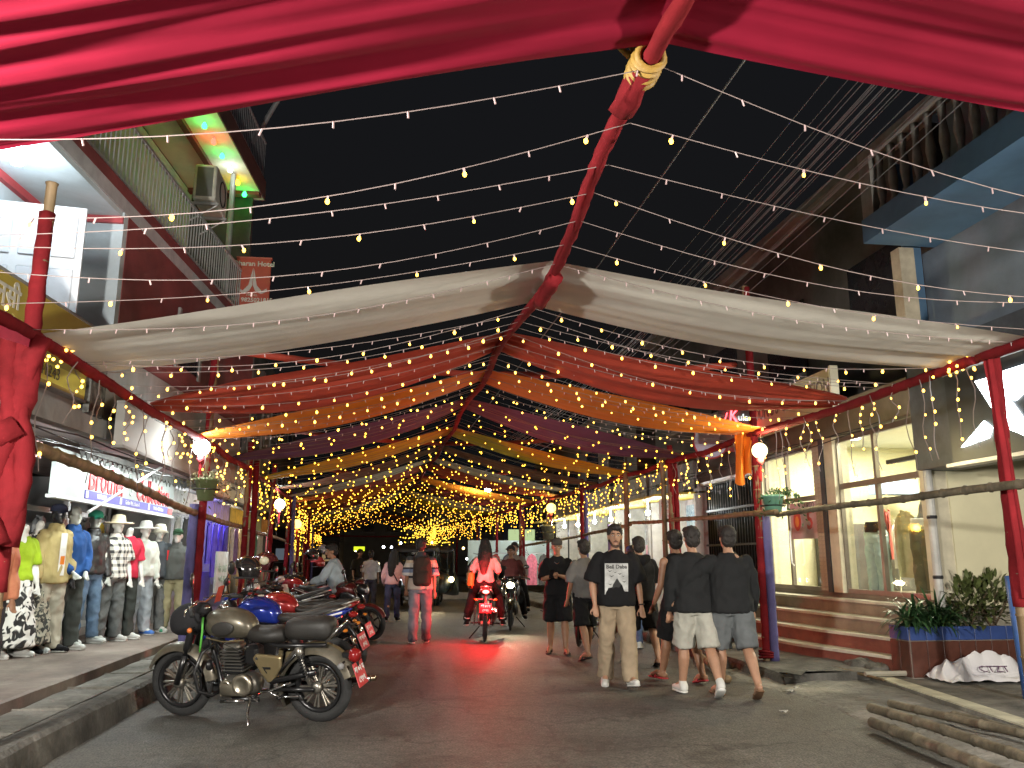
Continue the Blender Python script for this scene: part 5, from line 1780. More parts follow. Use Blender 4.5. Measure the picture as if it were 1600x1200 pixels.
    # ---- face
    if not headless and cat == 'person':
        for sd in (1, -1):
            m = MB(); m.ell(hp_(.031 * sd, -.083, .012), (.014 * S, .008 * S, .007 * S), 8, 6, hm); o = m.build('eye', mat('eye_white', (.55, .53, .5), .3), T, True)
            m = MB(); m.ell(hp_(.031 * sd, -.0905, .012), (.006 * S, .004 * S, .006 * S), 8, 6, hm); m.build('iris', HAIR, o, True)
            m = MB(); m.tube([hp_(.012 * sd, -.095, .031), hp_(.032 * sd, -.093, .037), hp_(.052 * sd, -.081, .031)], [.004 * S, .005 * S, .003 * S], 5); m.build('eyebrow', HAIR, T)
        m = MB(); m.tube([hp_(-.024, -.082, -.062), hp_(0, -.093, -.06), hp_(.024, -.082, -.062)], [.003 * S, .006 * S, .003 * S], 6); m.build('lips', mat('lips', (.25, .09, .07), .5), T)
    if hair == 'beard':
        m = MB(); m.tube([hp_(-.056, -.045, -.055), hp_(-.042, -.075, -.098), hp_(0, -.092, -.112), hp_(.042, -.075, -.098), hp_(.056, -.045, -.055)], [.006 * S, .012 * S, .017 * S, .012 * S, .006 * S], 8)
        m.tube([hp_(-.026, -.086, -.056), hp_(0, -.097, -.046), hp_(.026, -.086, -.056)], [.003 * S, .006 * S, .003 * S], 6)
        m.build('beard', mat('stubble', (.06, .035, .025), .8), T, True)
    # ---- hair
    hmat = hairm or HAIR
    if hair and not headless:
        m = MB()
        if hair in ('short', 'long', 'beard', 'curly'):
            m.ell(hp_(0, .030, .055), (.087 * S, .098 * S, .090 * S), 16, 12, hm)
            m.ell(hp_(0, .055, -.005), (.080 * S, .065 * S, .085 * S), 14, 10, hm)
            m.ell(hp_(.01, -.045, .098), (.062 * S, .05 * S, .034 * S), 12, 8, hm)
        if hair == 'beard':
            pass
        if hair == 'long':
            m.tube([hp_(0, .06, .04), tp(0, -.10, .55), tp(.02, -.13, .40), tp(.03, -.14, .22)], [.085 * S, .10 * S, .105 * S, .06 * S], 14, round_=True, sq=.8)
            for sd in (1, -1):
                m.tube([hp_(.06 * sd, .02, .04), hp_(.082 * sd, .02, -.05), tp(.11 * sd, -.05, .46)], [.035 * S, .035 * S, .03 * S], 10, round_=True)
        put('hair', remesh(m, .0095, 1, .009, 45, (1, 1, .5)), hmat, T)
    def cap_hat(mm, brim=-1, crown=.088):
        m = MB(); m.loft([oval(hp_(0, .008, z), r * S, r * 1.12 * S, hm @ np.array([0, 0, 1])) for z, r in [(.045, crown), (.085, crown * 1.0), (.115, crown * .86), (.138, crown * .5), (.143, .01)]])
        o = m.build('cap', mm, T, True)
        m = MB(); m.sheet(lambda u, v: hp_((u - .5) * .15 * (1 - .25 * v), brim * (.085 + v * .085 * math.sin(u * math.pi) ** .6), .05 - .02 * v - .06 * (u - .5) ** 2), 10, 5)
        m.build('brim', mm, o, True)
    T_cap = cap_hat
    # ---- top
    if top:
        tm, sl, hem, loose = top[:4]
        m = MB()
        L = loose
        rings = [(hem, .165 + L, .125 + L), (hem + .05, .168 + L, .125 + L), (.10, .158 + L * .9, .115 + L * .9), (.22, .150 + L, .108 + L), (.34, .172 + L * .7, .122 + L * .7), (.42, .182 + L * .25, .115 + L * .4), (.475, .15, .10), (.52, .095, .08), (.545, .072, .066)]
        if fem:
            rings = [(hem, .15 + L, .12 + L), (hem + .05, .152 + L, .12 + L), (.12, .135 + L, .105 + L), (.22, .125 + L, .10 + L), (.34, .15 + L * .7, .125 + L * .7), (.42, .155 + L * .3, .105 + L * .3), (.48, .11, .08), (.525, .07, .065)]
        m.loft([oval(tp(0, 0, z), rx * S * wide, ry * S, upv) for z, rx, ry in rings if z >= hem - 1e-6])
        for sd in A:
            sh, el, wr, d2 = A[sd]
            if sl == 'none':
                continue
            q = sh + np.array([-.02 * sd, 0, 0])
            if sl == 'short':
                m.tube([q, sh + (el - sh) * .5, sh + (el - sh) * .92], [.064 * S + L * .2, .063 * S + L * .75, .064 * S + L * .95], 14)
                m.ell(q, .062 * S + L * .15, 12, 8)
            else:
                m.tube([q, sh + (el - sh) * .5, el], [.062 * S + L * .2, .058 * S + L * .55, .052 * S + L * .6], 14, round_=True)
                m.tube([el, el + (wr - el) * .5, wr], [.052 * S + L * .6, .048 * S + L * .5, .036 * S + L * .3], 12)
        if len(top) > 4 and top[4] == 'hood':
            m.tube([tp(-.09, -.05, .53), tp(0, -.12, .50), tp(.09, -.05, .53)], [.05 * S, .07 * S, .05 * S], 12, round_=True)
        if len(top) > 4 and top[4] == 'collar':
            m.loft([oval(tp(0, 0.005, z), r * S, r * 1.0 * S, upv) for z, r in [(.50, .10), (.56, .075), (.585, .07)]])
        put('top', remesh(m, .0125, 4, .012, 6.5, (1, 1, .7), seed=len(label)), tm, T)
    # ---- bottom
    if bottom:
        bm_, kind, L = bottom[:3]
        m = MB()
        m.loft([oval(tp(0, 0, z), (rx + L * k) * S * wide, (ry + L * k) * S, upv) for z, rx, ry, k in [(-.10, .12, .10, .6), (-.02, .155, .115, .5), (.05, .152, .112, .15), (.10, .142, .104, 0)]])
        for sd in J:
            hp, kn, an, toe, heel, fp = J[sd]
            if kind == 'shorts':
                e = kn + (kn - hp) * .02
                m.tube([hp + np.array([0, 0, .02]), hp + (e - hp) * .5, e], [.092 * S + L * .7, .086 * S + L, .078 * S + L * 1.25], 14)
                m.ell(hp, .092 * S + L * .6, 12, 8)
            elif kind == 'pants':
                e = an + np.array([0, .008, -.035 * S]) * (1 if L > .012 else .0)
                m.tube([hp + np.array([0, 0, .02]), hp + (kn - hp) * .5, kn], [.092 * S + L * .5, .08 * S + L * .8, .064 * S + L], 14, round_=True)
                m.tube([kn, kn + (e - kn) * .45 + np.array([0, .012, 0]), kn + (e - kn) * .8, e], [.064 * S + L, .062 * S + L, .054 * S + L * 1.05, .056 * S + L * 1.1], 14)
            elif kind == 'skirt':
                pass
        if kind == 'skirt':
            zb = .12
            m.loft([oval(np.array([hip0[0], hip0[1], z]), rx, ry, (0, 0, 1)) for z, rx, ry in [(zb, .27 * S, .24 * S), (.4 * S, .24 * S, .20 * S), (.75 * S, .19 * S, .15 * S), (1.0 * S, .14 * S, .11 * S)]])
        put('trousers' if kind == 'pants' else kind, remesh(m, .0125, 4, .013, 6.5, (1.1, 1.1, .9), seed=len(label) + 3), bm_, T)
    # ---- footwear
    if shoes:
        sm, kind = shoes
        for sd in J:
            hp, kn, an, toe, heel, fp = J[sd]
            d = nrm(toe - heel)
            u = nrm(np.cross(np.cross(d, [0, 0, 1]), d))
            u = u if u[2] > 0 else -u
            m = MB()
            if kind == 'shoe':
                m.tube([heel + u * .012, heel + (toe - heel) * .45 + u * .012, toe + d * .01], [.045 * S, .044 * S, .036 * S], 12, round_=True, sq=1)
                m.tube([heel + u * .03, an + u * .02], [.045 * S, .043 * S], 12, round_=True)
                o = put('shoe', remesh(m, .011, 3), sm, T)
                m = MB(); m.tube([heel - d * .035 - u * .024, heel - u * .024, heel + (toe - heel) * .5 - u * .024, toe - u * .024, toe + d * .035 - u * .02], [.024, .046 * S, .047 * S, .042 * S, .02], 12, sq=.32)
                m.build('sole', mat('shoe_sole', (.5, .48, .44), .7) if sm.name != 'white_shoe' else mat('white_sole', (.6, .6, .57), .7), o, True)
            else:
                m.tube([heel - d * .03 - u * .022, heel - u * .022, heel + (toe - heel) * .5 - u * .022, toe - u * .022, toe + d * .045 - u * .02], [.03, .043 * S, .044 * S, .047 * S, .025], 12, sq=.28)
                o = m.build('sandal', sm, T, True)
                m = MB(); mid = heel + (toe - heel) * .62
                sdv = nrm(np.cross(d, u))
                m.tube([mid - sdv * .048 * S - u * .02, mid + u * .036, mid + sdv * .048 * S - u * .02], .011, 6); m.build('strap', sm, o, True)
    return T, dict(tp=tp, hp=hp_, A=A, J=J, S=S, cap=T_cap, hm=hm, upv=upv)


def gp(px, py, z=0.004):
    p = G(px, py, z)
    return (p[0], p[1], z)


TAN = cloth('tan_cotton', (.30, .235, .16))
WSH = mat('white_shoe', (.55, .55, .52), .6, var=.1)
# 1 man facing the camera
p1 = gp(966, 1073)
T1, K = figure('person', 'man in black print T-shirt and tan trousers walking towards the camera', p1, R(-6), 1.76, SKIN2, (.22, .0, .03, .18), (-.12, .22, .03), (-.10, .22, .25, .1), (-.05, .25, .45, .5), .02, (R(-4), 0),
               1.05, (BLKC, 'short', -.06, .045), (TAN, 'pants', .026), (WSH, 'shoe'), 'beard', voxel=.0105)
tp = K['tp']
m_ = MB()
def front(x, z, e=.0):
    L = .045
    return tp(x, .108 + L * .9 + .012 + e - .28 * x * x - .02 * math.cos(z * 9), z)
m_.sheet(lambda u, v: front(-.145 + .26 * u, .40 - .34 * v), 14, 14)
pr_ = m_.build('shirt_print', mat('print_white', (.42, .43, .42), .7, var=.35, scale=9), T1, True)
m_ = MB()
for poly in ([(.0, .24), (.045, .17), (.06, .07), (-.06, .07), (-.045, .17)],):
    n = len(poly)
    m_.add([front(x - .01, z, .004) for x, z in poly], [tuple(range(n))])
for (x, z, s) in [(-.09, .315, .03), (-.03, .30, .022), (.02, .285, .03), (-.07, .26, .03), (-.085, .17, .025), (.07, .2, .03), (.06, .26, .02)]:
    m_.add([front(x - s, z + s * .4, .004), front(x, z - s * .3, .004), front(x + s, z + s * .5, .004), front(x, z + s * .05, .004)], [(0, 1, 2, 3)])
m_.build('print_shapes', BLK, pr_)
lt = text('print_lettering', 'Bell Daba', BLK, pr_, tuple(front(-.015, .362, .006)), (R(90) - .1, 0, 0), .062, .001, bold=.001)
text('print_lettering', 'on a sunday', mat('print_grey', (.5, .5, .5), .7), pr_, tuple(front(.01, .035, .006)), (R(90) - .1, 0, 0), .03, .001)
m_ = MB(); w_ = K['A'][1]; m_.torus(w_[2] - w_[3] * .01, w_[3], .031, .008, 16, 6); m_.build('wristwatch', DKMET, T1)
# 2 phone man
p2 = gp(872, 1022)
T2, K = figure('person', 'man in black shirt, shorts and cap looking at his phone', p2, R(-12), 1.68, SKIN, (.16, .05, .05), (-.12, .15, .05), (.45, .1, 1.35, .85), (.45, .1, 1.35, .75), .03, (R(5), R(14)),
               1.0, (BLKC, 'short', -.05, .03), (BLKC, 'shorts', .03), (mat('dark_sandal', (.03, .022, .02), .6), 'sandal'), None, voxel=.012)
K['cap'](cloth('grey_cap', (.06, .055, .05)), 1)
m_ = MB(); tp = K['tp']; m_.tube([tp(-.07, .04, .52), tp(-.04, .11, .46), tp(0, .13, .43), tp(.04, .11, .46), tp(.07, .04, .52)], .005, 5); m_.build('necklace', mat('silver', (.7, .7, .7), .25, 1), T2)
ph_ = (K['A'][1][2] + K['A'][-1][2]) / 2 + K['A'][1][3] * .09
o_ = MB(); o_.cbox((0, 0, 0), (.075, .012, .15), .006, rotm(R(35), 0, 0))
ph = tag(o_.build('phone', mat('phone_black', (.01, .01, .012), .2)), 'dark phone held by the man in the black cap', 'phone')
ph.location = Vector(p2) + Matrix.Rotation(R(-12), 3, 'Z') @ Vector(ph_)
# 3 grey shirt man half hidden
T3, K = figure('person', 'man in grey T-shirt half hidden behind the facing man', gp(916, 1030), R(195), 1.66, SKIN, (-.2, .25), (.2, .02), (.1, .1, .3), (-.1, .1, .2), .03, (0, 0), 1.0, (cloth('grey_tee', (.14, .135, .13)), 'short', -.04, .03), (BLKC, 'shorts', .028), (mat('dark_sandal', (.03, .022, .02), .6), 'sandal'), 'short', voxel=.013)
# 4 hoodie man
T4, K = figure('person', 'man in black hoodie and shorts walking away beside the facing man', gp(1005, 1040), R(188), 1.68, SKIN2, (.25, .06), (-.22, .2), (.25, .12, .5, .6), (.15, .12, .8, .8), .03, (R(-8), R(5)), 1.06, (BLKC, 'short', -.06, .035, 'hood'), (BLKC, 'shorts', .03), (BLKC, 'sandal'), 'short', voxel=.0125)
# 5 cap man behind
T5, K = figure('person', 'person in blue cap peeping out between the facing and the hoodie man', gp(990, 1012), R(160), 1.58, SKIN2, (.1, .1), (-.1, .1), (.1, .12, .3), (.1, .12, .3), .02, (R(30), 0), 1.0, (cloth('dark_blue_tee', (.03, .04, .08)), 'short', -.04, .03), (cloth('blue_jeans', (.08, .12, .22)), 'pants', .012), (WSH, 'shoe'), 'short', voxel=.014)
K['cap'](cloth('blue_cap', (.06, .09, .24)), -1)
# 6 tank top man
T6, K = figure('person', 'man in black tank top and red slippers walking away', gp(1065, 1066), R(200), 1.72, SKIN, (.3, .1), (-.25, .1), (.1, .15, .4), (-.1, .2, .3), .02, (R(-15), 0), 1.0, (BLKC, 'none', -.05, .02), (BLKC, 'shorts', .035), (mat('red_slipper', (.4, .03, .04), .6), 'sandal'), 'short', voxel=.0125)
# 7 & 8 two friends arm over shoulder
T7, K = figure('person', 'man in dark sweater and pale shorts, arm over his friend', gp(1092, 1086), R(178), 1.74, SKIN2, (.24, .06), (-.2, .45, .03, -.5), (.1, .12, .15), (.15, .95, .2, .1), .03, (R(4), 0), 1.08, (CHAR, 'long', -.07, .045), (cloth('pale_shorts', (.36, .355, .31)), 'shorts', .03), (WSH, 'shoe'), 'short', voxel=.011)
T8, K = figure('person', 'man in dark sweater and grey shorts with brown slippers, right end', gp(1150, 1088), R(176), 1.74, SKIN2, (.18, .04), (-.25, .4, .03, -.5), (.1, .95, .2, .1), (.1, .14, .15), .02, (R(6), 0), 1.10, (CHAR, 'long', -.07, .045), (cloth('grey_shorts', (.11, .12, .125)), 'shorts', .032), (mat('brown_slipper', (.16, .085, .045), .6), 'sandal'), 'short', voxel=.011)
# 9 backpack man
STR = bpy.data.materials.new('striped_polo'); STR.use_nodes = True
_n, _l = STR.node_tree.nodes.new, STR.node_tree.links.new
_tc = _n('ShaderNodeTexCoord'); _sp = _n('ShaderNodeSeparateXYZ'); _l(_tc.outputs['Object'], _sp.inputs[0])
_cr = _n('ShaderNodeValToRGB'); _cr.color_ramp.interpolation = 'CONSTANT'
_mr = _n('ShaderNodeMapRange'); _mr.inputs[1].default_value = .9; _mr.inputs[2].default_value = 1.5; _l(_sp.outputs[2], _mr.inputs[0]); _l(_mr.outputs[0], _cr.inputs[0])
for i_, (pos, c) in enumerate([(0, (.45, .38, .33)), (.3, (.02, .02, .03)), (.36, (.5, .47, .45)), (.45, (.16, .2, .3)), (.55, (.02, .02, .03)), (.6, (.5, .45, .4)), (.72, (.45, .35, .25)), (.8, (.03, .03, .035))]):
    e_ = _cr.color_ramp.elements[i_] if i_ < 2 else _cr.color_ramp.elements.new(pos)
    e_.position = pos; e_.color = (*c, 1)
_l(_cr.outputs[0], STR.node_tree.nodes['Principled BSDF'].inputs['Base Color']); STR.node_tree.nodes['Principled BSDF'].inputs['Roughness'].default_value = .85
p9 = gp(655, 1005)
T9, K = figure('person', 'man in striped polo and grey trousers carrying a backpack', p9, R(180), 1.72, SKIN, (-.06, .05), (.1, .03), (.15, .1, .3), (-.1, .1, .1), .03, (R(-12), R(8)), 1.08, (STR, 'short', -.04, .03, 'collar'), (cloth('grey_trousers', (.17, .17, .20)), 'pants', .02), (mat('navy_shoe', (.04, .04, .06), .6), 'shoe'), 'short', voxel=.013)
bp_ = thing('backpack', 'dark backpack on the man in the striped polo', 'backpack', p9, R(180))
tp = K['tp']
m_ = MB(); m_.loft([oval(tp(-.02, -.20, z), rx, ry, sq=3.0) for z, rx, ry in [(.02, .12, .06), (.05, .15, .09), (.2, .16, .10), (.38, .15, .09), (.47, .11, .06), (.5, .05, .03)]]); put('bag', remesh(m_, .014, 3, .008, 9), cloth('brown_bag', (.045, .028, .022)), bp_)
m_ = MB(); m_.loft([oval(tp(-.02, -.30, z), rx, .035, sq=3.0) for z, rx in [(.05, .10), (.08, .12), (.22, .12), (.25, .1)]]); m_.build('front_pocket', MATS['brown_bag'], bp_, True)
for s_ in (-1, 1):
    m_ = MB(); m_.tube([tp(.10 * s_ - .02, -.12, .1), tp(.125 * s_, -.12, .45), tp(.11 * s_, .0, .545), tp(.11 * s_, .13, .40), tp(.12 * s_, .14, .2), tp(.13 * s_ - .02, -.10, .08)], .014, 6); m_.build('strap', MATS['brown_bag'], bp_)
# 10 pink woman
p10 = gp(612, 971)
T10, K = figure('person', 'woman in pink top and jeans with long dark hair walking away', p10, R(172), 1.57, SKIN2, (-.1, .08), (.12, .05), (.2, .2, .6), (.1, .35, .3), .02, (R(10), 0), 1.1, (cloth('pink_top', (.72, .42, .40)), 'long', -.02, .03), (cloth('dark_jeans', (.05, .06, .11)), 'pants', .008), (BLKC, 'shoe'), 'long', fem=True, voxel=.014)
m_ = MB(); tp = K['tp']; m_.tube([tp(.12, -.05, .50), tp(0, -.16, .3), tp(-.14, -.16, .04)], .012, 6); o = m_.build('bag_strap', BLKC, None)
o.location = p10; o.rotation_euler = (0, 0, R(172)); tag(o, 'dark crossbody bag worn by the woman in pink', 'bag')
m_ = MB(); m_.cbox(tp(-.2, -.08, -.02), (.05, .2, .16), .02); m_.build('pouch', BLKC, o)
# far people
for k, (px, py, Y, rz, hh, lab, tc, bc, hr) in enumerate([
    (796, 935, 22.5, 0, 1.45, 'child in pale top standing far behind the motorcycle', (.5, .4, .42), (.05, .05, .06), 'short'),
    (578, 925, 24, 180, 1.6, 'person in white top standing between the parked bikes and rickshaw', (.5, .5, .5), (.06, .06, .08), 'short'),
    (560, 925, 26, 20, 1.65, 'person in dark jacket far behind the parked bikes', (.03, .03, .03), (.05, .05, .06), 'short'),
    (1000, 960, 19, 200, 1.6, 'person in maroon top by the shop behind the hoodie man', (.25, .06, .06), (.05, .05, .06), 'short')]):
    P = AY(px, py, Y)
    figure('person', lab, (P[0], Y, .0), R(rz), hh, SKIN, (.05, .05), (-.05, .05), (.1, .1, .3), (.1, .1, .3), .02, (0, 0), 1.0, (cloth('far_top_%d' % k, tc), 'short', -.02, .02), (cloth('far_bot_%d' % k, bc), 'pants', .01), (BLKC, 'shoe'), hr, voxel=.02)
# 13 passer-by cut by the left edge: arm in orange sleeve
figure('person', 'passer-by in an orange pink shirt cut off by the left edge', tuple(G(-46, 1090, .22)), R(60), 1.66, SKIN, (.1, .1), (-.1, .05), (.1, .05, .15), (.12, .3, .12, 0), .02, (0, 0), 1.05, (mat('orange_shirt', (.40, .10, .06), .8, scale=3, bump=.3, col2=(.62, .27, .14)), 'long', -.08, .04), (cloth('dark_bottom', (.05, .045, .05)), 'pants', .015), (BLKC, 'shoe'), 'short', voxel=.012)

# ---------------------------------------------------------------- mannequins in front of the clothes shop
PLW = mat('mannequin_white', (.62, .62, .58), .3, var=.03)
PLG = mat('mannequin_grey', (.40, .42, .38), .35, var=.05)
PLB = mat('mannequin_black', (.02, .02, .024), .3, var=.05)


def pattern(name, kind, c1, c2, sc):
    m = bpy.data.materials.new(name); m.use_nodes = True
    t = m.node_tree; N, L = t.nodes.new, t.links.new
    tc = N('ShaderNodeTexCoord'); b = t.nodes['Principled BSDF']; b.inputs['Roughness'].default_value = .85
    mx = N('ShaderNodeMixRGB'); mx.inputs[1].default_value = (*c1, 1); mx.inputs[2].default_value = (*c2, 1)
    if kind == 'plaid':
        sp = N('ShaderNodeSeparateXYZ'); L(tc.outputs['Object'], sp.inputs[0])
        ad0 = N('ShaderNodeMath'); ad0.operation = 'ADD'; L(sp.outputs[0], ad0.inputs[0]); L(sp.outputs[1], ad0.inputs[1])
        outs = []
        for s_ in (ad0.outputs[0], sp.outputs[2]):
            q = N('ShaderNodeMath'); q.operation = 'MULTIPLY'; q.inputs[1].default_value = sc; L(s_, q.inputs[0])
            f = N('ShaderNodeMath'); f.operation = 'FRACT'; L(q.outputs[0], f.inputs[0])
            g2 = N('ShaderNodeMath'); g2.operation = 'LESS_THAN'; g2.inputs[1].default_value = .45; L(f.outputs[0], g2.inputs[0])
            outs.append(g2.outputs[0])
        ad = N('ShaderNodeMath'); ad.operation = 'ADD'; L(outs[0], ad.inputs[0]); L(outs[1], ad.inputs[1])
        hf = N('ShaderNodeMath'); hf.operation = 'MULTIPLY'; hf.inputs[1].default_value = .5; L(ad.outputs[0], hf.inputs[0])
        L(hf.outputs[0], mx.inputs[0])
    else:
        n = N('ShaderNodeTexNoise'); n.inputs['Scale'].default_value = sc; n.inputs['Detail'].default_value = 1.5 if kind == 'blob' else 5
        n.inputs['Distortion'].default_value = 1.5
        L(tc.outputs['Object'], n.inputs['Vector'])
        r = N('ShaderNodeValToRGB'); r.color_ramp.elements[0].position = .47; r.color_ramp.elements[1].position = .52
        L(n.outputs['Fac'], r.inputs[0]); L(r.outputs[0], mx.inputs[0])
    L(mx.outputs[0], b.inputs['Base Color'])
    return m


BLOB = pattern('blob_print', 'blob', (.015, .015, .015), (.62, .62, .58), 7)
CAMO = pattern('camo_print', 'fine', (.03, .035, .03), (.32, .31, .24), 12)
PLAID = pattern('plaid_check', 'plaid', (.60, .58, .52), (.03, .03, .03), 11)
WHT = cloth('white_cotton', (.6, .6, .57)); LEA = mat('black_leather', (.022, .022, .022), .38, var=.2, bump=.3, bscale=30)
JEAN = cloth('blue_denim', (.07, .12, .20), col2=(.16, .24, .34)); GJ = cloth('grey_denim', (.08, .085, .085), col2=(.17, .175, .17)); LJ = cloth('pale_denim', (.30, .33, .36))
OLV = cloth('dark_olive_pants', (.05, .055, .05)); KHA = cloth('khaki', (.28, .255, .15)); SAND = cloth('sand_pants', (.42, .39, .31))
mann = [
    # px, py, height, plastic, top, bottom, shoes, hat, label, rz
    (14, 1027, 1.62, PLW, (cloth('lime_top', (.26, .38, .02)), 'short', -.02, .012), (BLOB, 'skirt', 0), (WSH, 'shoe'), None, 'mannequin in lime top and black and white skirt at the left edge', 60, True, True),
    (38, 1022, 1.68, PLW, (BLOB, 'short', -.25, .012), (CAMO, 'skirt', 0), (WSH, 'shoe'), None, 'headless mannequin in bold black and white print dress', 60, True, True),
    (66, 1020, 1.74, PLB, (cloth('mustard_jacket', (.36, .29, .13)), 'long', -.12, .03, 'collar'), (SAND, 'pants', .02), (BLKC, 'shoe'), ('cap', cloth('navy_cap', (.035, .04, .07))), 'black mannequin in mustard jacket, sand trousers and navy cap', 62, False, False),
    (94, 1016, 1.74, PLG, (cloth('royal_blue', (.02, .065, .20)), 'long', -.06, .022, 'collar'), (OLV, 'pants', .028), (WSH, 'shoe'), None, 'bald grey mannequin in royal blue polo and dark trousers', 58, False, False),
    (128, 1006, 1.72, PLG, (LEA, 'long', -.02, .025, 'collar'), (JEAN, 'pants', .012), (WSH, 'shoe'), ('cap', cloth('mint_cap', (.05, .40, .27))), 'mannequin in black leather jacket, jeans and mint green cap', 55, False, False),
    (166, 1002, 1.66, PLW, (PLAID, 'short', -.06, .03, 'collar'), (GJ, 'pants', .022), (WSH, 'shoe'), ('hat', cloth('straw_hat', (.55, .47, .32))), 'mannequin in plaid shirt and wide straw hat', 55, False, False),
    (186, 999, 1.66, PLW, (cloth('red_tee', (.50, .03, .06)), 'short', -.06, .02), (OLV, 'pants', .02), (WSH, 'shoe'), None, 'mannequin in red T-shirt behind the plaid shirt one', 55, True, False),
    (212, 992, 1.62, PLW, (cloth('mint_white', (.55, .60, .54)), 'long', -.03, .03), (LJ, 'pants', .03), (mat('blue_shoe', (.05, .16, .5), .5), 'shoe'), ('hat', cloth('white_hat', (.6, .6, .56))), 'mannequin in pale sweatshirt and pale baggy jeans', 50, False, False),
    (236, 988, 1.60, PLW, (cloth('slate_tee', (.06, .07, .08)), 'short', -.05, .035), (GJ, 'pants', .02), (WSH, 'shoe'), ('bucket', cloth('cream_bucket', (.55, .52, .42))), 'mannequin in slate T-shirt with a red patch and cream bucket hat', 40, False, False),
    (266, 987, 1.54, PLW, (cloth('olive_shirt', (.075, .08, .075)), 'short', -.04, .035, 'collar'), (KHA, 'pants', .008), (mat('green_shoe', (.02, .2, .1), .4), 'shoe'), ('cap', cloth('black_green_cap', (.02, .05, .025))), 'mannequin in dark shirt and khaki trousers with green shoes', 12, False, False)]
for (px, py, hh, pl, tpc, btc, shc, hat, lab, rz, headless, fem) in mann:
    P = G(px, py, .306)
    T_, K = figure('mannequin', lab, (P[0], P[1], .303), R(rz), hh, pl, (.04, .0), (-.05, .02), (.05, .14, .25, .2) if 'blue polo' not in lab else (.1, .1, .75, .7), (.02, .14, .2, .1) if 'blue polo' not in lab else (.1, .1, .8, .75), .0, (R(-10), 0), 1.0, tpc, btc, shc, None, None, 'mannequin', .0135, fem, headless, None, 'mannequins in front of the clothes shop')
    hp_ = K['hp']; S = K['S']
    if hat:
        if hat[0] == 'cap':
            K['cap'](hat[1], -1)
        else:
            br_ = .20 if hat[0] == 'hat' else .13
            m_ = MB(); m_.loft([oval(hp_(0, .008, z), r * S, r * 1.08 * S) for z, r in ([(.03, br_), (.05, br_ * .9), (.055, .095), (.10, .09), (.15, .075), (.165, .03)] if hat[0] == 'hat' else [(.0, br_), (.05, .095), (.10, .09), (.14, .07), (.15, .02)])])
            m_.build('hat', hat[1], T_, True)
    if 'red patch' in lab:
        tp = K['tp']; m_ = MB(); m_.sheet(lambda u, v: tp(.08 + .09 * u, .17 - .03 * u, .40 - .16 * v), 3, 3); m_.build('patch', REDL, T_)
    if 'mustard' in lab:
        tp = K['tp']; m_ = MB(); m_.sheet(lambda u, v: tp(-.045 + .09 * u, .153, .47 - .50 * v), 3, 6); o = m_.build('inner_shirt', WHT, T_)
        m_ = MB(); m_.sheet(lambda u, v: tp(-.03 + .06 * u, .158, .2 - .1 * v), 2, 2); m_.build('orange_print', ORA_C, o)

# ================================================================ motorcycles
TYRE = mat('tyre_rubber', (.018, .018, .018), .75, var=.3, scale=20, bump=.5, bscale=60)
BLKM = mat('black_enamel', (.012, .012, .013), .3, .2, var=.2, coat=.3)
CHR = mat('chrome', (.62, .62, .62), .16, 1.0, var=.1)
ALUM = mat('cast_alloy', (.36, .34, .30), .36, .9, var=.2, scale=12)
SEAT = mat('seat_vinyl', (.022, .020, .018), .55, grime=.4, var=.2, bump=.25, bscale=120)
PLATE = mat('plate_red', (.50, .02, .03), .4, var=.05)
PLT = mat('plate_white', (.75, .72, .70), .5)
GLSL = mat('lamp_glass', (.35, .35, .36), .08, .3)
TAIL = mat('tail_red', (.20, .01, .01), .15)
AMB = mat('amber_lens', (.5, .16, .02), .15)


def arc(c, r, a0, a1, n, w, th, crown=.35, m=None):
    """curved mudguard about the y axis; angles from +x towards +z"""
    b = MB()
    def f(u, v, rr):
        a = R(a0 + (a1 - a0) * u)
        t = (v - .5) * 2
        q = rr - w * crown * t * t
        return (c[0] + math.cos(a) * q, c[1] + t * w / 2, c[2] + math.sin(a) * q)
    b.sheet(lambda u, v: f(u, v, r), n, 8)
    b.sheet(lambda u, v: f(u, v, r - th), n, 8)
    return b


def wheel(T, name, c, r, tw, rim_m, nsp=20, disc=True, spoke_m=None, fat=.095):
    c = np.asarray(c, float)
    t = MB(); t.torus((0, 0, 0), (0, 1, 0), r - fat * .5, fat * .5, 44, 12, tw)
    W = t.build(name, TYRE, T, True, loc=tuple(c))
    rr = r - fat
    q = MB(); q.lathe([(rr - .022, -.03), (rr + .004, -.042), (rr + .01, -.036), (rr - .004, -.02), (rr - .004, .02), (rr + .01, .036), (rr + .004, .042), (rr - .022, .03), (rr - .028, 0)], ax=(0, 1, 0), n=40, close=True); q.build('rim', rim_m, W, True)
    q = MB(); q.lathe([(.02, -.08), (.045, -.075), (.05, -.05), (.038, -.04), (.038, .04), (.05, .05), (.045, .075), (.02, .08)], ax=(0, 1, 0), n=20); q.build('hub', ALUM, W, True)
    s = MB(); s.cbox((0, 0, rr / 2 + .018), (.015 if nsp > 12 else .03, .022, rr - .055), .003)
    sm = s.mesh('spoke'); sm.materials.append(spoke_m or ALUM)
    for k in range(nsp):
        o = put('spoke', sm, None, W)
        a = 2 * math.pi * (k + (.18 if k % 2 else -.18) * (1 if nsp > 12 else 0)) / nsp
        o.rotation_euler = (0, a, 0)
    if disc:
        q = MB(); q.lathe([(.075, -.075), (.125, -.075), (.125, -.07), (.075, -.07)], ax=(0, 1, 0), n=32, close=True); q.build('brake_disc', mat('brake_steel', (.25, .25, .25), .3, .9), W)
    return W


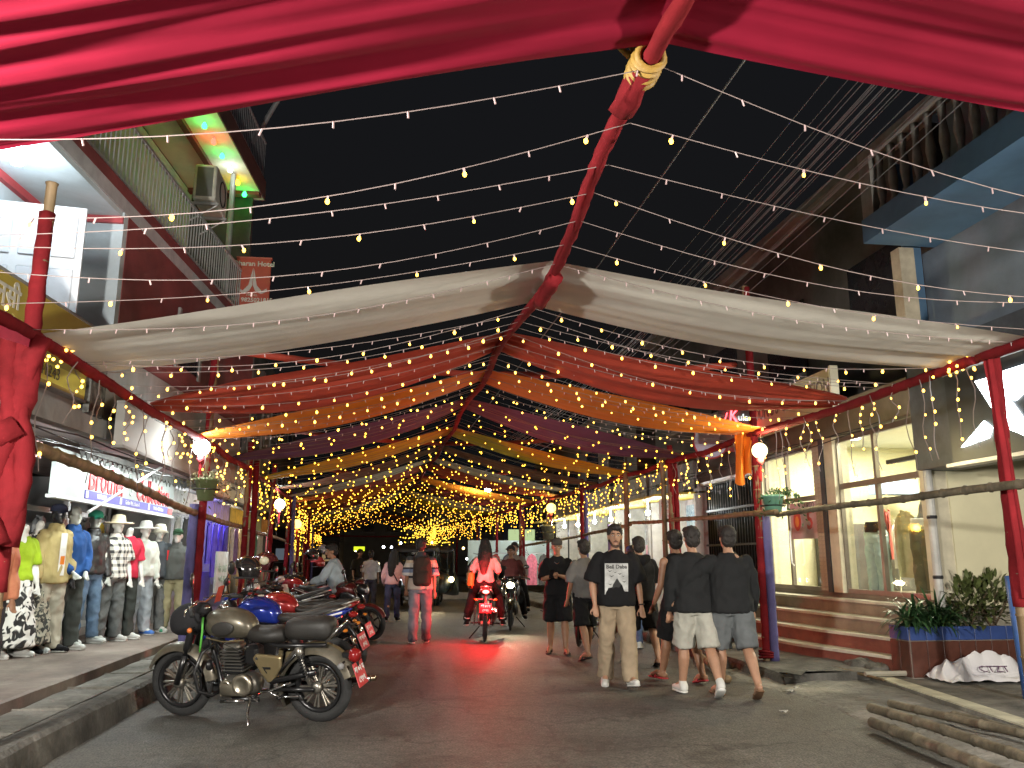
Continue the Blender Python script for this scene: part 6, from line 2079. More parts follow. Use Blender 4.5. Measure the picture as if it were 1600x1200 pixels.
def blob(T, name, secs, m, voxel=None, n=20, sq=2.4, parent=None):
    """closed shell lofted along x: (x, y, z, half width, half height)"""
    b = MB(); rings = []
    for (x, y, z, rw, rh) in secs:
        rg = []
        for k in range(n):
            a = 2 * math.pi * k / n
            ca, sa = math.cos(a), math.sin(a)
            q = (abs(ca) ** sq + abs(sa) ** sq) ** (-1 / sq)
            rg.append((x, y + rw * ca * q, z + rh * sa * q))
        rings.append(rg)
    b.loft(rings)
    o = b.build(name, m, parent or T, True, fixn=True)
    sd = o.modifiers.new('s', 'SUBSURF'); sd.levels = 1; sd.render_levels = 1
    return o


def plate(T, c, rot, l1, l2, w=.2, h=.2):
    m = MB(); m.cbox((0, 0, 0), (w, .008, h), .015)
    P = m.build('number_plate', PLATE, T, loc=c, rot=rot)
    for i, s in enumerate((l1, l2)):
        text('lettering', s, PLT, P, (0, -.006, h * (.2 - .42 * i)), (R(90), 0, 0), h * .34, .001, sx=.85, bold=.002)
    m = MB(); m.box((0, -.003, 0), (w * .96, .006, .004)) if False else None
    return P


def coil(m, a, b, r, wr, turns):
    a, b = np.asarray(a, float), np.asarray(b, float)
    T = nrm(b - a); u = nrm(np.cross(T, [0, 1, .1])); w = np.cross(T, u)
    n = turns * 10
    m.tube([a + (b - a) * i / n + (u * math.cos(i * .628) + w * math.sin(i * .628)) * r for i in range(n + 1)], wr, 5)


def classic_bike(label, loc, rz, lean):
    T = thing('motorcycle', label, 'motorcycle', loc, rz)
    T.rotation_euler = (lean, 0, rz)
    SAND_P = mat('storm_grey_paint', (.135, .12, .09), .36, .5, var=.12, scale=14, coat=.25, grime=.3)
    SAND_B = mat('side_gold_paint', (.24, .19, .10), .3, .6, var=.08, coat=.4)
    RF = RRr = .315
    wb = 1.37
    wheel(T, 'rear_wheel', (0, 0, RRr), RRr, .62, BLKM, 20, True, ALUM, .105)
    FW = wheel(T, 'front_wheel', (wb, 0, RF), RF, .56, BLKM, 20, True, ALUM, .095)
    # mudguards
    arc((0, 0, RRr), .392, -30, 162, 30, .20, .006, .42).build('rear_mudguard', SAND_P, T, True)
    m = arc((0, 0, RRr), .396, 60, 160, 18, .05, .004, .1); m.build('mudguard_flare', SAND_B, T, True)
    arc((wb, 0, RF), .362, 22, 175, 28, .155, .005, .42).build('front_mudguard', SAND_P, T, True)
    # tank
    tk = blob(T, 'fuel_tank', [(.60, 0, .80, .05, .04), (.63, 0, .825, .105, .085), (.72, 0, .85, .135, .125), (.85, 0, .86, .15, .14), (.98, 0, .86, .145, .135), (1.06, 0, .855, .11, .11), (1.10, 0, .85, .05, .06)], SAND_P)
    for s in (1, -1):
        m = MB(); m.ell((.86, .146 * s, .835), (.115, .014, .062), 20, 10, rotm(0, R(7), 0)); m.build('knee_pad', SEAT, tk, True)
        m = MB(); m.tube([(.66, .125 * s, .735), (.85, .15 * s, .722), (1.04, .12 * s, .745)], .006, 5); m.build('tank_seam', SAND_B, tk)
    m = MB(); m.lathe([(.04, 0), (.04, .02), (.03, .03), (0, .032)], (.93, 0, .99), n=16); m.build('filler_cap', CHR, tk, True)
    # seats
    blob(T, 'rider_seat', [(.28, 0, .76, .05, .04), (.31, 0, .775, .12, .075), (.42, 0, .765, .155, .075), (.55, 0, .76, .135, .07), (.66, 0, .775, .085, .075), (.72, 0, .80, .03, .05)], SEAT)
    blob(T, 'pillion_seat', [(-.17, 0, .815, .06, .05), (-.15, 0, .825, .12, .10), (-.05, 0, .83, .135, .105), (.12, 0, .825, .135, .10), (.26, 0, .82, .12, .095), (.30, 0, .81, .06, .06)], SEAT, sq=3.2)
    m = MB(); m.tube([(-.13, .12, .735), (-.26, .1, .86), (-.28, 0, .90), (-.26, -.1, .86), (-.13, -.12, .735)], .011, 8); m.build('grab_rail', CHR, T, True)
    # frame + swingarm
    m = MB()
    m.tube([(1.12, 0, .80), (1.02, 0, .55), (.96, 0, .30), (.80, .06, .20), (.55, .08, .20)], .022, 8)
    m.tube([(1.12, 0, .84), (.70, 0, .74), (.35, .08, .68), (-.12, .09, .70)], .02, 8)
    m.tube([(.35, .08, .68), (.42, .09, .30)], .018, 8); m.tube([(.35, -.08, .68), (.42, -.09, .30)], .018, 8)
    m.tube([(.1, .1, .68), (.42, .1, .38)], .014, 8)
    m.build('frame', BLKM, T, True)
    m = MB()
    for s in (1, -1):
        m.tube([(.42, .09 * s, .30), (0, .105 * s, RRr)], .02, 8)
    m.build('swingarm', BLKM, T, True)
    for s in (1, -1):
        m = MB(); m.tube([(.13, .125 * s, .67), (.03, .125 * s, .36)], .015, 8); sp = m.build('shock_absorber', ALUM, T, True)
        m = MB(); coil(m, (.115, .125 * s, .63), (.05, .125 * s, .42), .03, .0065, 9); m.build('spring', BLKM, sp, True)
        m = MB(); m.lathe([(.032, 0), (.036, .05), (.03, .09)], (.108, .125 * s, .60), ax=(.3, 0, 1), n=12); m.build('canister', ALUM, sp, True)
    # engine
    eng = MB(); eng.cbox((.80, 0, .46), (.20, .17, .10), .02); E_ = eng.build('cylinder', BLKM, T)
    for k in range(7):
        m = MB(); m.cbox((.80 + .006 * k, 0, .45 + k * .028), (.22 - .004 * k, .20 - .004 * k, .010), .004); m.build('fin', mat('fin_grey', (.10, .095, .085), .5, .6, var=.2), E_)
    m = MB(); m.cbox((.83, 0, .66), (.17, .15, .06), .02); m.build('cylinder_head', ALUM, T)
    cr = MB(); cr.cbox((.74, 0, .32), (.34, .20, .20), .05); cr = cr.build('crankcase', mat('engine_grey', (.16, .15, .13), .45, .8, var=.2), T, True)
    for (x, z, r, yy) in ((.69, .335, .098, .115), (.86, .315, .06, .098)):
        m = MB(); m.lathe([(r, -.02), (r, .012), (r * .86, .024), (r * .62, .027), (r * .58, .02), (.0, .022)], (x, yy, z), ax=(0, 1, 0), n=26); m.build('engine_cover', mat('polished_cover', (.42, .38, .30), .32, .9, var=.15), cr, True)
    m = MB(); m.cbox((.79, .108, .29), (.26, .035, .12), .03); m.build('primary_case', MATS['polished_cover'], cr, True)
    m = MB(); m.tube([(.66, .13, .20), (.9, .13, .19)], .016, 8); m.tube([(.62, .16, .25), (.52, .17, .22), (.5, .19, .22)], .008, 6); m.build('gear_lever', CHR, T, True)
    # side panel
    m = MB()
    pl = [(.30, .60), (.55, .615), (.585, .575), (.50, .44), (.43, .36), (.385, .37), (.30, .50)]
    Mp = Matrix(((1, 0, 0, 0), (0, 0, 1, 0), (0, 1, 0, 0), (0, 0, 0, 1)))
    m.prism(pl, .085, .13, Mp)
    sp = m.build('side_panel', SAND_B, T, fixn=True)
    bv = sp.modifiers.new('b', 'BEVEL'); bv.width = .02; bv.segments = 3
    m = MB(); m.prism([(.40, .505), (.48, .505), (.44, .45), (.43, .45), (.455, .485), (.40, .485)], .131, .135, Mp); m.build('badge', BLKM, sp, fixn=True)
    m = MB(); m.lathe([(.012, 0), (.012, .012)], (.53, .131, .58), ax=(0, 1, 0), n=10); m.build('lock', CHR, sp)
    m = MB(); m.cbox((.3, -.1, .5), (.3, .06, .22), .03); m.build('tool_box', SAND_B, T, True)
    m = MB(); m.cbox((.63, 0, .58), (.14, .16, .18), .03); m.build('carburettor', BLKM, T)
    # exhaust on the far side
    m = MB(); m.tube([(.90, -.09, .62), (1.02, -.11, .50), (.98, -.13, .26), (.72, -.15, .20), (.35, -.16, .22), (.3, -.16, .23)], .02, 10)
    m.tube([(.3, -.165, .23), (.2, -.165, .25), (-.30, -.165, .33), (-.42, -.165, .345)], [.022, .042, .042, .03], 14); m.build('exhaust', CHR, T, True)
    m = MB(); m.tube([(-.40, -.165, .342), (-.47, -.165, .352)], [.024, .024], 12); m.build('exhaust_tip', mat('burnt_chrome', (.45, .36, .25), .25, 1), T, True)
    # chain guard, pegs, stand
    m = MB(); m.cbox((.2, .115, .42), (.46, .025, .05), .01, rotm(0, R(12), 0)); m.build('chain_guard', BLKM, T, True)
    m = MB(); m.tube([(.2, .14, .38), (.42, .15, .30), (.3, .16, .26), (.12, .16, .27)], .010, 6); m.build('pillion_bracket', CHR, T, True)
    for x in (.52, .27):
        m = MB(); m.tube([(x, .12, .27), (x, .24, .27)], .014, 8); m.build('foot_peg', BLKM, T, True)
    m = MB(); m.tube([(.62, .10, .23), (.60, .19, .10), (.53, .30, .012)], [.014, .013, .012], 8); m.cbox((.53, .31, .008), (.06, .05, .012), .004); m.build('side_stand', CHR, T, True)
    # front end
    fx, fz = wb, RF
    for s in (1, -1):
        m = MB(); m.tube([(fx, .085 * s, fz), (fx - .09, .085 * s, fz + .26)], .028, 10); m.tube([(fx - .09, .085 * s, fz + .26), (fx - .23, .085 * s, fz + .66)], .02, 10); m.build('fork_leg', BLKM if True else CHR, T, True)
        m = MB(); m.lathe([(.03, 0), (.036, .05), (.036, .2), (.03, .22)], (fx - .10, .085 * s, fz + .30), ax=(-.34, 0, 1), n=12); m.build('fork_boot', BLKM, T, True)
    m = MB(); m.cbox((fx - .235, 0, fz + .62), (.07, .22, .035), .01, rotm(0, R(-20), 0)); m.cbox((fx - .19, 0, fz + .47), (.07, .22, .035), .01, rotm(0, R(-20), 0)); m.build('fork_yoke', BLKM, T)
    hl = blob(T, 'headlamp_cover', [(1.09, 0, .92, .05, .06), (1.12, .0, .92, .15, .13), (1.23, .02, .90, .175, .15), (1.36, .03, .88, .15, .145), (1.44, .03, .86, .07, .08)], cloth('cover_black', (.02, .02, .022)), sq=2.2)
    m = MB(); m.ell((1.13, .0, .99), (.055, .055, .028), 14, 8); m.build('speedometer', CHR, T, True)
    # bars
    m = MB(); m.tube([(1.02, .36, 1.02), (1.08, .30, 1.05), (1.12, .12, 1.07), (1.12, 0, 1.04), (1.12, -.12, 1.07), (1.08, -.30, 1.05), (1.02, -.36, 1.02)], .012, 8); hb = m.build('handlebar', CHR, T, True)
    for s in (1, -1):
        m = MB(); m.tube([(1.055, .31 * s, 1.04), (.99, .41 * s, 1.01)], .019, 10); m.build('grip', TYRE, hb, True)
        m = MB(); m.tube([(1.10, .27 * s, 1.045), (1.12, .31 * s, 1.03), (1.06, .41 * s, 1.0)], .007, 6); m.build('lever', CHR, hb, True)
        m = MB(); m.tube([(1.09, .24 * s, 1.06), (1.07, .27 * s, 1.2), (1.05, .30 * s, 1.26)], .007, 6); mr = m.build('mirror_stem', BLKM, hb, True)
        m = MB(); m.ell((1.04, .32 * s, 1.30), (.014, .05, .065), 16, 8, rotm(0, 0, R(15 * s))); m.build('mirror', BLKM, mr, True)
        m = MB(); m.tube([(1.16, .1 * s, .84), (1.15, .19 * s, .83)], .009, 6); ik = m.build('indicator_stem', BLKM, T)
        m = MB(); m.ell((1.15, .205 * s, .83), (.024, .024, .024), 12, 8); m.build('indicator', AMB if s < 0 else mat('orange_reflector', (.55, .14, .03), .2, coat=.5), ik, True)
    m = MB(); m.sheet(lambda u, v: (1.07 - .05 * v, -.16 + .10 * u, 1.02 + .15 * v - .02 * (u - .5) ** 2), 4, 4); m.build('red_ribbon', mat('red_ribbon', (.5, .07, .04), .5, var=.3, scale=20, trans=.3), T, True)
    m = MB(); m.tube([(1.07, .12, .93), (1.075, .125, .80), (1.10, .13, .62)], .010, 6); m.build('green_strap', mat('green_strap', (.10, .42, .06), .6), T, True)
    for k_, yy_ in enumerate((.1, -.1, .14)):
        m = MB(); m.tube([(1.09, .26 * (1 if yy_ > 0 else -1), 1.04), (1.20, yy_, 1.09 - .03 * k_), (1.20, yy_ * .6, .92), (1.08, yy_ * .4, .74), (.9 - .1 * k_, yy_ * .6, .62)], .005, 5); m.build('control_cable', BLKM, T, True)
    # crash guard
    for s in (1, -1):
        m = MB(); m.tube([(1.0, .03 * s, .68), (1.07, .14 * s, .62), (1.10, .22 * s, .46), (1.06, .22 * s, .30), (.98, .14 * s, .24), (.94, .03 * s, .26)], .017, 8); m.build('crash_guard', BLKM, T, True)
    m = MB(); m.ell((1.02, .10, .50), (.03, .05, .05), 12, 8); m.build('horn', BLKM, T, True)
    # tail
    m = MB(); m.cbox((-.30, 0, .60), (.12, .10, .05), .01); m.build('tail_bracket', BLKM, T)
    m = MB(); m.lathe([(.045, 0), (.062, .03), (.06, .07), (.04, .095), (0, .1)], (-.30, 0, .60), ax=(-1, 0, -.15), n=18); m.build('tail_lamp', TAIL, T, True)
    for s in (1, -1):
        m = MB(); m.tube([(-.27, .05 * s, .55), (-.28, .14 * s, .54)], .009, 6); ik = m.build('indicator_stem', BLKM, T)
        m = MB(); m.ell((-.285, .16 * s, .54), (.032, .03, .03), 12, 8); m.build('indicator', mat('smoke_lens', (.2, .2, .2), .1), ik, True)
    plate(T, (-.395, .0, .44), (R(-18), 0, R(-90)), 'बा ०२ प', '८९७९', .2, .21)
    m = MB(); m.cbox((-.33, 0, .50), (.1, .05, .12), .01); m.build('plate_holder', BLKM, T)
    return T


def sport_bike(label, loc, rz, paint, lean=R(10), lit=False, plt_='बा ५९ प', group=None, nsp=6, steer=0, seat_h=.80):
    """naked commuter bike: tank with shrouds, stepped seat, upswept tail, alloy wheels"""
    T = thing('motorcycle', label, 'motorcycle', loc, rz, group)
    T.rotation_euler = (lean, 0, rz)
    wb, r = 1.33, .305
    wheel(T, 'rear_wheel', (0, 0, r), r, .75, BLKM, nsp, True, BLKM, .09)
    wheel(T, 'front_wheel', (wb, 0, r), r, .62, BLKM, nsp, True, BLKM, .085)
    blob(T, 'fuel_tank', [(.58, 0, .80, .05, .05), (.62, 0, .84, .12, .10), (.74, 0, .88, .165, .13), (.90, 0, .90, .175, .13), (1.02, 0, .87, .13, .11), (1.08, 0, .84, .06, .06)], paint, sq=2.7)
    for s in (1, -1):
        blob(T, 'tank_shroud', [(.80, .15 * s, .76, .015, .04), (.88, .165 * s, .78, .03, .10), (1.02, .15 * s, .76, .028, .11), (1.16, .11 * s, .72, .02, .05)], BLKM)
        blob(T, 'tail_panel', [(.45, .085 * s, .72, .02, .03), (.30, .10 * s, .76, .03, .055), (.02, .09 * s, .83, .03, .05), (-.22, .05 * s, .90, .015, .02)], paint)
        m = MB(); m.tube([(.2, .128 * s, .80), (-.15, .085 * s, .885)], .009, 5); m.build('stripe', PLT, T)
    blob(T, 'seat', [(.62, 0, .82, .05, .03), (.52, 0, .80, .11, .045), (.36, 0, .80, .14, .045), (.22, 0, .84, .125, .05), (.05, 0, .89, .11, .045), (-.14, 0, .92, .06, .03)], SEAT, sq=3)
    m = MB(); m.tube([(.05, .10, .86), (-.16, .085, .93), (-.22, 0, .945), (-.16, -.085, .93), (.05, -.10, .86)], .011, 8); m.build('grab_rail', ALUM, T, True)
    m = MB(); m.ell((-.24, 0, .85), (.05, .06, .032), 14, 8); m.build('tail_lamp', TAIL if not lit else emat('tail_glow', (1, .06, .05), 14, 'NONE'), T, True)
    m = MB(); m.tube([(-.12, 0, .82), (-.28, 0, .60), (-.33, 0, .45)], [.03, .02, .015], 8); m.build('rear_hugger', BLKM, T, True)
    plate(T, (-.345, 0, .58), (R(-22), 0, R(-90)), plt_, '८७६३', .2, .17)
    for s in (1, -1):
        m = MB(); m.tube([(-.20, .05 * s, .72), (-.22, .15 * s, .72)], .008, 6); ik = m.build('indicator_stem', BLKM, T)
        m = MB(); m.ell((-.22, .17 * s, .72), (.028, .035, .018), 10, 6); m.build('indicator', AMB, ik, True)
    m = MB(); m.cbox((.72, 0, .42), (.36, .22, .30), .06); m.build('engine', mat('engine_black', (.03, .03, .032), .45, .6, var=.3), T, True)
    m = MB(); m.lathe([(.09, 0), (.09, .03), (.06, .045), (0, .046)], (.66, .10, .36), ax=(0, 1, 0), n=20); m.build('engine_cover', ALUM, T, True)
    m = MB(); m.cbox((.95, 0, .38), (.18, .2, .16), .05); m.build('belly_pan', BLKM, T, True)
    m = MB(); m.tube([(1.06, 0, .78), (.95, 0, .45), (.7, 0, .24)], .025, 8); m.tube([(1.06, 0, .8), (.4, 0, .66), (-.1, 0, .82)], .025, 8); m.tube([(.45, .09, .30), (0, .10, r)], .022, 8); m.tube([(.45, -.09, .30), (0, -.10, r)], .022, 8); m.build('frame', BLKM, T, True)
    m = MB(); m.tube([(.80, -.1, .26), (.5, -.13, .24), (.25, -.15, .34)], .02, 8); m.tube([(.25, -.15, .34), (.1, -.155, .42), (-.12, -.155, .52), (-.16, -.155, .54)], [.03, .052, .055, .04], 14); m.build('exhaust', BLKM, T, True)
    m = MB(); m.lathe([(.05, 0), (.056, .02), (.04, .03), (.03, .02)], (-.16, -.155, .54), ax=(-.9, 0, .4), n=16); m.build('exhaust_tip', CHR, T, True)
    for s in (1, -1):
        m = MB(); m.tube([(wb, .09 * s, r), (wb - .12, .09 * s, r + .30)], .026, 8); m.build('fork_slider', BLKM, T, True)
        m = MB(); m.tube([(wb - .12, .09 * s, r + .28), (wb - .25, .09 * s, r + .62)], .018, 8); m.build('fork_tube', CHR, T, True)
    arc((wb, 0, r), .335, 20, 165, 20, .12, .005, .25).build('front_mudguard', paint if not lit else BLKM, T, True)
    blob(T, 'headlamp', [(1.10, 0, .90, .05, .05), (1.16, 0, .90, .11, .10), (1.26, 0, .88, .10, .10), (1.32, 0, .85, .05, .05)], BLKM)
    m = MB(); m.ell((1.29, 0, .865), (.03, .07, .06), 14, 8); m.build('headlamp_glass', GLSL, T, True)
    blob(T, 'flyscreen', [(1.08, 0, 1.0, .08, .02), (1.14, 0, 1.03, .09, .04), (1.24, 0, .99, .06, .03)], paint)
    m = MB(); m.tube([(.98, .36, 1.0), (1.05, .27, 1.03), (1.08, .1, 1.04), (1.08, -.1, 1.04), (1.05, -.27, 1.03), (.98, -.36, 1.0)], .012, 8); hb = m.build('handlebar', BLKM, T, True)
    for s in (1, -1):
        m = MB(); m.tube([(1.02, .29 * s, 1.015), (.96, .39 * s, .99)], .019, 8); m.build('grip', TYRE, hb, True)
        m = MB(); m.tube([(1.06, .26 * s, 1.02), (1.05, .38 * s, .985)], .007, 6); m.build('lever', ALUM, hb)
        m = MB(); m.tube([(1.04, .24 * s, 1.03), (1.03, .29 * s, 1.2)], .007, 6); st_ = m.build('mirror_stem', BLKM, hb)
        m = MB(); m.ell((1.02, .32 * s, 1.24), (.016, .065, .042), 14, 8); m.build('mirror', BLKM, st_, True)
    m = MB(); m.tube([(.55, .1, .22), (.5, .28, .01)], .012, 6); m.build('side_stand', BLKM, T)
    return T


def scooter(label, loc, rz, paint, group=None, lean=R(8)):
    T = thing('scooter', label, 'scooter', loc, rz, group)
    T.rotation_euler = (lean, 0, rz)
    wheel(T, 'rear_wheel', (0, 0, .22), .22, .8, ALUM, 5, False, ALUM, .08)
    wheel(T, 'front_wheel', (1.22, 0, .22), .22, .8, ALUM, 5, False, ALUM, .08)
    blob(T, 'rear_body', [(-.28, 0, .72, .05, .05), (-.2, 0, .66, .15, .15), (.05, 0, .58, .19, .22), (.3, 0, .52, .18, .22), (.45, 0, .42, .12, .12)], paint, sq=2.6)
    blob(T, 'seat', [(-.25, 0, .80, .06, .03), (-.15, 0, .82, .13, .05), (.15, 0, .80, .15, .05), (.40, 0, .77, .12, .05), (.46, 0, .75, .05, .03)], SEAT, sq=3)
    m = MB(); m.cbox((.62, 0, .28), (.50, .34, .07), .03); m.build('floorboard', paint, T, True)
    m = MB()
    m.sheet(lambda u, v: (.88 + .14 * v + .06 * (2 * (u - .5)) ** 2 * -1, (u - .5) * (.44 - .12 * v), .27 + .62 * v), 10, 10)
    m.sheet(lambda u, v: (.91 + .14 * v + .06 * (2 * (u - .5)) ** 2 * -1, (u - .5) * (.45 - .12 * v), .27 + .62 * v), 10, 10)
    m.build('leg_shield', paint, T, True)
    blob(T, 'front_apron', [(.98, 0, .6, .12, .3), (1.05, 0, .62, .11, .24), (1.12, 0, .6, .05, .12)], paint)
    blob(T, 'handlebar_cowl', [(.95, 0, 1.0, .06, .05), (1.0, 0, 1.01, .13, .07), (1.08, 0, .99, .10, .06), (1.12, 0, .97, .04, .03)], paint)
    m = MB(); m.ell((1.09, 0, .985), (.04, .08, .05), 14, 8); m.build('headlamp', GLSL, T, True)
    m = MB(); m.tube([(.93, .33, 1.0), (.98, .15, 1.02), (.98, -.15, 1.02), (.93, -.33, 1.0)], .012, 6); hb = m.build('handlebar', BLKM, T)
    for s in (1, -1):
        m = MB(); m.tube([(.96, .22 * s, 1.0), (.92, .34 * s, .985)], .02, 8); m.build('grip', TYRE, hb, True)
        m = MB(); m.tube([(.96, .2 * s, 1.02), (.94, .27 * s, 1.18)], .006, 5); st_ = m.build('mirror_stem', BLKM, hb)
        m = MB(); m.ell((.935, .29 * s, 1.22), (.014, .06, .04), 12, 8); m.build('mirror', BLKM, st_, True)
    m = MB(); m.tube([(1.03, 0, .9), (1.22, 0, .22)], .035, 8); m.build('steering_column', BLKM, T, True)
    arc((1.22, 0, .22), .255, 30, 160, 16, .14, .005, .25).build('front_mudguard', paint, T, True)
    m = MB(); m.ell((-.27, 0, .66), (.03, .09, .05), 12, 8); m.build('tail_lamp', TAIL, T, True)
    return T


def bike_at(rear, front):
    rear, front = np.asarray(rear), np.asarray(front)
    d = front - rear
    return (float(rear[0]), float(rear[1]), -.006), math.atan2(d[1], d[0])


rp_, fp_ = G(500, 1127), G(281, 1117)
lc, rz = bike_at(rp_, fp_)
classic_bike('dusty grey classic motorcycle parked at the kerb, nearest the camera', lc, rz, R(-9))
PBL = mat('blue_paint_bike', (.012, .03, .26), .22, .3, var=.08, coat=.6)
PRD = mat('red_paint_bike', (.30, .02, .02), .22, .2, var=.08, coat=.6)
PBK = mat('black_paint_bike', (.014, .014, .016), .25, .2, coat=.5)
PWH = mat('white_paint_bike', (.50, .52, .50), .25, .1, coat=.5)
sport_bike('blue motorcycle parked right behind the grey one', (-.62, 9.35, .004), R(161), PBL, R(-9))
sport_bike('red motorcycle parked behind the blue one', (-.60, 10.75, .004), R(162), PRD, R(-9), plt_='प्र १ ०२')
f4 = G(577, 1001)
sport_bike('black motorcycle turned with its front wheel towards the street', (float(f4[0]) - 1.15, float(f4[1]) + .62, .004), R(-28), mat('maroon_bike', (.10, .012, .012), .3, .2, coat=.4), R(8))
for k, (x, y, a, pm, kind, lab) in enumerate([
    (-1.0, 12.3, 160, PWH, 's', 'white scooter parked past the red motorcycle'),
    (-1.15, 13.6, 158, PBK, 'b', 'black motorcycle parked between two scooters'),
    (-1.3, 17.2, 158, PWH, 's', 'white scooter parked farther down the left kerb'),
    (-1.4, 18.6, 156, PRD, 'b', 'red and black motorcycle far down the left kerb'),
    (-1.5, 19.9, 158, PBK, 's', 'black scooter far down the left kerb'),
    (-1.6, 21.3, 157, PBK, 'b', 'farthest black motorcycle on the left kerb'),
    (-1.75, 22.8, 155, PWH, 's', 'farthest white scooter on the left kerb')]):
    if kind == 's':
        scooter(lab, (x, y, .004), R(a), pm, None, R(-7))
    else:
        sport_bike(lab, (x, y, .004), R(a), pm, R(-8))


def helmet(label, P, rz, m, s=1.0, visor=True):
    T = thing('helmet', label, 'helmet', P, rz)
    b = MB()
    b.sheet(lambda u, v: (.135 * s * math.cos(u * 6.2832) * math.cos(-.55 + v * 2.08) * (1.08), .125 * s * math.sin(u * 6.2832) * math.cos(-.55 + v * 2.08), .14 * s * math.sin(-.55 + v * 2.08) if not (math.cos(u * 6.2832) > .55 and v < .38) else .14 * s * math.sin(-.55 + .38 * 2.08)), 32, 14)
    b.build('shell', m, T, True)
    if visor:
        q = MB(); q.sheet(lambda u, v: (.142 * s * math.cos(R(-62 + 124 * u)) * (1.1 + .12 * v), .132 * s * math.sin(R(-62 + 124 * u)), .05 * s - .03 * v), 16, 4); q.build('peak', m, T, True)
    q = MB(); q.torus((0, 0, -.072 * s), (0, 0, 1), .112 * s, .012, 24, 6); q.build('rim', TYRE, T, True)
    return T


HBL = mat('helmet_black', (.02, .018, .018), .15, .1, var=.3, scale=12, coat=.6)
helmet('glossy black helmet on the handlebar of the blue motorcycle', tuple(AY(385, 891, 9.75)), R(200), HBL, 1.12)
helmet('dark red helmet with a pale patch on the red motorcycle', tuple(AY(415, 882, 11.2)), R(150), mat('helmet_maroon', (.06, .012, .014), .15, .1, coat=.6), 1.15, False)
m_ = MB(); P = AY(413, 876, 11.04); m_.ell(P, (.06, .02, .05), 12, 8); hp2 = m_.build('helmet_patch', mat('patch_cream', (.5, .46, .32), .4), [o for o in bpy.data.objects if o.name == 'helmet.001'][0], True, world=False)
hp2.location = -Vector(hp2.parent.location); hp2.parent.rotation_euler = (0, 0, 0)
for k, (px, py, Y, c) in enumerate([(487, 868, 18.3, (.03, .03, .03)), (497, 880, 19.0, (.25, .03, .03)), (515, 868, 20.3, (.03, .03, .035)), (505, 860, 22, (.35, .36, .38))]):
    helmet(['black helmet on the farther white scooter', 'red helmet among the far parked bikes', 'black helmet beside the blue jacket man', 'silver helmet on the farthest bikes'][k], tuple(AY(px, py, Y)), R(200), mat('helm_%d' % k, c, .2, .1, coat=.5), 1.05)

# blue jacket man sitting on the turned bike
bj = AY(527, 940, 15.6)
TJ, K = figure('person', 'man in pale blue jacket sitting among the parked motorcycles', (float(bj[0]), 15.6, .0), R(-100), 1.72, SKIN, (1.2, 1.1, .25), (1.15, 1.1, .25), (.5, .12, .8, .4), (.6, .12, .7, .4), .18, (R(25), R(12)), 1.05, (cloth('pale_blue_jacket', (.36, .42, .46)), 'long', -.04, .035), (cloth('jeans_far', (.05, .06, .09)), 'pants', .012), (BLKC, 'shoe'), 'short', voxel=.013, seat=.86)
m_ = MB(); tp = K['tp']; m_.tube([tp(-.14, -.02, .52), tp(-.05, -.17, .35), tp(.10, -.17, .12)], .013, 6); m_.tube([tp(-.14, -.02, .52), tp(-.03, .17, .35), tp(.12, .16, .12)], .013, 6)
o = m_.build('sling_strap', BLKC, None); o.location = TJ.location; o.rotation_euler = TJ.rotation_euler; tag(o, 'dark sling bag strap over the pale blue jacket', 'bag')

# red-lit motorcycle with rider and pillion
rb_ = G(760, 1006)
rx, ry = float(rb_[0]), float(rb_[1])
TB = sport_bike('ridden motorcycle with glowing red tail lamp in mid street', (rx, ry + .28, .004), R(84), PBK, R(1), True, 'को ४२ प')
lamp('tail_glow_light', 'POINT', (-.38, 0, .86), 140, (1, .03, .03), .06, TB, None, False)
lamp('head_light', 'SPOT', (1.36, 0, .86), 50, (1, .95, .8), .04, TB, (0, R(-82), 0), False, None, R(70))
m_ = MB(); m_.tube([(.12, .17, .62), (-.28, .19, .58), (-.30, .19, .30), (.1, .18, .32), (.12, .17, .62)], .009, 5); m_.build('saree_guard', CHR, TB)
for s_ in (1, -1):
    m_ = MB(); m_.tube([(.3, .1 * s_, .3), (.28, .26 * s_, .29)], .014, 6); m_.build('foot_peg', BLKM, TB)
fwdv = np.array([math.cos(R(84)), math.sin(R(84))])
pil_ = (rx + fwdv[0] * .10, ry + .28 + fwdv[1] * .10, 0.0)
figure('person', 'pillion woman with long hair and pale top riding the red lit motorcycle', pil_, R(174), 1.62, SKIN2, (1.15, 1.15, .35), (1.15, 1.15, .35), (.6, .25, .6, .3), (.6, .3, .5, .3), .05, (R(-8), 0), 1.05, (cloth('pale_pink_top', (.50, .42, .40)), 'short', .02, .015), (BLKC, 'pants', .012), (BLKC, 'shoe'), 'long', fem=True, voxel=.012, seat=.98)
rid = (rx + fwdv[0] * .52, ry + .28 + fwdv[1] * .52, 0.0)
figure('person', 'rider in dark clothes in front of the pillion woman', rid, R(174), 1.72, SKIN, (1.05, 1.25, .35), (1.05, 1.25, .35), (.75, .3, .5, .1), (.75, .3, .5, .1), .12, (0, 0), 1.1, (BLKC, 'long', -.02, .02), (CHAR, 'pants', .012), (BLKC, 'shoe'), 'short', voxel=.015, seat=.90)
# yellow bag at the pillion's side
m_ = MB(); m_.cbox((0, 0, 0), (.12, .26, .3), .05); P = AY(735, 905, ry + .5)
o = m_.build('handbag', mat('mustard_bag', (.45, .22, .04), .6), None, True); o.location = P; tag(o, 'mustard handbag hanging at the pillion woman\'s left side', 'bag')
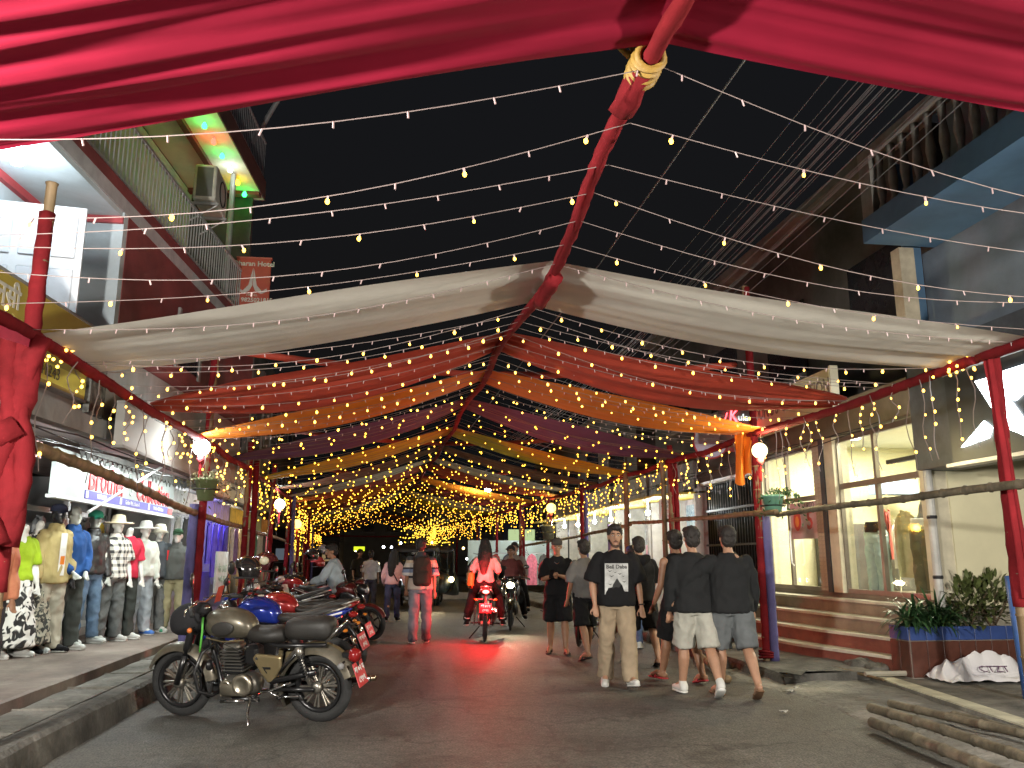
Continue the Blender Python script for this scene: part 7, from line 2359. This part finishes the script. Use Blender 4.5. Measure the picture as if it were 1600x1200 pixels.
# oncoming motorcycle with headlight and riders
ob = AY(794, 960, 17.0)
ox = float(ob[0]) + .0
TO = sport_bike('oncoming motorcycle with a bright headlamp beside the red lit one', (ox + .25, 18.3, .004), R(-99), PBK, R(0))
m_ = MB(); m_.ell((1.33, 0, .88), (.04, .075, .06), 16, 10); m_.build('lit_headlamp', emat('headlamp_glow', (1, .86, .5), 45, 'NONE'), TO, True)
lamp('headlamp_light', 'SPOT', (1.4, 0, .88), 70, (1, .86, .55), .05, TO, (0, R(-84), 0), False, None, R(100))
figure('person', 'rider on the oncoming motorcycle behind the bright headlamp', (ox + .18, 17.9, 0), R(-9), 1.68, SKIN, (1.05, 1.2, .3), (1.05, 1.2, .3), (.8, .2, .4), (.8, .2, .4), .1, (0, 0), 1.0, (cloth('dark_red_top', (.10, .03, .03)), 'long', -.02, .02), (BLKC, 'pants', .012), (BLKC, 'shoe'), 'short', voxel=.015, seat=.88)
figure('person', 'second person on the oncoming motorcycle with a pale face', (ox + .32, 18.35, 0), R(-9), 1.62, SKIN2, (1.05, 1.2, .3), (1.05, 1.2, .3), (.6, .2, .4), (.6, .2, .4), .05, (R(-5), 0), 1.0, (cloth('grey_top_far', (.3, .26, .25)), 'long', -.02, .02), (BLKC, 'pants', .012), (BLKC, 'shoe'), 'short', voxel=.016, seat=.98)
# dark scooter parked behind the phone man, catching lamp light
sport_bike('gold lit motorcycle standing behind the phone man', tuple(np.array(gp(918, 1008)) + np.array([.3, 1.0, 0])), R(-112), PBK, R(-6))
# auto rickshaws at the end of the street
def rickshaw(label, loc, rz, lit=True):
    T = thing('auto_rickshaw', label, 'rickshaw', loc, rz)
    DG = mat('rickshaw_green', (.03, .045, .045), .35, .1, var=.2, coat=.3)
    b = MB()
    prof = [(-1.3, .35), (-1.3, 1.05), (-.3, 1.05), (-.25, .42), (.5, .42), (.62, 1.0), (.95, .82), (1.12, .45), (1.05, .32), (.5, .28), (-1.2, .28)]
    for s in (-.58, .58):
        b.prism(prof, s - .03, s + .03, Matrix(((1, 0, 0, 0), (0, 0, 1, 0), (0, 1, 0, 0), (0, 0, 0, 1))))
    b.build('side_panel', DG, T, fixn=True)
    blob(T, 'nose', [(.6, 0, .7, .55, .38), (.85, 0, .66, .45, .34), (1.05, 0, .58, .28, .24), (1.15, 0, .52, .1, .12)], DG)
    blob(T, 'roof', [(-1.32, 0, 1.5, .5, .1), (-1.2, 0, 1.62, .62, .14), (0, 0, 1.72, .64, .12), (.5, 0, 1.68, .6, .1), (.66, 0, 1.62, .5, .05)], mat('rickshaw_hood', (.02, .02, .022), .6), sq=3.5)
    m = MB(); m.box((-1.28, 0, .95), (.06, 1.2, 1.2)); m.build('back_panel', MATS['rickshaw_hood'], T)
    m = MB(); m.box((.64, 0, 1.3), (.02, 1.0, .56), rotm(0, R(-12), 0)); m.build('windscreen', gmat('rick_glass', (.75, .8, .8)), T)
    for s in (-.55, .55):
        m = MB(); m.tube([(.68, s, .98), (.58, s, 1.62)], .025, 6); m.build('pillar', DG, T)
        m = MB(); m.tube([(-.28, s, 1.0), (-.28, s, 1.65)], .025, 6); m.build('pillar', DG, T)
        m = MB(); m.ell((.98, s * .72, .78), (.06, .085, .085), 14, 10); m.build('headlamp', emat('rick_lamp_%d' % (1 if s > 0 else 0), (1, .75, .35) if s > 0 else (.9, .95, 1), (10 if s > 0 else 5) if lit else 0.0, 'NONE'), T, True)
    m = MB(); m.box((-.7, 0, .75), (.7, 1.05, .2)); m.build('passenger_bench', SEAT, T)
    wheel(T, 'front_wheel', (.85, 0, .22), .22, .8, ALUM, 5, False, ALUM, .08)
    for s in (-.5, .5):
        wheel(T, 'rear_wheel', (-.9, s, .22), .22, .8, ALUM, 5, False, ALUM, .08)
    text('lettering', 'city', mat('rick_letter', (.4, .4, .4), .5), T, (.70, 0, 1.56), (R(90), 0, R(90)), .12, .002)
    if lit:
        lamp('rickshaw_light', 'SPOT', (1.1, .4, .78), 60, (1, .8, .45), .05, T, (0, R(-84), 0), False, None, R(90))
    return T


rk = AY(650, 930, 25.0)
rickshaw('dark auto rickshaw with lit headlamps facing up the street', (float(rk[0]), 25.2, 0), R(-97))
rk = AY(684, 920, 23.0)
rickshaw('second dark auto rickshaw half hidden behind the backpack man', (float(rk[0]), 27, 0), R(-80), False)
m_ = MB(); P = AY(735, 945, 30); m_.box((P[0] - .8, 30, .12), (3.2, .25, .22)); tag(m_.build('white_kerb_block', mat('kerb_white', (.5, .48, .45), .7)), 'low white kerb block across the far road', 'kerb')

# ================================================================ right foreground: planter, plants, bamboo on the ground, folded banner
pt = thing('tiled_planter', 'brown tiled planter box with blue top tiles below the shop window', 'planter', (6.45, 9.3, .1))
TBR = mat('brown_tile', (.085, .030, .020), .35, var=.3, scale=6)
TBL = mat('blue_tile', (.03, .06, .20), .35, var=.15)
m_ = MB(); m_.bb(5.78, 7.2, 9.09, 9.44, .05, .62); bx = m_.build('box', mat('planter_grout', (.20, .17, .14), .8), pt, world=True)
tme = MB().cbox((0, 0, 0), (.194, .014, .39), .004).mesh('tile'); tme.materials.append(TBR)
bme2 = MB().cbox((0, 0, 0), (.194, .014, .15), .004).mesh('tile'); bme2.materials.append(TBL)
tms = MB().cbox((0, 0, 0), (.014, .18, .39), .004).mesh('tile'); tms.materials.append(TBR)
tbs = MB().cbox((0, 0, 0), (.014, .18, .15), .004).mesh('tile'); tbs.materials.append(TBL)
off = Vector((0, 0, 0)) - pt.location - bx.location
for k in range(7):
    o = put('tile', tme, None, bx); o.location = Vector((5.89 + k * .2, 9.084, .30))
    o = put('tile', bme2, None, bx); o.location = Vector((5.89 + k * .2, 9.084, .58))
for k in range(2):
    o = put('tile', tms, None, bx); o.location = Vector((5.774, 9.17 + k * .19, .30))
    o = put('tile', tbs, None, bx); o.location = Vector((5.774, 9.17 + k * .19, .58))
m_ = MB(); m_.bb(5.81, 7.17, 9.12, 9.43, .622, .63); m_.build('soil', DIRT, pt, world=True)


def leafblade(mb, base, d, L, w, droop, n=5):
    d = nrm(d)
    side = nrm(np.cross(d, [0, 0, 1])) if abs(d[2]) < .98 else np.array([1., 0, 0])
    pts = []
    p = np.asarray(base, float)
    for i in range(n + 1):
        t = i / n
        ww = w * math.sin(max(.08, (t * .9 + .1)) * math.pi) ** .7 * (1 if i < n else .05)
        pts.append((p - side * ww + np.array([0, 0, .2 * ww]), p.copy(), p + side * ww + np.array([0, 0, .2 * ww])))
        dd = d + np.array([0, 0, -droop * t * 1.6])
        p = p + nrm(dd) * L / n
    vs = [q for tr in pts for q in tr]
    fs = []
    for i in range(n):
        for j in range(2):
            a = i * 3 + j
            fs.append((a, a + 1, a + 4, a + 3))
    mb.add(vs, fs)


LF1 = mat('leaf_dark', (.030, .075, .028), .38, var=.5, scale=5)
LF2 = mat('leaf_olive', (.075, .095, .03), .42, var=.55, scale=6)
LF3 = mat('leaf_bright', (.09, .17, .05), .4, var=.3, scale=6)
rp2 = random.Random(11)
for k, (cx, cy, n, hh) in enumerate([(5.86, 9.22, 70, .36), (6.04, 9.30, 95, .44), (6.25, 9.24, 80, .42), (6.42, 9.30, 70, .42)]):
    t_ = thing('strap_leaf_plant', ['leftmost dark strap leaved plant spilling over the planter corner', 'dense dark strap leaved plant near the left of the planter', 'dark strap leaved plant in the middle of the planter', 'taller strap leaved plant right of the planter middle'][k], 'plant', (cx, cy, .62), 0, 'strap leaved plants in the planter')
    lv = MB()
    for j in range(n):
        a = rp2.uniform(0, 6.283)
        el = rp2.uniform(.15, 1.2)
        d = (math.cos(a) * math.cos(el), math.sin(a) * math.cos(el), math.sin(el))
        leafblade(lv, (rp2.uniform(-.06, .06), rp2.uniform(-.06, .06), rp2.uniform(0, .1)), d, rp2.uniform(.6, 1.1) * hh * 1.15, .016, rp2.uniform(.4, 1.2))
    lv.build('leaves', LF1, t_, True)['kind'] = 'stuff'
    m_ = MB()
    for j in range(5):
        m_.tube([(0, 0, -.02), (rp2.uniform(-.06, .06), rp2.uniform(-.06, .06), .12)], .012, 5)
    m_.build('stems', LF2, t_)
t_ = thing('tall_leaf_plant', 'single plant with two long pale striped leaves rising from the planter', 'plant', (6.30, 9.2, .62))
for d, L in (((-.35, -.1, 1), .62), ((.45, -.2, .9), .5), ((-.1, .2, 1), .45)):
    lv = MB(); leafblade(lv, (0, 0, 0), d, L, .035, .9, 8); lv.build('leaf', LF3, t_, True)
for k, (cx, cy, n, r) in enumerate([(6.66, 9.26, 210, .33), (6.95, 9.24, 250, .37)]):
    t_ = thing('leafy_bush', ['rounded leafy bush right of the strap leaved plants', 'leafy bush at the right end of the planter'][k], 'plant', (cx, cy, .62))
    lv = MB()
    for j in range(n):
        a, b_ = rp2.uniform(0, 6.283), rp2.uniform(-.7, 1.5)
        q = r * rp2.uniform(.35, 1.12)
        c = np.array([math.cos(a) * math.cos(b_) * q, math.sin(a) * math.cos(b_) * q * .8, .22 + math.sin(b_) * q * .95])
        d = nrm(c - np.array([0, 0, .1])) + np.array([rp2.uniform(-.5, .5), rp2.uniform(-.5, .5), rp2.uniform(-.3, .5)])
        leafblade(lv, c, d, rp2.uniform(.08, .16), .024, .5, 3)
    lv.build('leaves', LF2, t_, True)['kind'] = 'stuff'
    m_ = MB()
    for j in range(9):
        a = rp2.uniform(0, 6.28)
        m_.tube([(0, 0, -.02), (math.cos(a) * r * .4, math.sin(a) * r * .4, .25), (math.cos(a) * r * .7, math.sin(a) * r * .6, .4)], [.012, .008, .004], 5)
    m_.build('stems', mat('stem_brown', (.09, .06, .035), .8), t_)
# dark shrub + stones under the steps' end
for k, (px, py, s) in enumerate([(1350, 1046, .16), (1372, 1050, .12), (1425, 1056, .10), (1330, 1043, .09)]):
    P = G(px, py, .1)
    m_ = MB(); m_.ell((0, 0, 0), (s * 1.3, s, s * .6), 10, 7); me = remesh(m_, .03, 2, .02, 9, (1, 1, 1), k)
    o = put('rubble_stone', me, CONC_D); o.location = (P[0], P[1], .13)
    tag(o, ['largest rubble stone at the foot of the planter corner', 'second rubble stone beside the largest at the planter', 'rubble stone under the front of the planter', 'small rubble stone at the lowest step'][k], 'stone')
# bamboo poles lying on the ground
for k, (a, b, r) in enumerate([((1362, 1118), (1640, 1215), .042), ((1365, 1132), (1640, 1245), .045), ((1392, 1110), (1660, 1178), .036), ((1490, 1120), (1700, 1175), .042), ((1415, 1108), (1650, 1160), .034)]):
    P0, P1 = G(*a, .06), G(*b, .06)
    z0 = .055 + (.05 if k in (0, 2) else 0) + .018
    m_ = MB(); bamboo(m_, (P0[0], P0[1], z0), (P1[0], P1[1], z0 + .01), r, 10, .4)
    tag(m_.build('bamboo_pole', BAMBG, smooth=True), ['upper of the two front bamboo poles lying on the ground', 'frontmost bamboo pole lying at the bottom right', 'thin bamboo pole lying behind the two front poles', 'short looking bamboo pole, rearmost on the right', 'thinnest bamboo pole lying at the back of the pile'][k], 'bamboo pole', 'bamboo poles lying on the ground')
for k, (a, b, r) in enumerate([((1050, 985), (1135, 1060), .045), ((1030, 975), (1100, 1020), .035), ((1080, 1000), (1132, 1036), .03)]):
    P0, P1 = G(*a, .06), G(*b, .06)
    m_ = MB(); bamboo(m_, (P0[0], P0[1], .06), (P1[0], P1[1], .06), r, 10, .4)
    tag(m_.build('bamboo_pole', BAMB, smooth=True), ['thick bamboo pole lying on the kerb behind the walking men', 'thinner bamboo pole lying farther back on the kerb', 'short bamboo stick lying beside the thick kerb pole'][k], 'bamboo pole')
# folded white vinyl banner on the ledge
fb_ = G(1540, 1062, .11)
m_ = MB()
def vin(u, v):
    return (fb_[0] - .55 + 1.25 * u, fb_[1] - .22 + .5 * v + .05 * math.sin(u * 7), .115 + .16 * (1 - abs(mnoise.noise(Vector((u * 3.1, v * 2.6, 2)))) * 2.4) * math.sin(u * math.pi) ** .4 * math.sin(v * math.pi) + .13 * math.sin(v * math.pi) * math.sin(min(1, u * 1.3) * math.pi) ** .5 + .05 * abs(mnoise.noise(Vector((u * 7, v * 5, 5)))))
m_.sheet(vin, 40, 24)
vb = tag(m_.build('folded_vinyl_banner', mat('vinyl_white', (.58, .57, .60), .35, scale=2.2, col2=(.72, .71, .70)), smooth=False), 'crumpled white printed vinyl banner lying on the ledge', 'banner')
text('lettering', 'CTZT', mat('purple_print', (.14, .08, .14), .6), vb, (fb_[0] + .02, fb_[1] - .13, .235), (R(38), 0, R(-8)), .13, .001)
# blue pole and orange prop at right edge
m_ = MB(); P0, P1 = AX(1586, 960, 6.0), AX(1600, 1040, 6.0); m_.tube([(P0[0], P0[1], 1.25), (P0[0] + .03, P0[1] - .02, .1)], .055, 10)
tag(m_.build('blue_pipe', mat('blue_pipe', (.04, .10, .28), .4), smooth=True), 'short blue pipe standing at the right edge by the bush', 'pipe')
m_ = MB(); P = G(1592, 1040, .1); m_.cbox((P[0], P[1], .24), (.16, .14, .22), .01); tag(m_.build('brick_block', mat('orange_brick', (.42, .16, .06), .8, var=.2)), 'orange brick block standing beside the blue pipe', 'brick')
m_ = MB(); m_.tube([tuple(G(1255, 1030, .14)), tuple(G(1380, 1062, .12))], .015, 5); tag(m_.build('thin_stick', BAMB), 'thin stick lying along the foot of the lowest step', 'stick')
m_ = MB(); a, b = G(1352, 1056, .12), G(1500, 1053, .12); m_.tube([(a[0], a[1], .14), (b[0], b[1], .14)], .03, 6); tag(m_.build('plank', mat('pale_plank', (.32, .30, .24), .8)), 'pale plank lying in front of the planter', 'plank')
# round sign on a stand
rs_ = G(857, 955)
t_ = thing('round_stand_sign', 'round white and red sign on a thin stand left of the phone man', 'sign', (rs_[0], rs_[1], 0))
m_ = MB(); m_.lathe([(0, -.02), (.26, -.02), (.26, .02), (0, .02)], (0, 0, 1.12), (0, 1, 0), 28); m_.build('disc', mat('sign_face', (.65, .62, .62), .5), t_)
m_ = MB(); m_.torus((0, -.01, 1.12), (0, 1, 0), .25, .03, 28, 6); m_.build('rim', REDL, t_)
m_ = MB(); m_.tube([(0, 0, 0), (0, 0, .86)], .018, 6); m_.box((0, 0, .015), (.4, .3, .03)); m_.build('stand', DKMET, t_)
text('lettering', 'SALE', REDL, t_, (0, -.026, 1.12), FR, .15, .001)
# window display of the right shop
for (x, y, lab, tc, bc, kind) in [(6.98, 11.55, 'window mannequin in pale wide trousers with a black waistband', None, cloth('pale_blue_trousers', (.34, .42, .42)), 'pants'), (6.98, 10.42, 'window mannequin in olive cargo trousers', None, cloth('olive_cargo', (.16, .14, .075)), 'pants')]:
    T_, K = figure('mannequin', lab, (x, y, .866), R(-80), 1.62, PLW, (0, 0), (0, 0), (0, .1, 0), (0, .1, 0), 0, (0, 0), 1.05, None, (bc, kind, .035), None, None, None, 'mannequin', .015, False, True)
    for o in list(T_.children):
        if o.name.startswith('body'):
            bpy.data.objects.remove(o)
    tp = K['tp']; m_ = MB(); m_.loft([oval(tp(0, 0, z), rx, ry) for z, rx, ry in [(.06, .165, .13), (.12, .17, .13), (.2, .155, .115), (.22, .15, .11)]]); m_.build('waist_form', BLKC if 'black' in lab else PLW, T_, True)
    m_ = MB(); m_.tube([(0, 0, .0), (0, 0, .9)], .015, 6); m_.lathe([(.16, 0), (.16, .015)], n=20); m_.build('stand', CHR, T_)
T_, K = figure('mannequin', 'window mannequin in denim jacket and black snapback cap', (7.35, 10.62, .866), R(-85), 1.74, PLW, (0, 0), (0, 0), (.1, .2, .5, .3), (.1, .2, .2), 0, (R(10), 0), 1.05, (cloth('denim_jacket', (.24, .25, .24)), 'long', -.03, .03, 'collar'), (cloth('cargo_dark', (.08, .08, .07)), 'pants', .02), (WSH, 'shoe'), None, None, 'mannequin', .014)
K['cap'](BLKC, -1)
garment('window_jacket', 'cream shirt jacket hanging in the middle of the shop window', 7.2, 11.15, 2.1, .7, .95, cloth('cream_jacket', (.52, .46, .27)), R(80), None, None, 2)
garment('window_shirt', 'red and black shirt hanging behind the pale trousers', 7.3, 11.75, 2.15, .55, .75, GC[2], R(60), None, None, 4)
cr_ = thing('shop_clothes_rack', 'rack of light clothes inside the lit shop window', 'clothes rack', (8.4, 12.4, .866))
m_ = MB(); m_.tube([(0, -.9, 0), (0, -.9, 1.2), (0, .9, 1.2), (0, .9, 0)], .018, 6); m_.build('frame', CHR, cr_)
for k in range(8):
    garment('shirt', None, 8.4, 12.4 - .8 + k * .22, 2.05, .45, .8, [cloth('cream_jacket', (.5, .45, .27)), WHT, GC[6], cloth('yellow_tee', (.55, .45, .1)), GC[9], WHT, GC[3], SAND][k], R(20), cr_, None, k)
# floodlights by the camera: left read from glare, right added to brighten that side
for k, (x, y, z, aim, pw, col, lab) in enumerate([(-2.9, 1.2, 2.55, (1.3, 7.0, .9), 440, (1, .96, .88), 'shop floodlight on the near left building beside the camera'), (5.3, 1.0, 2.45, (1.3, 7.5, .9), 330, (1, .93, .82), 'added unseen floodlight brightening the right side beside the camera')]):
    d = Vector(aim) - Vector((x, y, z))
    t_ = thing('near_floodlight', lab, 'light', (x, y, z))
    t_.rotation_euler = d.to_track_quat('-Z', 'Y').to_euler()
    m_ = MB(); m_.cbox((0, 0, .04), (.34, .24, .07), .015); m_.build('housing', DKMET, t_)
    m_ = MB(); m_.box((0, 0, .0), (.30, .20, .006)); m_.build('lens', emat('floodlens_%d' % k, col, 20, 'NONE'), t_)
    m_ = MB(); m_.tube([(-.19, 0, .04), (-.19, 0, .2), (.19, 0, .2), (.19, 0, .04)], .012, 6); m_.build('bracket', DKMET, t_)
    lamp('flood_light', 'AREA', (0, 0, -.01), pw, col, .3, t_, None, False, .2)
# sagging service cables along the shop fronts
BC = mat('black_cable', (.02, .02, .022), .6)
for k in range(7):
    lf_ = k < 4
    pts = []
    for j in range(25):
        t = j / 24
        yy = (5.5 + 9.5 * t) if lf_ else (9.6 + 12 * t)
        xx = (LX(yy) - .02 - .05 * k) if lf_ else 6.1 - .03 * k
        zz = (2.62 - .03 * k if lf_ else 3.34 - .05 * k) - .05 * abs(math.sin(t * 9 + k)) - .02 * mnoise.noise(Vector((t * 20, k, 0)))
        pts.append((xx, yy, zz))
    m_ = MB(); m_.tube(pts, .008, 5)
    tag(m_.build('service_cable', BC, smooth=True), 'black service cable sagging along the ' + ('left shop soffit' if lf_ else 'beam over the lit shop windows'), 'cable', 'service cables on the left soffit' if lf_ else 'service cables on the right beam')
bpy.data.scenes.remove(TMP)
